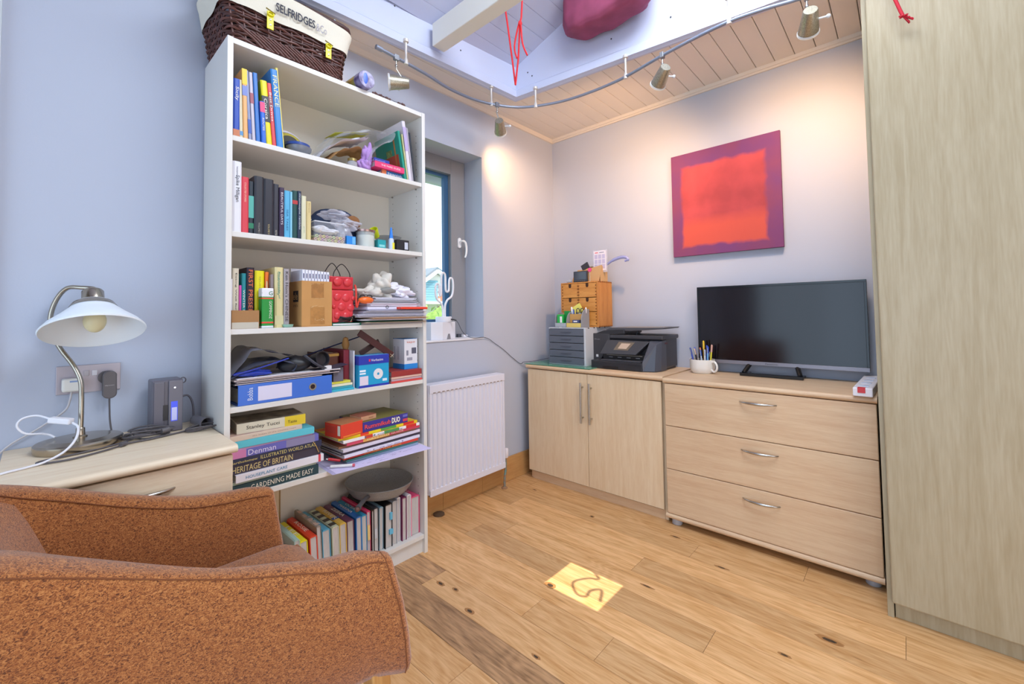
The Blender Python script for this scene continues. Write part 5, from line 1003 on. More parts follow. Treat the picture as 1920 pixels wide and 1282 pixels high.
part('grip', MB().tube([(0.15, -1.975, 0.892), (0.144, -1.93, 0.903)], 0.004, 8), BLACK, t)
t = thing('wooden_ornament', 'small carved light wood ornament behind the brown strap', 'ornament', (0.15, -1.70, S4))
part('carving', MB().lathe([(0.02, 0), (0.022, 0.01), (0.012, 0.05), (0.018, 0.12), (0.010, 0.15), (0.016, 0.17), (0.010, 0.20), (0, 0.205)], (0.13, -1.700, S4), 18), mat('#c89050', 0.6, name='carved_wood'), t, smooth=50)
part('base', MB().lathe([(0.028, 0), (0.028, 0.012)], (0.13, -1.700, S4), 18), mat('#a87038', 0.6, name='wood_base'), t)

# ---- fifth shelf, left pile (bottom to top)
z = S5
pile = [('#1e4048', 'GARDENING MADE EASY', '#e6e2d2', 0.034, -2.175, -1.884, 0.286, 0.22, 'dark teal gardening book, lowest of the left pile', 0.018, (.22, .93)),
        ('#bccabc', None, None, 0.010, -2.172, -1.890, 0.280, 0.20, 'thin pale green book second from the bottom of the left pile', None, None),
        ('#e8e4ec', 'HOUSEPLANT CARE', '#2a88b0', 0.026, -2.160, -1.868, 0.292, 0.20, 'white houseplant book with blue capitals', 0.010, (.10, .55)),
        ('#3c3444', 'HERITAGE OF BRITAIN', '#d8c484', 0.030, -2.172, -1.876, 0.284, 0.22, 'dark purple heritage book with gold capitals', 0.020, (.02, .66)),
        ('#262a48', 'ILLUSTRATED WORLD ATLAS', '#d8c878', 0.022, -2.172, -1.873, 0.287, 0.22, 'navy world atlas with gold capitals', 0.012, (.30, .92)),
        ('#6a68b8', 'Denman', '#e6e0f4', 0.026, -2.172, -1.884, 0.286, 0.20, 'violet and pink paperback under the turquoise books', 0.018, (.18, .48)),
        ('#c49ac0', None, None, 0.006, -2.172, -1.906, 0.284, 0.20, 'thin lilac booklet in the left pile', None, None),
        ('#5cc4d4', None, None, 0.024, -2.172, -1.900, 0.288, 0.21, 'thick turquoise hardback in the left pile', None, None),
        ('#d8c4b0', 'the ladies of the country road', '#8a5a50', 0.018, -2.178, -1.944, 0.285, 0.19, 'pale patterned book lying on the turquoise one', 0.004, (.3, .9)),
        ('#d8d0b8', 'Stanley Tucci', '#2a2622', 0.034, -2.142, -1.925, 0.276, 0.15, 'cream paperback with a yellow end, topmost of the left pile', 0.015, (.13, .60))]
for (c_, tt, tc, h, a, b, xf, dp_, lab, th, ts_) in pile:
    kw = {}
    if 'cream paperback' in lab: kw = dict(bands=[(.68, 1.0, '#e0c428')], top=('#a89c88', '#6a6050'), yaw=-0.10)
    if 'violet' in lab: kw = dict(bands=[(0, .16, '#d080b0'), (.6, .95, '#8a84a8')])
    if 'heritage' in lab: pass
    if 'pale patterned' in lab: kw = dict(top=('#d8b8a0', '#8a6878'))
    if 'white houseplant' in lab: kw = dict(bands=[(.93, .96, '#d84050')], yaw=0.02)
    if 'turquoise hardback' in lab: kw = dict(yaw=-0.02)
    b_ = flat(lab, c_, a, b, z + 0.0003, z + h, xf=xf, depth=dp_, title=tt, tcol=tc or '#ffffff', th=th, tspan=ts_ or (.1, .9), group='books in the left pile of the fifth shelf', **kw)
    if 'cream paperback' in lab: text('Taste', mat('#2a2622', .6, name='dark_letters'), b_, (0.2785, -1.985, z + 0.011), (0, 1, -0.0), (0, 0, 1), 0.010, 0.03, 'lettering', rotabout((0.276 - 0.075, (a + b) / 2, z), rz=-0.10))
    if 'atlas' in lab:
        part('ribbon', MB().tube([(0.288, -1.905, z + 0.022), (0.289, -1.895, z + 0.005), (0.289, -1.885, z - 0.02)], 0.0012, 5), mat('#d8b060', 0.6, name='gold_ribbon'), b_)
        text('Bartholomew', cov('#d8c878'), b_, (0.2877, a + 0.002, z + 0.006), (0, 1, 0), (0, 0, 1), 0.008, 0.078, 'spine_lettering')
    z += h
# right pile: magazines with a board game and small boxes
z = S5
t = thing('paper_sheet', 'large lavender sheet of paper hanging over the front of the fifth shelf', 'paper', (0.2, -1.63, z))
T = rotabout((0.24, -1.64, z), rz=-0.06); q = MB(); q.T = T
for i in range(4): q.box(0.03, 0.36 + 0.004 * i, -1.852 + 0.003 * i, -1.418 - 0.003 * i, z + 0.0002 + i * 0.0014, z + 0.0012 + i * 0.0014)
part('sheet', q, mat('#d6cef0', 0.8, name='lavender_paper'), t)
q = MB(); q.T = T; rr = random.Random(8)
for i in range(26):
    x_, y_ = rr.uniform(0.30, 0.36), rr.uniform(-1.82, -1.5); q.tube([(x_, y_, z + 0.006), (x_ - rr.uniform(.0, .012), y_ + rr.uniform(.008, .03), z + 0.006)], 0.0005, 4)
part('pencil_mark', q, mat('#a8a0c0', 0.8, name='faint_pencil'), t)
z += 0.0062
t = thing('eraser_stick', 'white stick with a pink end lying on the lavender sheet', 'eraser', (0.3, -1.80, z)); part('stick', MB().tube([(0.285, -1.838, z + 0.006), (0.335, -1.775, z + 0.006)], 0.006, 8), WHITE, t, smooth=50); part('tip', MB().tube([(0.335, -1.775, z + 0.006), (0.34, -1.768, z + 0.006)], 0.0058, 8), mat('#d86070', 0.6, name='pink_tip'), t)
t = thing('red_pen', 'red capped pen poking out of the magazines on the fifth shelf', 'pen', (0.28, -1.83, z + 0.02)); part('barrel', MB().tube([(0.265, -1.838, z + 0.030), (0.287, -1.80, z + 0.020)], 0.0055, 8), mat('#c82830', 0.3, name='red_barrel'), t, smooth=50); part('clip', MB().tube([(0.262, -1.845, z + 0.032), (0.265, -1.838, z + 0.030)], 0.003, 6), CHROME, t)
mags = [('#8aa0b8', 0.010, -1.775, -1.44, 0.292, 'pale blue magazine, lowest of the right pile', None, None, 0.0), ('#3a7068', 0.008, -1.785, -1.445, 0.296, 'dark green edged magazine near the bottom of the right pile', None, None, 0.03),
        ('#d84430', 0.011, -1.79, -1.44, 0.293, 'red spined magazine with yellow lettering in the right pile', 'COOKERY YEAR BOOK', '#e8c860', 0.0), ('#e6e0ee', 0.012, -1.80, -1.435, 0.30, 'white magazine above the red spined one', 'travel', '#9a90b0', 0.05),
        ('#3a3040', 0.010, -1.81, -1.428, 0.292, 'black covered magazine in the middle of the right pile', None, None, 0.05), ('#dcd4e2', 0.013, -1.805, -1.43, 0.296, 'thick pale magazine in the middle of the right pile', None, None, 0.06),
        ('#9a6848', 0.008, -1.81, -1.45, 0.285, 'brown edged folder in the right pile', None, None, 0.02), ('#e0506c', 0.013, -1.785, -1.432, 0.294, 'pink and yellow spined brochure in the right pile', 'DAYS OUT GUIDE', '#f8f0d0', 0.04),
        ('#f0ecee', 0.012, -1.80, -1.437, 0.30, 'white notebook under the yellow comic', 'Notes', '#5a7080', 0.03), ('#e8d028', 0.010, -1.815, -1.44, 0.288, 'yellow and red comic just below the board game', None, None, 0.03)]
for (c_, h, a, b, xf, lab, tt, tc, yw) in mags:
    kw = {}
    if 'comic' in lab: kw = dict(top=('#e85030', '#e8dc30'), bands=[(.25, .35, '#e04030'), (.5, .7, '#58a050'), (.8, .95, '#d83030')])
    if 'brochure' in lab: kw = dict(bands=[(.2, .55, '#f0b860')])
    flat(lab, c_, a, b, z + 0.0003, z + h - 0.0004, xf=xf, depth=0.21, openside=True, yaw=yw, title=tt, tcol=tc or '#fff', th=0.006, tspan=(.25, .75), group='magazines in the right pile of the fifth shelf', kind='magazine', cat='magazine', **kw); z += h
t, T = carton('board_game', 'blue board game box with red swirling letters on the magazines', 'box', 0.10, 0.285, -1.712, -1.490, z + 0.0003, z + 0.042, '#3a3490', [('t', 0, 1, 0, 1, '#7a7438'), ('f', .88, .99, .15, .42, '#d84858'), ('f', .88, .99, .6, .85, '#6a70c0')], yaw=0.05)
text('Rummikub', mat('#e8504c', 0.5, name='coral_letters'), t, (0.2863, -1.705, z + 0.012), (0, 1, 0), (0, 0, 1), 0.018, 0.125, 'lettering', T, bold=.02)
text('DUO', mat('#f0ecd8', 0.5, name='cream_letters'), t, (0.2863, -1.575, z + 0.010), (0, 1, 0), (0, 0, 1), 0.024, 0.042, 'lettering', T, bold=.04)
t2, T2 = carton('red_box', 'bright red tea box at the left end of the right pile', 'box', 0.20, 0.30, -1.818, -1.716, z + 0.0003, z + 0.054, '#e04430', [('t', 0, 1, 0, 1, '#b87850'), ('l', .8, .95, .2, .9, '#e8e8d8'), ('l', .1, .7, .3, .85, '#d04838'), ('f', .1, .9, .06, .14, '#f09030')], yaw=0.18)
z += 0.0425
carton('small_wooden_box', 'small pinkish wooden box on top of the board game', 'box', 0.20, 0.275, -1.715, -1.640, z + 0.0012, z + 0.020, '#c89878', [('t', 0, 1, 0, 1, '#a05c48'), ('f', .5, .8, .3, .6, '#b08060')], yaw=0.15)

# ---- bottom shelf: books with spines up, page heads to the room
BB = [('#e07888', '#3a2c48', -1.975, -1.955, 0.215, 'pink and dark low book, leftmost seen on the bottom shelf', .12), ('#a8c8c0', None, -1.953, -1.934, 0.262, 'pale green spined book beside the yellow one on the bottom shelf', .10), ('#ece020', None, -1.932, -1.904, 0.249, 'yellow spined book on the bottom shelf', .12),
      ('#e04428', None, -1.901, -1.873, 0.256, 'bright red spined book on the bottom shelf', .10), ('#9a9288', None, -1.872, -1.856, 0.283, 'grey photo patterned spine beside the red book', .10), ('#58a8c8', None, -1.853, -1.822, 0.258, 'light blue spined book on the bottom shelf', .08),
      ('#c8ccb0', None, -1.819, -1.791, 0.260, 'pale green and black patterned spine on the bottom shelf', .07), ('#e0b850', None, -1.788, -1.760, 0.259, 'golden yellow spined book on the bottom shelf', .06), ('#6a3a58', None, -1.757, -1.727, 0.258, 'plum spined book before the big blue one', .05),
      ('#2a70c0', None, -1.723, -1.699, 0.262, 'bright blue spined book left of the pan handle tip', .04), ('#2c90b8', None, -1.6975, -1.673, 0.259, 'sea blue spined book under the pan handle', .04), ('#e0406c', None, -1.672, -1.656, 0.266, 'magenta spined book with a yellow marker', .03),
      ('#2c2820', None, -1.6545, -1.646, 0.267, 'thin black and orange spined book under the pan', .02), ('#2c3038', None, -1.644, -1.622, 0.270, 'charcoal book with a barcode under the pan', .02), ('#88a8b8', None, -1.618, -1.599, 0.262, 'grey blue spined book under the pan', .0),
      ('#15161a', None, -1.595, -1.560, 0.267, 'thick black book with blue page markers', .0), ('#b0b0b4', None, -1.557, -1.534, 0.268, 'silver grey spined book on the bottom shelf', .0), ('#e6e4ec', None, -1.530, -1.515, 0.275, 'white slim book right of the silver grey one', .0),
      ('#7a2c58', None, -1.511, -1.488, 0.271, 'dark magenta edged book near the right end', .0), ('#e8e4ec', None, -1.484, -1.462, 0.272, 'white book beside the big pink one', .0), ('#e8507c', None, -1.459, -1.414, 0.254, 'wide pink spined book at the right end of the bottom shelf', .0)]
SPT = {2: 'LEE', 3: 'ROSIE', 5: 'jazz', 7: 'RIVER', 8: 'ZEBRA', 9: 'MARINA', 10: 'OCEAN', 20: 'PEARL'}
for i, (c_, c2, a, b, zt, lab, ln_) in enumerate(BB):
    xf = 0.270 - 0.004 * (i % 3); dpth = 0.21 + 0.01 * (i % 2)
    T = rotabout((xf, b, S6), rx=ln_ * 0.55)
    t = thing('book', lab, 'book', (xf - dpth / 2, (a + b) / 2, S6), 'books with spines upward on the bottom shelf')
    w = b - a; c = min(0.003, w * .12)
    def M(): q = MB(); q.T = T; return q
    r_ = min(w * .2, .005)
    poly = [(a, S6), (a + c, S6), (a + c, zt - 0.005), (b - c, zt - 0.005), (b - c, S6), (b, S6), (b, zt - r_), (b - r_, zt), (a + r_, zt), (a, zt - r_)]
    part('cover', M().prism(poly, 'x', xf - dpth, xf), cov(c_), t)
    part('pages', M().box(xf - dpth + .003, xf - .003, a + c, b - c, S6 + .002, zt - .005), mat('#cfc8c4', 0.9, name='page_block', var=.22, vscale=160, stretch=(1, 8, .2)), t)
    if i in SPT: text(SPT[i], cov('#f2ead8'), t, (xf - dpth * .75, a + w * .25 + w * .0, zt + 0.0005), (1, 0, 0), (0, 1, 0), w * .5, dpth * .5, 'spine_lettering', T)
    if i in (4, 6): 
        for k in range(4): part('spine_band', M().box(xf - dpth + .02 + k * .05, xf - dpth + .045 + k * .05, a + .002, b - .002, zt - .001, zt + .0005), cov('#3a342e' if i == 6 else '#c8a898'), t)
    if i == 7: part('spine_band', M().box(xf - .075, xf - .055, a + .001, b - .001, zt - .001, zt + .0005), cov('#38589c'), t)
    if i == 11: part('page_marker', M().box(xf - .004, xf + .003, a + .001, b - .004, S6 + .065, S6 + .125), mat('#e8c880', 0.6, name='yellow_marker'), t)
    if i == 15:
        part('page_marker', M().box(xf - .004, xf + .004, b - .013, b - .002, S6 + .115, S6 + .145), mat('#68b8d8', 0.6, name='blue_marker'), t)
        part('page_marker', M().box(xf - .004, xf + .006, b - .016, b + .001, S6 + .055, S6 + .075), mat('#68b8d8', 0.6, name='blue_marker'), t)
    if i == 13: part('barcode', M().box(xf - .001, xf + .0006, a + .003, b - .006, S6 + .06, S6 + .10), mat('#c8c8cc', 0.6, name='barcode_white'), t)
t = thing('storage_panel', 'pale wooden board standing at the back left of the bottom shelf', 'board', (0.02, -2.0, S6)); part('board', B(0.013, 0.024, -2.17, -1.925, S6, 0.46), MAPLE_V, t); part('edge', B(0.024, 0.026, -1.93, -1.925, S6, 0.46), mat('#a88858', 0.6, name='board_edge'), t)
# frying pan
t = thing('frying_pan', 'grey speckled frying pan resting on the upturned books', 'frying pan', (0.15, -1.555, 0.284))
PN = mat('#a2a09e', 0.4, name='speckled_stone', var=.4, vscale=420)
Tp = rotabout((0.15, -1.555, 0.284), rx=-0.03, ry=0.02)
q = MB(); q.T = Tp; q.lathe([(0.0, 0.0), (0.100, 0.0), (0.118, 0.008), (0.136, 0.030), (0.146, 0.052), (0.148, 0.054), (0.144, 0.055), (0.132, 0.032), (0.114, 0.012), (0.098, 0.005), (0.0, 0.005)], (0.1635, -1.560, 0.284), 56, close=False); part('pan', q, PN, t, smooth=40)
q = MB(); q.T = Tp; q.tube(catmull([(0.245, -1.655, 0.318), (0.285, -1.70, 0.326), (0.33, -1.748, 0.327), (0.342, -1.760, 0.326)], 5), [0.008] * 4 + [0.009] * 6 + [0.011] * 6, 12); part('handle', q, mat('#4c4b50', 0.5, name='grey_handle'), t, smooth=50)
q = MB(); q.T = Tp; q.ell((0.345, -1.763, 0.326), (0.008, 0.009, 0.009), 12, 8); part('handle_end', q, mat('#6a4a44', 0.6, name='brown_cap'), t, smooth=50)
# ------------------------------------------------------------------ on top of the bookcase
t = thing('wicker_basket', 'dark wicker hamper with a cream lettered liner and yellow straps on top of the bookcase', 'basket', (0.16, -1.99, 2.02))
WK = mat('#54302a', 0.55, name='dark_willow', var=.45, vscale=40); WK2 = mat('#6a4038', 0.5, name='reddish_willow', var=.3, vscale=50)
def rr_pt(s_, z, off=0.0):
    k = (z - 2.02) / 0.215; cx, cy = 0.158 + 0.002 * k, -1.990; hx, hy = 0.128 + 0.018 * k, 0.200 + 0.028 * k; r_ = 0.035
    P = 4 * (hx + hy - 2 * r_) + 2 * PI * r_; d = (s_ % 1) * P
    segs = [('l', (cx + hx, cy - hy + r_), (0, 1), 2 * (hy - r_)), ('a', (cx + hx - r_, cy + hy - r_), 0, 0), ('l', (cx + hx - r_, cy + hy), (-1, 0), 2 * (hx - r_)), ('a', (cx - hx + r_, cy + hy - r_), PI / 2, 0),
            ('l', (cx - hx, cy + hy - r_), (0, -1), 2 * (hy - r_)), ('a', (cx - hx + r_, cy - hy + r_), PI, 0), ('l', (cx - hx + r_, cy - hy), (1, 0), 2 * (hx - r_)), ('a', (cx + hx - r_, cy - hy + r_), 1.5 * PI, 0)]
    for kind, p, q_, L_ in segs:
        if kind == 'l':
            if d <= L_: n = Vector((q_[1], -q_[0])); return Vector((p[0] + q_[0] * d + n.x * off, p[1] + q_[1] * d + n.y * off, z))
            d -= L_
        else:
            L2 = PI / 2 * r_
            if d <= L2: a = q_ + d / r_; return Vector((p[0] + (r_ + off) * math.cos(a), p[1] + (r_ + off) * math.sin(a), z))
            d -= L2
    return Vector((cx + hx + off, cy - hy + r_, z))
wk = MB(); wk2 = MB(); NS = 34
for r_ in range(21):
    z = 2.028 + r_ * 0.0098
    pts = [rr_pt(k / 204, z + 0.0016 * math.sin(k * .7 + r_ * 2), 0.0032 * math.sin(2 * PI * k * NS / 2 / 204 + (PI if r_ % 2 else 0))) for k in range(204)]
    (wk if r_ % 3 else wk2).tube(pts, 0.0046, 5, True)
stuff(part('woven_rows', wk, WK, t, smooth=70)); stuff(part('woven_rows', wk2, WK2, t, smooth=70))
sk = MB()
for k in range(NS): sk.tube([rr_pt((k + .5) / NS, 2.022), rr_pt((k + .5) / NS, 2.235)], 0.0035, 5)
stuff(part('stakes', sk, WK2, t))
bd_ = MB()
for k in range(26):
    s0 = k / 70 + 0.0; bd_.tube([rr_pt(s0, 2.066 - 0.0, 0.004), rr_pt(s0 + 0.03, 2.045, 0.006), rr_pt(s0 + 0.055, 2.024, 0.005)], 0.004, 5)
stuff(part('base_braid', bd_, WK2, t))
part('rim', MB().tube([rr_pt(k / 60, 2.232) for k in range(60)], 0.011, 8, True), WK, t, smooth=60)
part('base', MB().prism([(rr_pt(k / 40, 2.02).x, rr_pt(k / 40, 2.02).y) for k in range(40)], 'z', 2.0205, 2.030), WK, t)
LNR = mat('#e2dccb', 0.9, name='cream_canvas', bump=.25, bscale=300)
def linf(u, v):
    z = 2.134 + 0.100 * v; off = 0.0105 + 0.0012 * math.sin(u * 60) * (1 - v) + (0.002 if v > .8 else 0)
    p = rr_pt(u, z, off); p.z += 0.003 * math.sin(u * 47) * (1 - v) - 0.022 * v * max(0, (p.y + 1.98) / .22) ** 1.5; return tuple(p)
ln_ = part('liner', MB().grid(linf, 120, 7, True), LNR, t, smooth=60)
part('liner_top', MB().grid(lambda u, v: (lambda p: (p.x, p.y, p.z - 0.022 * max(0, (p.y + 1.98) / .22) ** 1.5))(rr_pt(u, 2.234 + .006 * math.sin(PI * v), 0.012 - 0.03 * v)), 120, 5, True), LNR, t, smooth=60)
text('SELFRIDGES', mat('#3a3a44', 0.8, name='charcoal_print'), t, (0.3190, -2.052, 2.163), (0, 1, 0), (0, 0, 1), 0.032, 0.138, 'lettering', bold=.025)
text('&Co', mat('#9a96a0', 0.8, name='pale_grey_print'), t, (0.3190, -1.910, 2.160), (0, 1, 0), (0, 0, 1), 0.030, 0.040, 'lettering')
YS = mat('#e6dc1c', 0.4, name='yellow_strap')
for (y, z0, z1) in ((-2.070, 2.088, 2.150), (-1.862, 2.074, 2.130)):
    s_ = part('strap', B(0.315, 0.3185, y - 0.011, y + 0.011, z0, z1), YS, t, bevel=0.001)
    for f_ in (.25, .55): part('rivet', MB().lathe([(0, 0), (0.004, 0), (0.003, 0.0015), (0, 0.002)], (0.3185, y, z0 + (z1 - z0) * f_), 10, Matrix.Rotation(PI / 2, 4, 'Y')), CHROME, s_)
    part('pin', MB().tube([(0.324, y - 0.016, z1 + 0.004), (0.324, y + 0.014, z1 - 0.004)], 0.0022, 6), mat('#8a7c30', 0.4, 0.6, name='brass_pin'), s_)
    part('loop', MB().tube([(0.322, y + 0.0 + 0.010 * math.cos(a), z1 - 0.008 + 0.007 * math.sin(a)) for a in [k * PI / 6 for k in range(12)]], 0.0028, 6, True), YS, s_)
part('lid', MB().box(0.135, 0.155, -2.20, -1.748, 2.225, 2.318), WK, t, bevel=0.006)
part('lid_edge', MB().tube([(0.145, -2.2, 2.318), (0.145, -1.745, 2.318), (0.145, -1.745, 2.23)], 0.009, 8), WK2, t, smooth=60)
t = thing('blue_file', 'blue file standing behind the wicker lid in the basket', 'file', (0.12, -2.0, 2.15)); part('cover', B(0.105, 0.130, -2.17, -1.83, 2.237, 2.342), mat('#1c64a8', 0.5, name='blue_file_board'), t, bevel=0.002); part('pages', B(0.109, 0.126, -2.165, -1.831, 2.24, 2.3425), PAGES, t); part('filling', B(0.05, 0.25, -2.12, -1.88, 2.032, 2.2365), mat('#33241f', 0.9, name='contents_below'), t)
t = thing('yellow_pad', 'yellow pad edge beside the blue file in the basket', 'pad', (0.15, -1.885, 2.1)); part('pad', B(0.162, 0.25, -1.868, -1.846, 2.2368, 2.285), mat('#e0d430', 0.5, name='yellow_pad_card'), t)
t = thing('grey_sleeve', 'grey pointed plastic sleeve poking out of the basket', 'sleeve', (0.25, -1.86, 2.1)); part('sleeve', MB().prism([(-1.843, 2.08), (-1.80, 2.08), (-1.803, 2.270), (-1.815, 2.278), (-1.835, 2.250)], 'x', 0.262, 0.268), mat('#9aa4b4', 0.35, name='grey_film'), t, bevel=.001); part('spine', B(0.26, 0.262, -1.84, -1.80, 2.08, 2.22), mat('#b4bcc8', 0.4, name='sleeve_spine'), t)
t = thing('printed_tin', 'cylindrical tin printed with flowers lying on the bookcase beside the basket', 'tin', (0.18, -1.70, 2.02))
def tinmat():
    m = mat('#8a9a60', 0.35, name='flower_print', col2='#c8a858', vscale=30); return m
part('body', MB().tube([(0.05, -1.712, 2.0555), (0.315, -1.700, 2.0555)], 0.035, 32), tinmat(), t, smooth=50)
part('band', MB().tube([(0.275, -1.7020, 2.0555), (0.3155, -1.700, 2.0555)], 0.0356, 32), mat('#9a96c0', 0.35, name='lilac_print', col2='#5a4a78', vscale=34), t, smooth=50)
part('end_disc', MB().tube([(0.3155, -1.700, 2.0555), (0.3165, -1.700, 2.0555)], 0.034, 32), mat('#b8b4d4', 0.3, name='end_print', col2='#5c4470', vscale=36), t, smooth=50)
part('blue_patch', MB().ell((0.3166, -1.706, 2.058), (0.001, 0.010, 0.024), 16, 10), mat('#3a64c8', 0.3, name='blue_flower'), t)
t = thing('bead_string', 'string of small dark beads along the top edge of the bookcase', 'beads', (0.27, -1.6, 2.02)); bs_ = MB(); rr = random.Random(9)
sp_ = [(0.286 + 0.004 * math.sin(k * 1.7), -1.655 + k * 0.0075 + 0.001 * math.sin(k), 2.0255 + 0.002 * abs(math.sin(k * .8))) for k in range(22)]
for k, p in enumerate(sp_):
    if k < 12 or k > 16: bs_.ell(p, (0.005, 0.005, 0.0055), 8, 6)
stuff(part('bead', bs_, mat('#6a4844', 0.4, name='dark_bead', var=.4, vscale=90), t)); part('thread', MB().tube(sp_, 0.0009, 5), BLACK, t)

# ------------------------------------------------------------------ bedside chest things
SM = mat('#b3a898', 0.24, 1.0, name='satin_nickel')
t = thing('table_lamp', 'nickel table lamp with a white glass cone shade on the bedside chest', 'lamp', (0.125, -2.514, 0.701))
part('base', MB().lathe([(0.0, 0.0), (0.094, 0.0), (0.096, 0.003), (0.096, 0.020), (0.092, 0.024), (0.074, 0.027), (0.070, 0.029), (0.066, 0.029), (0.0, 0.032)], (0.121, -2.514, 0.7012), 56, close=False), SM, t, smooth=35)
part('base_foot', MB().lathe([(0.0, 0), (0.092, 0), (0.092, 0.004), (0, 0.004)], (0.121, -2.514, 0.6995), 40), BLACK, t)
part('socket_ring', MB().lathe([(0.016, 0.030), (0.016, 0.034), (0.011, 0.037), (0.010, 0.056), (0.0085, 0.058)], (0.128, -2.514, 0.701), 24), SM, t, smooth=40)
LC = Vector((0.158, -2.490, 1.045)); LU = Vector((-0.42, -0.02, 0.91)).normalized(); LR = LU.to_track_quat('Z', 'Y').to_matrix().to_4x4()
ct = LC + LU * 0.134
SP = catmull([(0.128, -2.514, 0.735), (0.125, -2.513, 0.80), (0.118, -2.513, 0.85), (0.105, -2.515, 0.894), (0.088, -2.530, 0.939), (0.060, -2.556, 0.988), (0.036, -2.575, 1.04), (0.030, -2.578, 1.09), (0.042, -2.566, 1.14), (0.065, -2.545, 1.172), (ct.x - 0.012, ct.y - 0.022, ct.z + 0.006), (ct.x, ct.y, ct.z + 0.004), (ct.x + 0.004, ct.y + 0.006, ct.z - 0.002)], 6)
part('stem', MB().tube(SP, 0.0062, 12), SM, t, smooth=60)
part('shade', MB().lathe([(0.116, -0.006), (0.118, -0.002), (0.105, 0.016), (0.080, 0.040), (0.058, 0.064), (0.040, 0.090), (0.037, 0.090), (0.055, 0.062), (0.077, 0.038), (0.102, 0.012), (0.114, -0.005), (0.116, -0.006)], tuple(LC), 64, LR, close=False), mat('#eef4fa', 0.3, name='opal_glass'), t, smooth=60)
part('cap', MB().lathe([(0.055, 0.070), (0.048, 0.084), (0.030, 0.096), (0.026, 0.098), (0.0255, 0.126), (0.022, 0.131), (0.0, 0.132)], tuple(LC), 40, LR, close=False), SM, t, smooth=40)
part('bulb', MB().ell(tuple(LC + Vector((0.0, 0.0, 0.026))), (0.026, 0.026, 0.034), 20, 14), mat('#e8dfb4', 0.35, name='bulb_glass'), t, smooth=60)
t = thing('socket_plate', 'grey metal double socket plate with two switches on the left wall', 'socket', (0.004, -2.49, 0.888))
pl = part('plate', B(0.0005, 0.006, -2.564, -2.416, 0.845, 0.932), mat('#b0a8b0', 0.4, 0.3, name='pewter_plate'), t, bevel=0.0015)
for y in (-2.497, -2.478): part('switch', B(0.006, 0.0095, y - 0.006, y + 0.006, 0.897, 0.914), mat('#ddd8dc' if y > -2.49 else '#b8b0b4', 0.4, name='rocker'), t, bevel=0.001)
t = thing('white_plug', 'white plug in the left half of the socket plate', 'plug', (0.02, -2.53, 0.88)); part('body', B(0.0065, 0.042, -2.552, -2.508, 0.855, 0.895), mat('#e6e2da', 0.35, name='ivory_plastic'), t, bevel=0.006, seg=3)
part('label_panel', B(0.0418, 0.0424, -2.535, -2.515, 0.884, 0.889), mat('#8aa0c8', 0.5, name='tiny_label'), t)
part('cable', MB().tube(catmull([(0.025, -2.530, 0.856), (0.022, -2.533, 0.83), (0.020, -2.545, 0.796), (0.018, -2.601, 0.752), (0.016, -2.657, 0.714), (0.016, -2.685, 0.66), (0.016, -2.69, 0.5)], 5), 0.0028, 8), mat('#c8c2c4', 0.4, name='grey_white_cable'), t, smooth=60)
t = thing('black_plug', 'dark grey plug with a rounded body in the right half of the socket plate', 'plug', (0.02, -2.445, 0.87)); DG = mat('#5c5658', 0.4, name='charcoal_plastic')
part('round', MB().tube([(0.0065, -2.450, 0.888), (0.022, -2.450, 0.888)], 0.021, 28), DG, t, smooth=50)
part('body', MB().prism([(-2.445 + (0.0165 + .001) * math.cos(a), (0.894 if math.sin(a) > 0 else 0.838) + 0.016 * math.sin(a)) for a in [k * PI / 10 for k in range(20)]], 'x', 0.022, 0.046), DG, t, bevel=0.003)
text('dyson', mat('#b8b0b4', .5, name='grey_print'), t, (0.0465, -2.457, 0.862), (0, 1, 0), (0, 0, 1), 0.005, 0.022, 'lettering')
part('cable', MB().tube(catmull([(0.034, -2.445, 0.824), (0.034, -2.444, 0.79), (0.036, -2.442, 0.745), (0.05, -2.435, 0.706), (0.075, -2.415, 0.705), (0.11, -2.40, 0.705), (0.15, -2.395, 0.706)], 5), 0.0024, 8), DG, t, smooth=60)
t = thing('white_cord_switch', 'white lamp cord with an inline switch looping in front of the lamp base', 'cord', (0.16, -2.55, 0.79)); WC = mat('#eceaf0', 0.4, name='white_cord')
part('cord', MB().tube(catmull([(0.1, -2.59, 0.752), (0.1, -2.622, 0.759), (0.1, -2.638, 0.782), (0.1, -2.629, 0.801), (0.105, -2.602, 0.806), (0.14, -2.575, 0.797)], 6), 0.0028, 8), WC, t, smooth=60)
part('cord', MB().tube(catmull([(0.175, -2.532, 0.783), (0.20, -2.522, 0.772), (0.225, -2.528, 0.745), (0.25, -2.55, 0.722), (0.27, -2.585, 0.708), (0.28, -2.62, 0.704), (0.30, -2.66, 0.704), (0.31, -2.70, 0.69)], 6), 0.0030, 8), WC, t, smooth=60)
part('cord', MB().tube(catmull([(0.1, -2.59, 0.752), (0.10, -2.575, 0.745), (0.105, -2.565, 0.737)], 4), 0.0028, 8), WC, t)
part('switch', B(-0.024, 0.024, -0.009, 0.009, -0.007, 0.007) if False else (lambda q: q)(MB()).add([tuple(Matrix.Translation((0.157, -2.555, 0.791)) @ Euler((0, 0.15, math.radians(52))).to_matrix().to_4x4() @ Vector(v)) for v in B(-0.027, 0.027, -0.010, 0.010, -0.008, 0.008).v], B(0, 1, 0, 1, 0, 1).f), WC, t, bevel=0.003)
t = thing('grey_cable_tangle', 'tangled grey cable with ferrites on the bedside chest right of the lamp', 'cable', (0.17, -2.4, 0.701)); GC = mat('#5e595c', 0.5, name='grey_cable')
g = MB(); rr = random.Random(12)
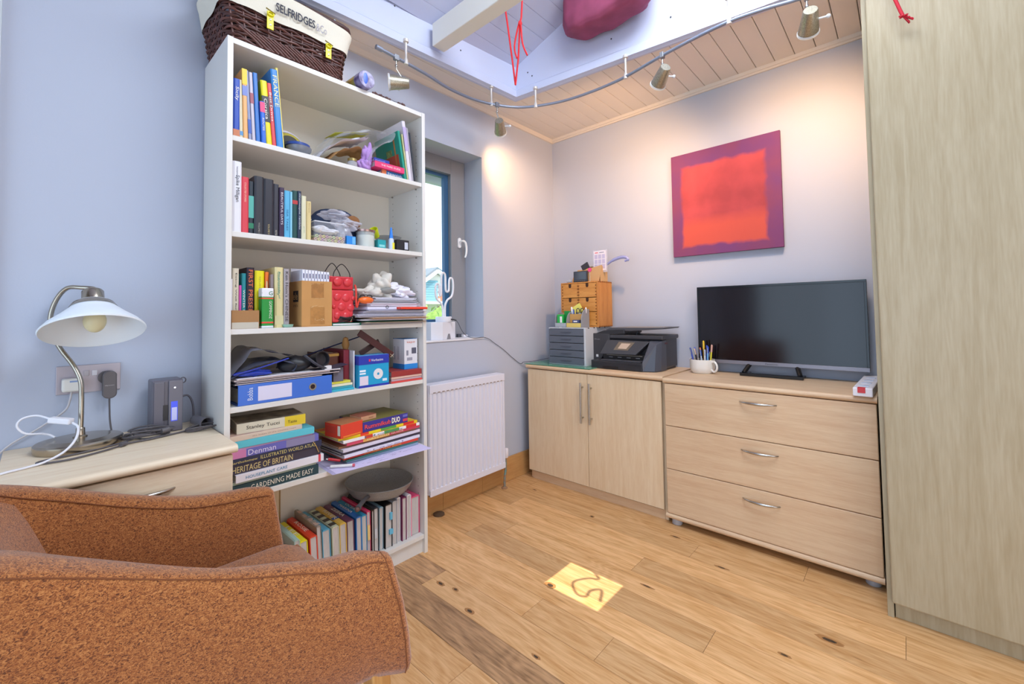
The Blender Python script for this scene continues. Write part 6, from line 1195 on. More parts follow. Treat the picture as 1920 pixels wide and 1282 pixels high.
g.tube(catmull([(0.15, -2.395, 0.7065), (0.175, -2.42, 0.7045), (0.205, -2.47, 0.7045), (0.225, -2.53, 0.7045), (0.235, -2.585, 0.7045), (0.252, -2.600, 0.7045), (0.272, -2.58, 0.7045), (0.275, -2.534, 0.7045), (0.245, -2.47, 0.7045), (0.205, -2.415, 0.7045), (0.2, -2.364, 0.7045), (0.18, -2.30, 0.7045), (0.16, -2.25, 0.705)], 6), 0.0026, 7)
for i in range(7):
    cx, cy = 0.15 + rr.uniform(-.015, .02), -2.37 + rr.uniform(-.02, .04); a, b = rr.uniform(.02, .035), rr.uniform(.035, .06); ph = rr.uniform(0, 3)
    g.tube([(cx + a * math.cos(u) * math.cos(ph * .2), cy + b * math.sin(u) + .01 * math.cos(u), 0.705 + .004 * i + .003 * math.sin(2 * u + ph)) for u in [k * PI / 12 for k in range(24)]], 0.0024, 7, True)
for i in range(3):
    g.tube([(0.17 + 0.025 * math.cos(u) + .01 * i, -2.225 + 0.045 * math.sin(u), 0.7055 + .005 * i + .003 * math.sin(2 * u + i)) for u in [k * PI / 12 for k in range(24)]], 0.0024, 7, True)
stuff(part('cable', g, GC, t, smooth=60))
part('ferrite', MB().tube([(0.215, -2.42, 0.708), (0.228, -2.435, 0.708)], 0.0055, 10), GC, t, smooth=50)
part('ferrite', MB().tube([(0.185, -2.335, 0.720), (0.18, -2.315, 0.722)], 0.0085, 12), GC, t, smooth=50)
t = thing('charger_unit', 'dark grey upright charging dock with a blue lit label on the bedside chest', 'charger', (0.09, -2.30, 0.701))
CG = mat('#64606a', 0.35, name='slate_plastic')
part('body', B(0.035, 0.118, -2.350, -2.268, 0.7012, 0.872), CG, t, bevel=0.006, seg=3)
part('front_block', B(0.118, 0.126, -2.308, -2.270, 0.702, 0.868), mat('#6e6a74', 0.35, name='slate_plastic_light'), t, bevel=0.002)
part('side_wing', B(0.116, 0.1215, -2.346, -2.318, 0.7012, 0.866), CG, t, bevel=0.002)
part('slot', B(0.1214, 0.1222, -2.322, -2.309, 0.74, 0.79), mat('#10101e', 0.3, name='dark_slot'), t)
lbp = part('label_panel', B(0.1262, 0.1268, -2.302, -2.284, 0.735, 0.800), mat('#4a5ae0', 0.4, name='blue_label', emit=.3), t)
part('label_print', B(0.1268, 0.1271, -2.300, -2.286, 0.738, 0.780), mat('#c8c8f0', 0.5, name='white_label', emit=.1), t)
part('status_light', MB().ell((0.1265, -2.292, 0.845), (0.0015, 0.0025, 0.0025), 8, 6), mat('#ffffff', 0.4, name='status_glow', emit=2.0), t)
part('loop', MB().tube([(0.08 + .0, -2.262 + 0.008 * math.cos(a), 0.862 + 0.009 * math.sin(a)) for a in [k * PI / 6 for k in range(12)]], 0.002, 6, True), CG, t)
part('cable', MB().tube(catmull([(0.06, -2.268, 0.80), (0.06, -2.245, 0.805), (0.065, -2.232, 0.78), (0.075, -2.230, 0.74), (0.09, -2.235, 0.712)], 5), 0.0032, 8), CG, t, smooth=60)
t = thing('hose_end', 'short grey ribbed tube end lying beside the bookcase on the bedside chest', 'tube', (0.15, -2.215, 0.701))
part('tube', MB().lathe([(0.012, -0.05), (0.016, -0.05), (0.0165, 0.012), (0.020, 0.016), (0.020, 0.022), (0.0165, 0.022), (0.0125, 0.0)], (0.155, -2.2195, 0.7215), 24, Matrix.Rotation(1.30, 4, 'Z') @ Matrix.Rotation(PI / 2, 4, 'Y') if False else Vector((0.95, 0.25, -0.05)).to_track_quat('Z', 'Y').to_matrix().to_4x4(), close=False), mat('#6c686e', 0.35, name='grey_hose'), t, smooth=40)
part('bore', MB().lathe([(0, -0.03), (0.0125, -0.03), (0.0125, -0.028), (0, -0.028)], (0.155, -2.2195, 0.7215), 18, Vector((0.95, 0.25, -0.05)).to_track_quat('Z', 'Y').to_matrix().to_4x4()), BLACK, t)

# ------------------------------------------------------------------ window sill
t = thing('white_box_riser', 'angular white box with a trapezium cut out on the window sill', 'box', (-0.06, -1.0, 0.929))
WB = mat('#e6e8f2', 0.5, name='white_lacquer')
Z0_, Z1_ = 0.9292, 1.030
oct_ = [(-0.110, -1.11), (-0.045, -1.11), (-0.012, -1.052), (-0.062, -0.918), (-0.135, -0.918)]
part('body', MB().prism(oct_, 'z', Z0_, Z1_), WB, t, bevel=0.001)
def onf(s_, z, o=0.0006):   # point on the face between corner 2 and 3
    a = Vector((-0.012, -1.052)); b = Vector((-0.062, -0.918)); p = a.lerp(b, s_); n = Vector((b.y - a.y, -(b.x - a.x))).normalized(); p = p + n * o; return (p.x, p.y, z)
q = [onf(.30, Z0_ + .0005), onf(.62, Z0_ + .0005), onf(.55, Z0_ + .032), onf(.41, Z0_ + .032)]; q2 = [onf(.30, Z0_ + .0005, -.004), onf(.62, Z0_ + .0005, -.004), onf(.55, Z0_ + .032, -.004), onf(.41, Z0_ + .032, -.004)]
part('cut_out', MB().add(q + q2, [(0, 1, 2, 3), (7, 6, 5, 4), (0, 4, 5, 1), (1, 5, 6, 2), (2, 6, 7, 3), (3, 7, 4, 0)]), mat('#8a8a90', 0.8, name='cut_out_shade'), t)
t = thing('cactus_lamp', 'white neon tube cactus lamp standing in the window', 'lamp', (-0.07, -0.99, 1.03))
CL = mat('#eceef8', 0.25, name='milky_tube')
part('base', MB().lathe([(0.0, 0), (0.046, 0), (0.047, 0.002), (0.047, 0.028), (0.045, 0.031), (0, 0.031)], (-0.075, -0.995, 1.0302), 32), WB, t, smooth=40)
Xc = -0.075
tube_pts = catmull([(Xc, -1.000, 1.061), (Xc, -1.000, 1.095), (Xc, -1.010, 1.135), (Xc, -1.040, 1.160), (Xc, -1.053, 1.19), (Xc, -1.053, 1.235), (Xc, -1.045, 1.252), (Xc, -1.034, 1.252), (Xc, -1.026, 1.235), (Xc, -1.024, 1.20), (Xc, -1.018, 1.182), (Xc, -1.012, 1.20), (Xc, -1.011, 1.25), (Xc, -1.009, 1.30), (Xc, -1.002, 1.318), (Xc, -0.988, 1.318), (Xc, -0.980, 1.30), (Xc, -0.979, 1.25), (Xc, -0.976, 1.215), (Xc, -0.964, 1.208), (Xc, -0.954, 1.22), (Xc, -0.952, 1.26), (Xc, -0.948, 1.285), (Xc, -0.938, 1.292), (Xc, -0.926, 1.285), (Xc, -0.921, 1.26), (Xc, -0.922, 1.215), (Xc, -0.935, 1.180), (Xc, -0.965, 1.160), (Xc, -0.982, 1.13), (Xc, -0.985, 1.095), (Xc, -0.985, 1.061)], 4)
part('tube', MB().tube(tube_pts, 0.0062, 10), CL, t, smooth=70)
part('power_jack', MB().tube([(-0.032, -0.975, 1.045), (-0.018, -0.965, 1.043), (-0.008, -0.955, 1.038)], 0.004, 8), mat('#2a2c34', 0.5, name='jack'), t)
part('cable', MB().tube(catmull([(-0.008, -0.955, 1.038), (-0.001, -0.945, 1.02), (0.004, -0.925, 0.98), (0.008, -0.89, 0.945), (0.009, -0.83, 0.930), (0.009, -0.754, 0.930), (0.006, -0.70, 0.915), (0.005, -0.661, 0.892), (0.005, -0.57, 0.84), (0.005, -0.489, 0.783), (0.006, -0.41, 0.735), (0.02, -0.395, 0.744), (0.035, -0.36, 0.7455), (0.05, -0.30, 0.747), (0.09, -0.20, 0.76), (0.15, -0.14, 0.78)], 6), 0.0016, 6), mat('#3a3c46', 0.5, name='thin_cable'), t, smooth=60)
t = thing('window_stay', 'small white clip on the sill at the foot of the window frame', 'clip', (-0.14, -0.80, 0.93)); part('clip', B(-0.155, -0.12, -0.80, -0.765, 0.9292, 0.944), WB, t, bevel=.003); part('screw', B(-0.154, -0.14, -0.83, -0.803, 0.9292, 0.950), mat('#4a4e58', .5, name='dark_clip'), t)

# ------------------------------------------------------------------ on the cabinet
CT = 0.738
t = thing('cutting_mat', 'thin green glass sheet on the left end of the cabinet top', 'mat', (0.3, -0.22, CT)); part('sheet', B(0.055, 0.56, -0.425, -0.06, CT + 0.0005, CT + 0.004), mat('#5a9a80', 0.2, name='green_glass'), t, bevel=.001); part('edge', B(0.055, 0.56, -0.4255, -0.425, CT + 0.0008, CT + 0.0036), mat('#2f7a5a', 0.3, name='green_edge'), t)
DZ = CT + 0.0045
t = thing('drawer_tower', 'grey plastic desk drawer unit with five drawers on the cabinet', 'drawer unit', (0.35, -0.2, DZ))
LG = mat('#c4c8ce', 0.4, name='pale_grey_plastic'); SG = mat('#5c626e', 0.35, name='slate_drawer')
part('case', MB().box(0.203, 0.207, -0.345, -0.02, DZ, 0.979).box(0.472, 0.486, -0.348, -0.02, DZ, 0.979).box(0.207, 0.472, -0.345, -0.02, 0.972, 0.979).box(0.207, 0.472, -0.345, -0.02, DZ, DZ + 0.007).box(0.207, 0.472, -0.03, -0.02, DZ, 0.972), LG, t, bevel=.0015)
hh = (0.972 - DZ - 0.007) / 5
for i in range(5):
    z0 = DZ + 0.007 + i * hh
    d = part('drawer', MB().box(0.208, 0.471, -0.352, -0.338, z0 + 0.001, z0 + hh - 0.0025).box(0.212, 0.467, -0.338, -0.06, z0 + 0.003, z0 + hh - 0.008), SG, t, bevel=.0015)
    part('grip', MB().prism([(0.295, z0 + hh * .55), (0.385, z0 + hh * .55), (0.372, z0 + hh * .40), (0.34, z0 + hh * .34), (0.308, z0 + hh * .40)], 'y', -0.3545, -0.3515), mat('#484e5a', 0.4, name='drawer_grip'), d)
for k in range(4): part('notch', B(0.474, 0.4862, -0.32 + k * 0.065, -0.305 + k * 0.065, 0.9725, 0.9795), mat('#3c4048', 0.6, name='notch_shade'), t)
t = thing('wall_adapter', 'small white power adapter between the wall and the grey drawer unit', 'adapter', (0.17, -0.2, CT)); part('body', MB().prism([(-0.26, CT + .0045), (-0.20, CT + .0045), (-0.195, CT + .07), (-0.235, CT + .085), (-0.265, CT + .04)], 'x', 0.150, 0.196), mat('#e4e2ea', 0.4, name='white_adapter'), t, bevel=.004); part('pin', B(0.148, 0.152, -0.235, -0.22, CT + .075, CT + .09), BLACK, t)
# wooden mini chest
ORW = wood('#d09048', '#b87430', 'z', 'orange_pine', 0.45, 10.0); ORH = wood('#d69a50', '#bc7c36', 'x', 'orange_pine_level', 0.45, 10.0)
WZ = 0.9795; WX0, WX1, WF, WBk = 0.217, 0.503, -0.222, -0.045; WT = 1.272
t = thing('pine_mini_chest', 'small orange pine drawer chest with dovetails standing on the grey drawer unit', 'mini chest', (0.36, -0.13, WZ))
part('case', MB().box(WX0, WX0 + 0.010, WF, WBk, WZ, WT - .008).box(WX1 - 0.010, WX1, WF, WBk, WZ, WT - .008).box(WX0, WX1, WF, WBk, WT - 0.008, WT).box(WX0 + .01, WX1 - .01, WF, WBk, WZ, WZ + 0.008).box(WX0 + .01, WX1 - .01, WBk - .006, WBk, WZ + .008, WT - .008), ORW, t, bevel=.001)
JN = mat('#7a4418', 0.7, name='dark_joint'); rows = [(WZ + .009, WZ + .097), (WZ + .101, WZ + .188), (WZ + .192, WT - .010)]
for zi, (z0, z1) in enumerate(rows):
    for (a, b) in ((WX0 + .011, WX0 + .1385), (WX0 + .1405, WX1 - .011)):
        cx = (a + b) / 2
        d = part('drawer', B(a, b, WF - 0.001, WF + 0.009, z0, z1), ORH, t, bevel=.0008)
        part('box', B(a + .003, b - .003, WF + 0.009, WBk - .01, z0 + .003, z1 - .008), ORW, d)
        part('finger_hole', MB().prism([(cx - .010, z1 + .0002), (cx - .010, z1 - .014)] + [(cx + .010 * math.cos(u), z1 - .016 + .010 * math.sin(u)) for u in [PI + k * PI / 8 for k in range(9)]] + [(cx + .010, z1 - .014), (cx + .010, z1 + .0002)], 'y', WF - .0018, WF - .0008), mat('#3a1c0a', 0.8, name='hole_dark'), d)
        for e_ in (a, b - .007):
            for k in range(4): part('dovetail', B(e_, e_ + .007, WF - .0016, WF - .0008, z0 + .010 + k * .020, z0 + .019 + k * .020), JN, d)
for k in range(11): part('dovetail', B(WX1 - .002, WX1 + .0007, WF + .008 + k * .0155, WF + .0155 + k * .0155, WT - .008, WT + .0005), JN, t)
for k in range(11): part('dovetail', B(WX1 - .002, WX1 + .0007, WF + .008 + k * .0155, WF + .0155 + k * .0155, WZ, WZ + .008), JN, t)
# desk organiser on the drawer unit in front
t = thing('desk_organiser', 'grey desk organiser with curved sides and yellow base on the grey drawer unit', 'organiser', (0.35, -0.29, WZ))
OG = mat('#8c9098', 0.4, name='organiser_grey')
def curved(x, w=0.003, h=0.105): return MB().prism([(-0.335, WZ), (-0.245, WZ), (-0.245, WZ + h)] + [(-0.335 + 0.055 * (1 - math.cos(u)), WZ + .03 + (h - .03) * math.sin(u)) for u in [PI / 2 - k * PI / 20 for k in range(10)]], 'x', x, x + w)
for x_ in (0.245, 0.335): part('divider', curved(x_, .004, .095 if x_ < .3 else .1), OG, t, bevel=.001)
part('side', curved(0.445, .006, .115), OG, t, bevel=.001)
part('base', MB().box(0.249, 0.445, -0.335, -0.245, WZ, WZ + .004), OG, t)
part('front_tray', B(0.249, 0.333, -0.337, -0.333, WZ + .004, WZ + .028), mat('#a8b0b8', 0.3, name='clear_grey_tray'), t)
part('yellow_front', B(0.339, 0.445, -0.337, -0.333, WZ + .002, WZ + .028), mat('#dcc46a', 0.5, name='yellow_plastic_b'), t)
part('back_wall', B(0.249, 0.445, -0.249, -0.245, WZ + .004, WZ + .085), OG, t)
part('inner_panel', B(0.340, 0.444, -0.300, -0.296, WZ + .03, WZ + .085), mat('#c89a58', 0.5, name='tan_panel'), t)
part('foot', B(0.28, 0.30, -0.336, -0.32, WZ - .0, WZ + .002), mat('#e0e0d0', 0.5, name='foot_pad'), t)
carton('green_box', 'green card box with a white label in the left bay of the desk organiser', 'box', 0.256, 0.300, -0.325, -0.305, WZ + .0045, WZ + .083, '#28b050', [], bev=.002)[0]
t = [o for o in bpy.data.objects if o.get('label', '').startswith('green card box')][0]; part('label_panel', B(0.280, 0.296, -0.3262, -0.3249, WZ + .03, WZ + .07), PAPER, t)
carton('green_pack', 'darker green packet behind the green card box in the organiser', 'packet', 0.288, 0.330, -0.290, -0.262, WZ + .0045, WZ + .105, '#1c9040', [], bev=.002)
t = thing('sticky_notes', 'yellow sticky note pad sticking up from the desk organiser', 'notes', (0.38, -0.27, WZ + .06)); T = rotabout((0.385, -0.265, WZ + .1), ry=-0.5); q = MB(); q.T = T; part('pad', q.box(0.355, 0.415, -0.268, -0.258, WZ + .09, WZ + .145), mat('#e6e070', 0.7, name='pale_yellow_paper'), t); q = MB(); q.T = T; part('backing', q.box(0.355, 0.415, -0.258, -0.256, WZ + .03, WZ + .145), mat('#d0c850', 0.7, name='note_backing'), t)
t = thing('small_scissors', 'scissors with dark loops standing in the desk organiser', 'scissors', (0.41, -0.28, WZ + .03))
for (x_, z_) in ((0.395, 1.085), (0.425, 1.085)): part('loop', MB().tube([(x_ + 0.011 * math.cos(a), -0.288, z_ + 0.015 * math.sin(a)) for a in [k * PI / 8 for k in range(16)]], 0.0028, 6, True), mat('#2c2e3a', 0.4, name='dark_loops'), t, smooth=60)
part('blade', MB().prism([(0.40, 1.07), (0.42, 1.07), (0.413, 1.0), (0.407, 1.0)], 'y', -0.290, -0.286), CHROME, t)
pens1 = [('#2848b0', 0.352, 1.095, -.08, 'blue pen at the left of the organiser pens'), ('#e8ecf4', 0.344, 1.110, -.22, 'white and blue pen leaning left in the desk organiser'), ('#2a3468', 0.372, 1.075, .0, 'short navy pen beside the scissors in the organiser'), ('#c0a8c8', 0.435, 1.105, .25, 'lilac marker leaning right in the desk organiser'), ('#4a4c54', 0.438, 1.085, .1, 'dark grey clip pen at the right of the organiser')]
def pen(label, col, x, y, z0, z1, lx=0.0, ly=0.0, r=0.004, cap=None, group=None, kind='pen'):
    t = thing(kind, label, 'pen' if kind != 'pencil' else 'pencil', (x, y, z0), group); h = z1 - z0; p0 = Vector((x, y, z0)); p1 = Vector((x + lx * h, y + ly * h, z1)); m_ = p0.lerp(p1, .72)
    part('barrel', MB().tube([p0, m_], r, 8), mat(col, 0.35, name='pen_barrel'), t, smooth=50); part('cap', MB().tube([m_, p0.lerp(p1, .97), p1], [r * 1.15, r * 1.1, r * .6], 8), mat(cap or col, 0.35, name='pen_cap'), t, smooth=50)
    part('clip', MB().tube([m_ + Vector((0, -r * 1.5, 0)), p0.lerp(p1, .95) + Vector((0, -r * 1.5, 0))], r * .35, 5), CHROME if kind == 'pen' else mat(cap or col, .4, name='pen_cap'), t)
for (c_, x_, zt, lx, lab) in pens1: pen(lab, c_, x_ + .006, -0.275, WZ + .005, zt, lx * .3, -.05, .0045, '#e8e8f0' if 'lilac' in lab else None)
t = thing('paper_clips', 'small blue and white packet in front of the tan panel of the organiser', 'packet', (0.40, -0.32, WZ + .004)); part('packet', B(0.375, 0.425, -0.325, -0.305, WZ + .0045, WZ + .048), mat('#3a4878', 0.5, name='navy_packet'), t, bevel=.002); part('stripe', B(0.385, 0.412, -0.326, -0.3248, WZ + .034, WZ + .042), PAPER, t)
# things on the wooden chest
t = thing('cardboard_bin', 'tan wooden pot behind the little screen on top of the pine drawer chest', 'pot', (0.43, -0.13, WT))
TN = mat('#c8a070', 0.7, name='tan_board')
part('pot', MB().prism([(0.345, WT + .0004), (0.490, WT + .0004), (0.515, WT + .105), (0.36, WT + .075)], 'y', -0.185, -0.181).box(0.35, 0.50, -0.095, -0.091, WT + .0004, WT + .11).box(0.497, 0.502, -0.181, -0.095, WT + .0004, WT + .1).box(0.345, 0.35, -0.181, -0.095, WT + .0004, WT + .08), TN, t, bevel=.0012)
part('floor', B(0.35, 0.497, -0.181, -0.095, WT + .0006, WT + .003), TN, t)
t = thing('wooden_arch', 'curved pine piece at the back left on top of the pine drawer chest', 'holder', (0.31, -0.13, WT)); part('arch', MB().prism([(0.268, WT + .0004), (0.335, WT + .0004), (0.335, WT + .075)] + [(0.335 - .067 * math.sin(u), WT + .0004 + .075 * math.cos(u)) for u in [k * PI / 20 for k in range(1, 10)]], 'y', -0.16, -0.15), mat('#cc9450', 0.6, name='arch_pine'), t); part('panel', B(0.285, 0.335, -0.12, -0.112, WT + .0004, WT + .09), mat('#d0a060', 0.6, name='arch_pine_b'), t)
t = thing('small_screen', 'small dark digital display with a row of buttons on the pine drawer chest', 'display', (0.37, -0.21, WT)); part('case', B(0.315, 0.420, -0.214, -0.198, WT + .0006, WT + .072), mat('#2c2e36', 0.35, name='display_case'), t, bevel=.003); part('screen', B(0.321, 0.414, -0.2146, -0.2138, WT + .016, WT + .067), mat('#3e4450', 0.12, name='display_glass'), t)
for k in range(6): part('button', B(0.325 + k * .0148, 0.332 + k * .0148, -0.2150, -0.2138, WT + .006, WT + .011), mat('#6a6c74', .4, name='button'), t)
t = thing('black_book', 'small black booklet with a yellow mark tilted behind the little screen', 'booklet', (0.39, -0.18, WT)); T = rotabout((0.39, -0.176, WT + .09), ry=-0.45)
q = MB(); q.T = T; part('cover', q.box(0.362, 0.418, -0.1785, -0.172, WT + .04, WT + .125), mat('#34323a', 0.5, name='black_card'), t, bevel=.001); q = MB(); q.T = T; part('yellow_mark', q.box(0.372, 0.405, -0.1792, -0.1784, WT + .068, WT + .084), mat('#e0c030', 0.5, name='yellow_print'), t)
t = thing('pink_sticker', 'pink round tag just right of the black booklet on the pine chest', 'tag', (0.425, -0.19, WT + .07)); part('disc', MB().tube([(0.425, -0.190, WT + .078), (0.425, -0.187, WT + .078)], 0.014, 20), mat('#e85090', 0.5, name='pink_card'), t); part('stalk', MB().tube([(0.425, -0.1885, WT + .066), (0.425, -0.1885, WT + .0005)], .0015, 6), WHITE, t)
t = thing('planner_cards', 'clear stand of white planner cards above the tan pot', 'cards', (0.48, -0.15, WT + .05)); fr = part('holder', B(0.428, 0.532, -0.150, -0.147, WT + .06, WT + .205), clearplastic('#dcdcec', 0.55, 'clear_stand'), t); part('card', B(0.436, 0.524, -0.1525, -0.1502, WT + .07, WT + .200), mat('#e4e0ec', 0.6, name='card_white'), t)
part('header', B(0.445, 0.468, -0.1531, -0.1524, WT + .186, WT + .191), mat('#d84848', .5, name='red_print'), t); part('header', B(0.478, 0.512, -0.1531, -0.1524, WT + .186, WT + .191), mat('#8a8aa0', .5, name='grey_lines'), t)
for i in range(3):
    for j in range(3): part('grid_cell', B(0.442 + i * .0275, 0.464 + i * .0275, -0.1531, -0.1524, WT + .085 + j * .032, WT + .112 + j * .032), mat('#bcb8d8', .5, name='pale_violet_cells'), t)
t = thing('french_curve', 'translucent blue drawing curve reaching right from the tan pot', 'ruler', (0.56, -0.14, WT + .1)); part('curve', MB().tube(catmull([(0.44, -0.139, WT + .060), (0.50, -0.139, WT + .095), (0.57, -0.139, WT + .132), (0.63, -0.139, WT + .145), (0.665, -0.139, WT + .138), (0.672, -0.139, WT + .125), (0.655, -0.139, WT + .120)], 6), [0.008] * 12 + [.0105] * 12 + [.009] * 8 + [.006] * 5, 8), mat('#a0a8e0', 0.15, name='blue_acrylic', alpha=.75), t, smooth=60); part('tip', MB().ell((0.655, -0.139, WT + .120), (.007, .003, .007), 10, 6), mat('#8890d8', .2, name='blue_acrylic_tip'), t)
t = thing('glass_trinket', 'small clear glass trinket at the left corner on top of the pine drawer chest', 'trinket', (0.262, -0.19, WT)); part('glass', MB().ell((0.262, -0.19, WT + .012), (.02, .012, .0115), 16, 10), clearplastic('#c8ccd4', .6, 'trinket_glass'), t, smooth=60); part('stone', MB().ell((0.275, -0.19, WT + .008), (.008, .008, .0075), 10, 8), mat('#a0a4ac', .2, name='grey_stone'), t)

# printer
t = thing('printer', 'black all in one printer with a tilted control panel on the cabinet', 'printer', (0.7, -0.2, CT))
PB = mat('#3a393e', 0.42, name='charcoal_shell'); PB2 = mat('#2b2b30', 0.35, name='dark_shell'); PB3 = mat('#17171a', 0.3, name='inner_black')
PX0, PX1, PF, PK = 0.478, 0.925, -0.255, -0.03
part('body', MB().prism([(PF + .02, CT + .012), (PF + .02, CT + .165), (PF + .03, CT + .19), (PK, CT + .19), (PK, CT + .012)], 'x', PX0 + .01, PX1 - .004), PB, t, bevel=.006, seg=3)
part('foot_base', B(PX0 + .05, PX1 - .012, PF - .02, PK - .01, CT + .0045 if False else CT + .001, CT + .012), PB3, t)
part('left_column', MB().prism([(0.470, CT + .012), (0.500, CT + .012), (0.548, CT + .06), (0.60, CT + .155), (0.60, CT + .205), (0.470, CT + .205)], 'y', PF - .005, PF + .06), PB, t, bevel=.004)
part('paper_tray', B(0.52, 0.845, PF - .090, PF + .02, CT + .002, CT + .050), PB2, t, bevel=.003)
part('tray_grip', B(0.60, 0.70, PF - .0915, PF - .085, CT + .006, CT + .020), PB3, t)
part('tray_line', B(0.525, 0.84, PF - .0908, PF - .0895, CT + .034, CT + .0352), PB3, t)
part('output_slot', B(0.56, 0.84, PF - .015, PF + .021, CT + .051, CT + .088), PB3, t)
part('output_plate', B(0.575, 0.83, PF - .075, PF - .02, CT + .051, CT + .055), mat('#505056', .3, name='output_plate'), t)
for k in range(4): part('roller', B(0.60 + k * .058, 0.625 + k * .058, PF - .017, PF - .014, CT + .064, CT + .068), mat('#8a8a90', .3, name='roller_glint'), t)
part('slot_strip', B(0.585, 0.815, PF - .018, PF - .0145, CT + .077, CT + .080), mat('#9a9488', .3, name='silver_strip_b'), t)
cp = part('control_panel', MB().add([(0.560, PF - .055, CT + .086), (0.790, PF - .055, CT + .088), (0.86, PF - .010, CT + .165), (0.585, PF - .010, CT + .168), (0.560, PF + .00, CT + .084), (0.790, PF + .00, CT + .086), (0.86, PF + .03, CT + .160), (0.585, PF + .03, CT + .163)], [(0, 1, 2, 3), (7, 6, 5, 4), (0, 4, 5, 1), (1, 5, 6, 2), (2, 6, 7, 3), (3, 7, 4, 0)]), mat('#404046', .35, name='panel_shell'), t, bevel=.004)
def pp(u, v, o=0.0006):
    a = Vector((0.560, PF - .055, CT + .086)); b = Vector((0.790, PF - .055, CT + .088)); c = Vector((0.86, PF - .010, CT + .165)); d = Vector((0.585, PF - .010, CT + .168)); p = a.lerp(b, u).lerp(d.lerp(c, u), v); n = (b - a).cross(d - a).normalized(); return p + n * o
def pquad(u0, u1, v0, v1, o): return MB().add([pp(u0, v0, o), pp(u1, v0, o), pp(u1, v1, o), pp(u0, v1, o), pp(u0, v0, 0), pp(u1, v0, 0), pp(u1, v1, 0), pp(u0, v1, 0)], [(0, 1, 2, 3), (0, 4, 5, 1), (1, 5, 6, 2), (2, 6, 7, 3), (3, 7, 4, 0)])
part('screen_frame', pquad(.32, .70, .30, .88, .0012), mat('#75685a', .3, name='bronze_frame'), cp); part('touch_screen', pquad(.41, .63, .40, .78, .0020), mat('#b8a290', .2, name='lit_touch_screen', emit=.12), cp)
part('right_wing', MB().add([(0.845, PF - .085, CT + .002), (0.905, PF - .060, CT + .002), (0.925, PF - .02, CT + .002), (0.925, PF + .06, CT + .002), (0.845, PF + .06, CT + .002),
                              (0.845, PF - .085, CT + .052), (0.905, PF - .030, CT + .150), (0.925, PF + .005, CT + .170), (0.925, PF + .06, CT + .175), (0.845, PF + .06, CT + .175), (0.86, PF - .012, CT + .168)],
                             [(4, 3, 2, 1, 0), (0, 1, 6, 5), (1, 2, 7, 6), (2, 3, 8, 7), (3, 4, 9, 8), (4, 0, 5, 10, 9), (5, 6, 10), (6, 7, 8, 9, 10)]), mat('#4a4d58', .35, name='wing_shell'), t, bevel=.003)
part('lid', MB().box(0.60, 0.932, PF - .005, PK + .0, CT + .176, CT + .199), PB, t, bevel=.006, seg=3)
part('feeder_body', MB().prism([(0.474, CT + .196), (0.56, CT + .224), (0.70, CT + .232), (0.70, CT + .205), (0.60, CT + .196)], 'y', PF - .004, PK), PB2, t, bevel=.004)
part('feeder_well', B(0.60, 0.70, PF + .002, PK - .02, CT + .1995, CT + .206), PB3, t)
part('feeder_tray', MB().prism([(0.57, CT + .226), (0.74, CT + .222), (0.935, CT + .236), (0.945, CT + .244), (0.60, CT + .240)], 'y', PF + .0, PK - .01), mat('#4a4a50', .35, name='feeder_shell'), t, bevel=.002)
part('feeder_recess', MB().prism([(0.64, CT + .2405), (0.90, CT + .2435), (0.90, CT + .2445), (0.64, CT + .2415)], 'y', PF + .03, PK - .03), mat('#8a7c6c', .3, name='feeder_tan'), t)
part('feeder_arm', MB().tube([(0.75, PF + .05, CT + .199), (0.76, PF + .05, CT + .226)], .006, 8), PB2, t)
text('OfficeJet', mat('#a0a0a8', .5, name='grey_print_b'), t, (0.492, PF - .0056, CT + .165), (1, 0, 0), (0, 0, 1), 0.007, 0.042, 'lettering')
part('sticker', B(0.505, 0.520, PF - .0062, PF - .0048, CT + .06, CT + .075), mat('#d8d8dc', .5, name='small_sticker'), t)
part('side_catch', B(0.9245, 0.9262, PF + .04, PF + .075, CT + .150, CT + .158), mat('#5a2c30', .5, name='maroon_catch'), t)

# mug with pens
t = thing('mug', 'white mug full of pens in front of the left edge of the television', 'mug', (1.085, -0.16, 0.733)); MC = Vector((1.098, -0.130, 0.7335))
WM = mat('#ece6de', 0.25, name='glazed_mug')
part('body', MB().lathe([(0.0, 0.0), (0.052, 0.0), (0.060, 0.010), (0.064, 0.030), (0.0645, 0.074), (0.0615, 0.074), (0.060, 0.03), (0.052, 0.010), (0.0, 0.008)], tuple(MC), 40, close=False), WM, t, smooth=50)
hv = Vector((0.9, -0.40, 0)).normalized()
part('handle', MB().tube(catmull([MC + hv * .062 + Vector((0, 0, .062)), MC + hv * .083 + Vector((0, 0, .064)), MC + hv * .096 + Vector((0, 0, .045)), MC + hv * .092 + Vector((0, 0, .022)), MC + hv * .074 + Vector((0, 0, .012)), MC + hv * .061 + Vector((0, 0, .022))], 6), 0.0055, 10), WM, t, smooth=60)
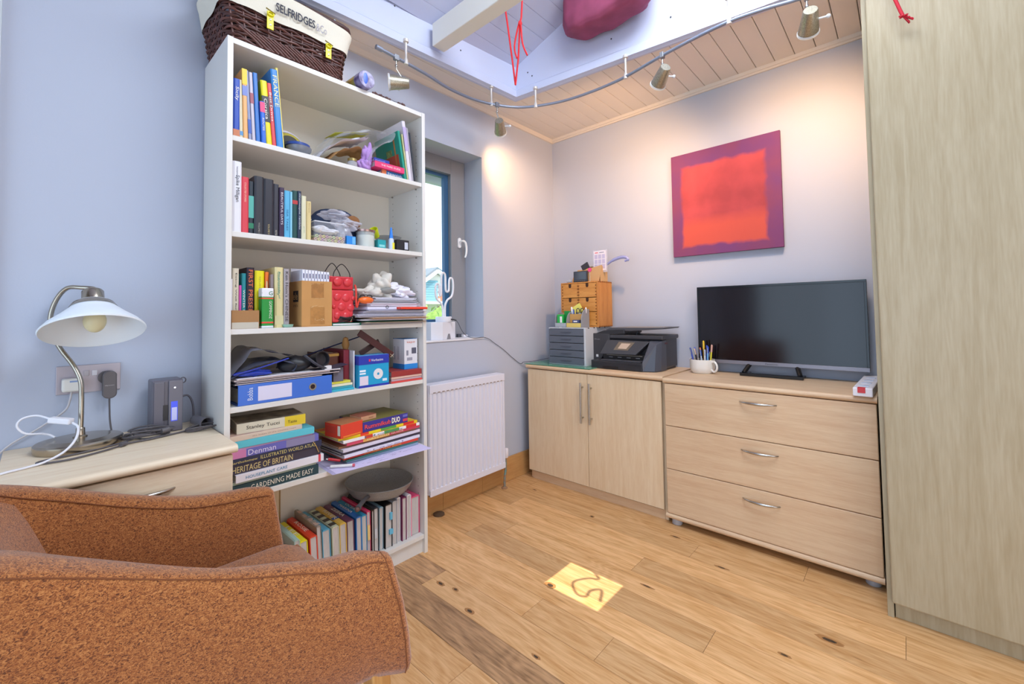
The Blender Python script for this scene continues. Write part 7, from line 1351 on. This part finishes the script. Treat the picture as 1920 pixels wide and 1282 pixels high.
MP = [('#3048b0', '#2a3a90', -.030, -.010, .135, -.28, 'blue pen, leftmost in the mug'), ('#7a3848', '#5060c0', -.022, .008, .138, -.18, 'maroon and blue pen at the left in the mug'), ('#1c1c20', '#c8a888', -.014, -.014, .132, -.22, 'black pen with a tan end in the mug'), ('#6a6a58', '#d87850', -.004, .012, .136, -.1, 'olive pen with an orange end in the mug'),
      ('#24262c', '#1c1e24', .004, .020, .172, -.05, 'tall dark marker at the back of the mug'), ('#c8d0dc', '#3a58a8', .006, -.018, .125, -.1, 'clear ballpoint with a blue cap at the front of the mug'), ('#e8b020', '#f0c430', .010, .006, .175, -.03, 'tall yellow pencil in the mug'), ('#e0e4ec', '#b0b8c8', .016, -.010, .128, .0, 'white pen in the middle of the mug'),
      ('#2858c8', '#2048c0', .020, .008, .150, .02, 'bright blue highlighter in the mug'), ('#78b0e0', '#2a50c0', .026, -.006, .145, .05, 'pale blue pen with a dark blue cap in the mug'), ('#4a1c28', '#30141c', .032, .010, .120, .04, 'short dark red pen at the right in the mug'), ('#e8d83c', '#d8a898', .036, -.002, .155, .12, 'yellow pencil with an eraser, rightmost in the mug')]
for (c_, cp_, dx, dy, h, lx, lab) in MP: pen(lab, c_, MC.x + dx * 1.1, MC.y + dy, MC.z + .011, MC.z + h, lx * .8, 0.0, .0044, cp_, 'pens and pencils in the mug', 'pencil' if 'pencil' in lab else 'pen')
# power strip
t = thing('power_strip', 'white four way extension block with a red switch on the right of the wide chest', 'extension block', (1.82, -0.27, 0.733)); Tq = Matrix.Translation((-0.006, 0.06, -0.0097)) @ rotabout((1.815, -0.30, 0.743), rz=-0.03)
q = MB(); q.T = Tq; part('body', q.box(1.785, 1.846, -0.515, -0.09, 0.7435, 0.7435 + .034), mat('#ece8ee', .35, name='white_block'), t, bevel=.004, seg=3)
q = MB(); q.T = Tq; part('switch', q.box(1.800, 1.824, -0.5175, -0.495, 0.758, 0.7785), mat('#c02028', .3, name='red_switch', emit=.15), t, bevel=.001)
for k in range(4):
    q = MB(); q.T = Tq; y_ = -0.455 + k * .088; part('socket', q.prism([(1.800 + .0, y_ - .022), (1.832, y_ - .022), (1.832, y_ + .010), (1.816, y_ + .026), (1.800, y_ + .010)], 'z', .7775, .7795), mat('#d4dcee', .35, name='socket_face'), t, bevel=.001)
t = thing('black_flex', 'black cables dropping between the wide chest and the wardrobe', 'cable', (1.849, -0.4, 0.3)); part('cable', MB().tube(catmull([(1.849, -0.06, 0.79), (1.849, -0.08, 0.74), (1.849, -0.2, 0.70), (1.849, -0.4, 0.60), (1.849, -0.43, 0.5), (1.849, -0.42, 0.01)], 5), .0032, 8), BLACK, t); part('second_cable', MB().tube(catmull([(1.849, -0.425, 0.735), (1.849, -0.43, 0.66), (1.849, -0.40, 0.50), (1.849, -0.3, 0.4), (1.849, -0.29, 0.01)], 5), .003, 8), BLACK, t)
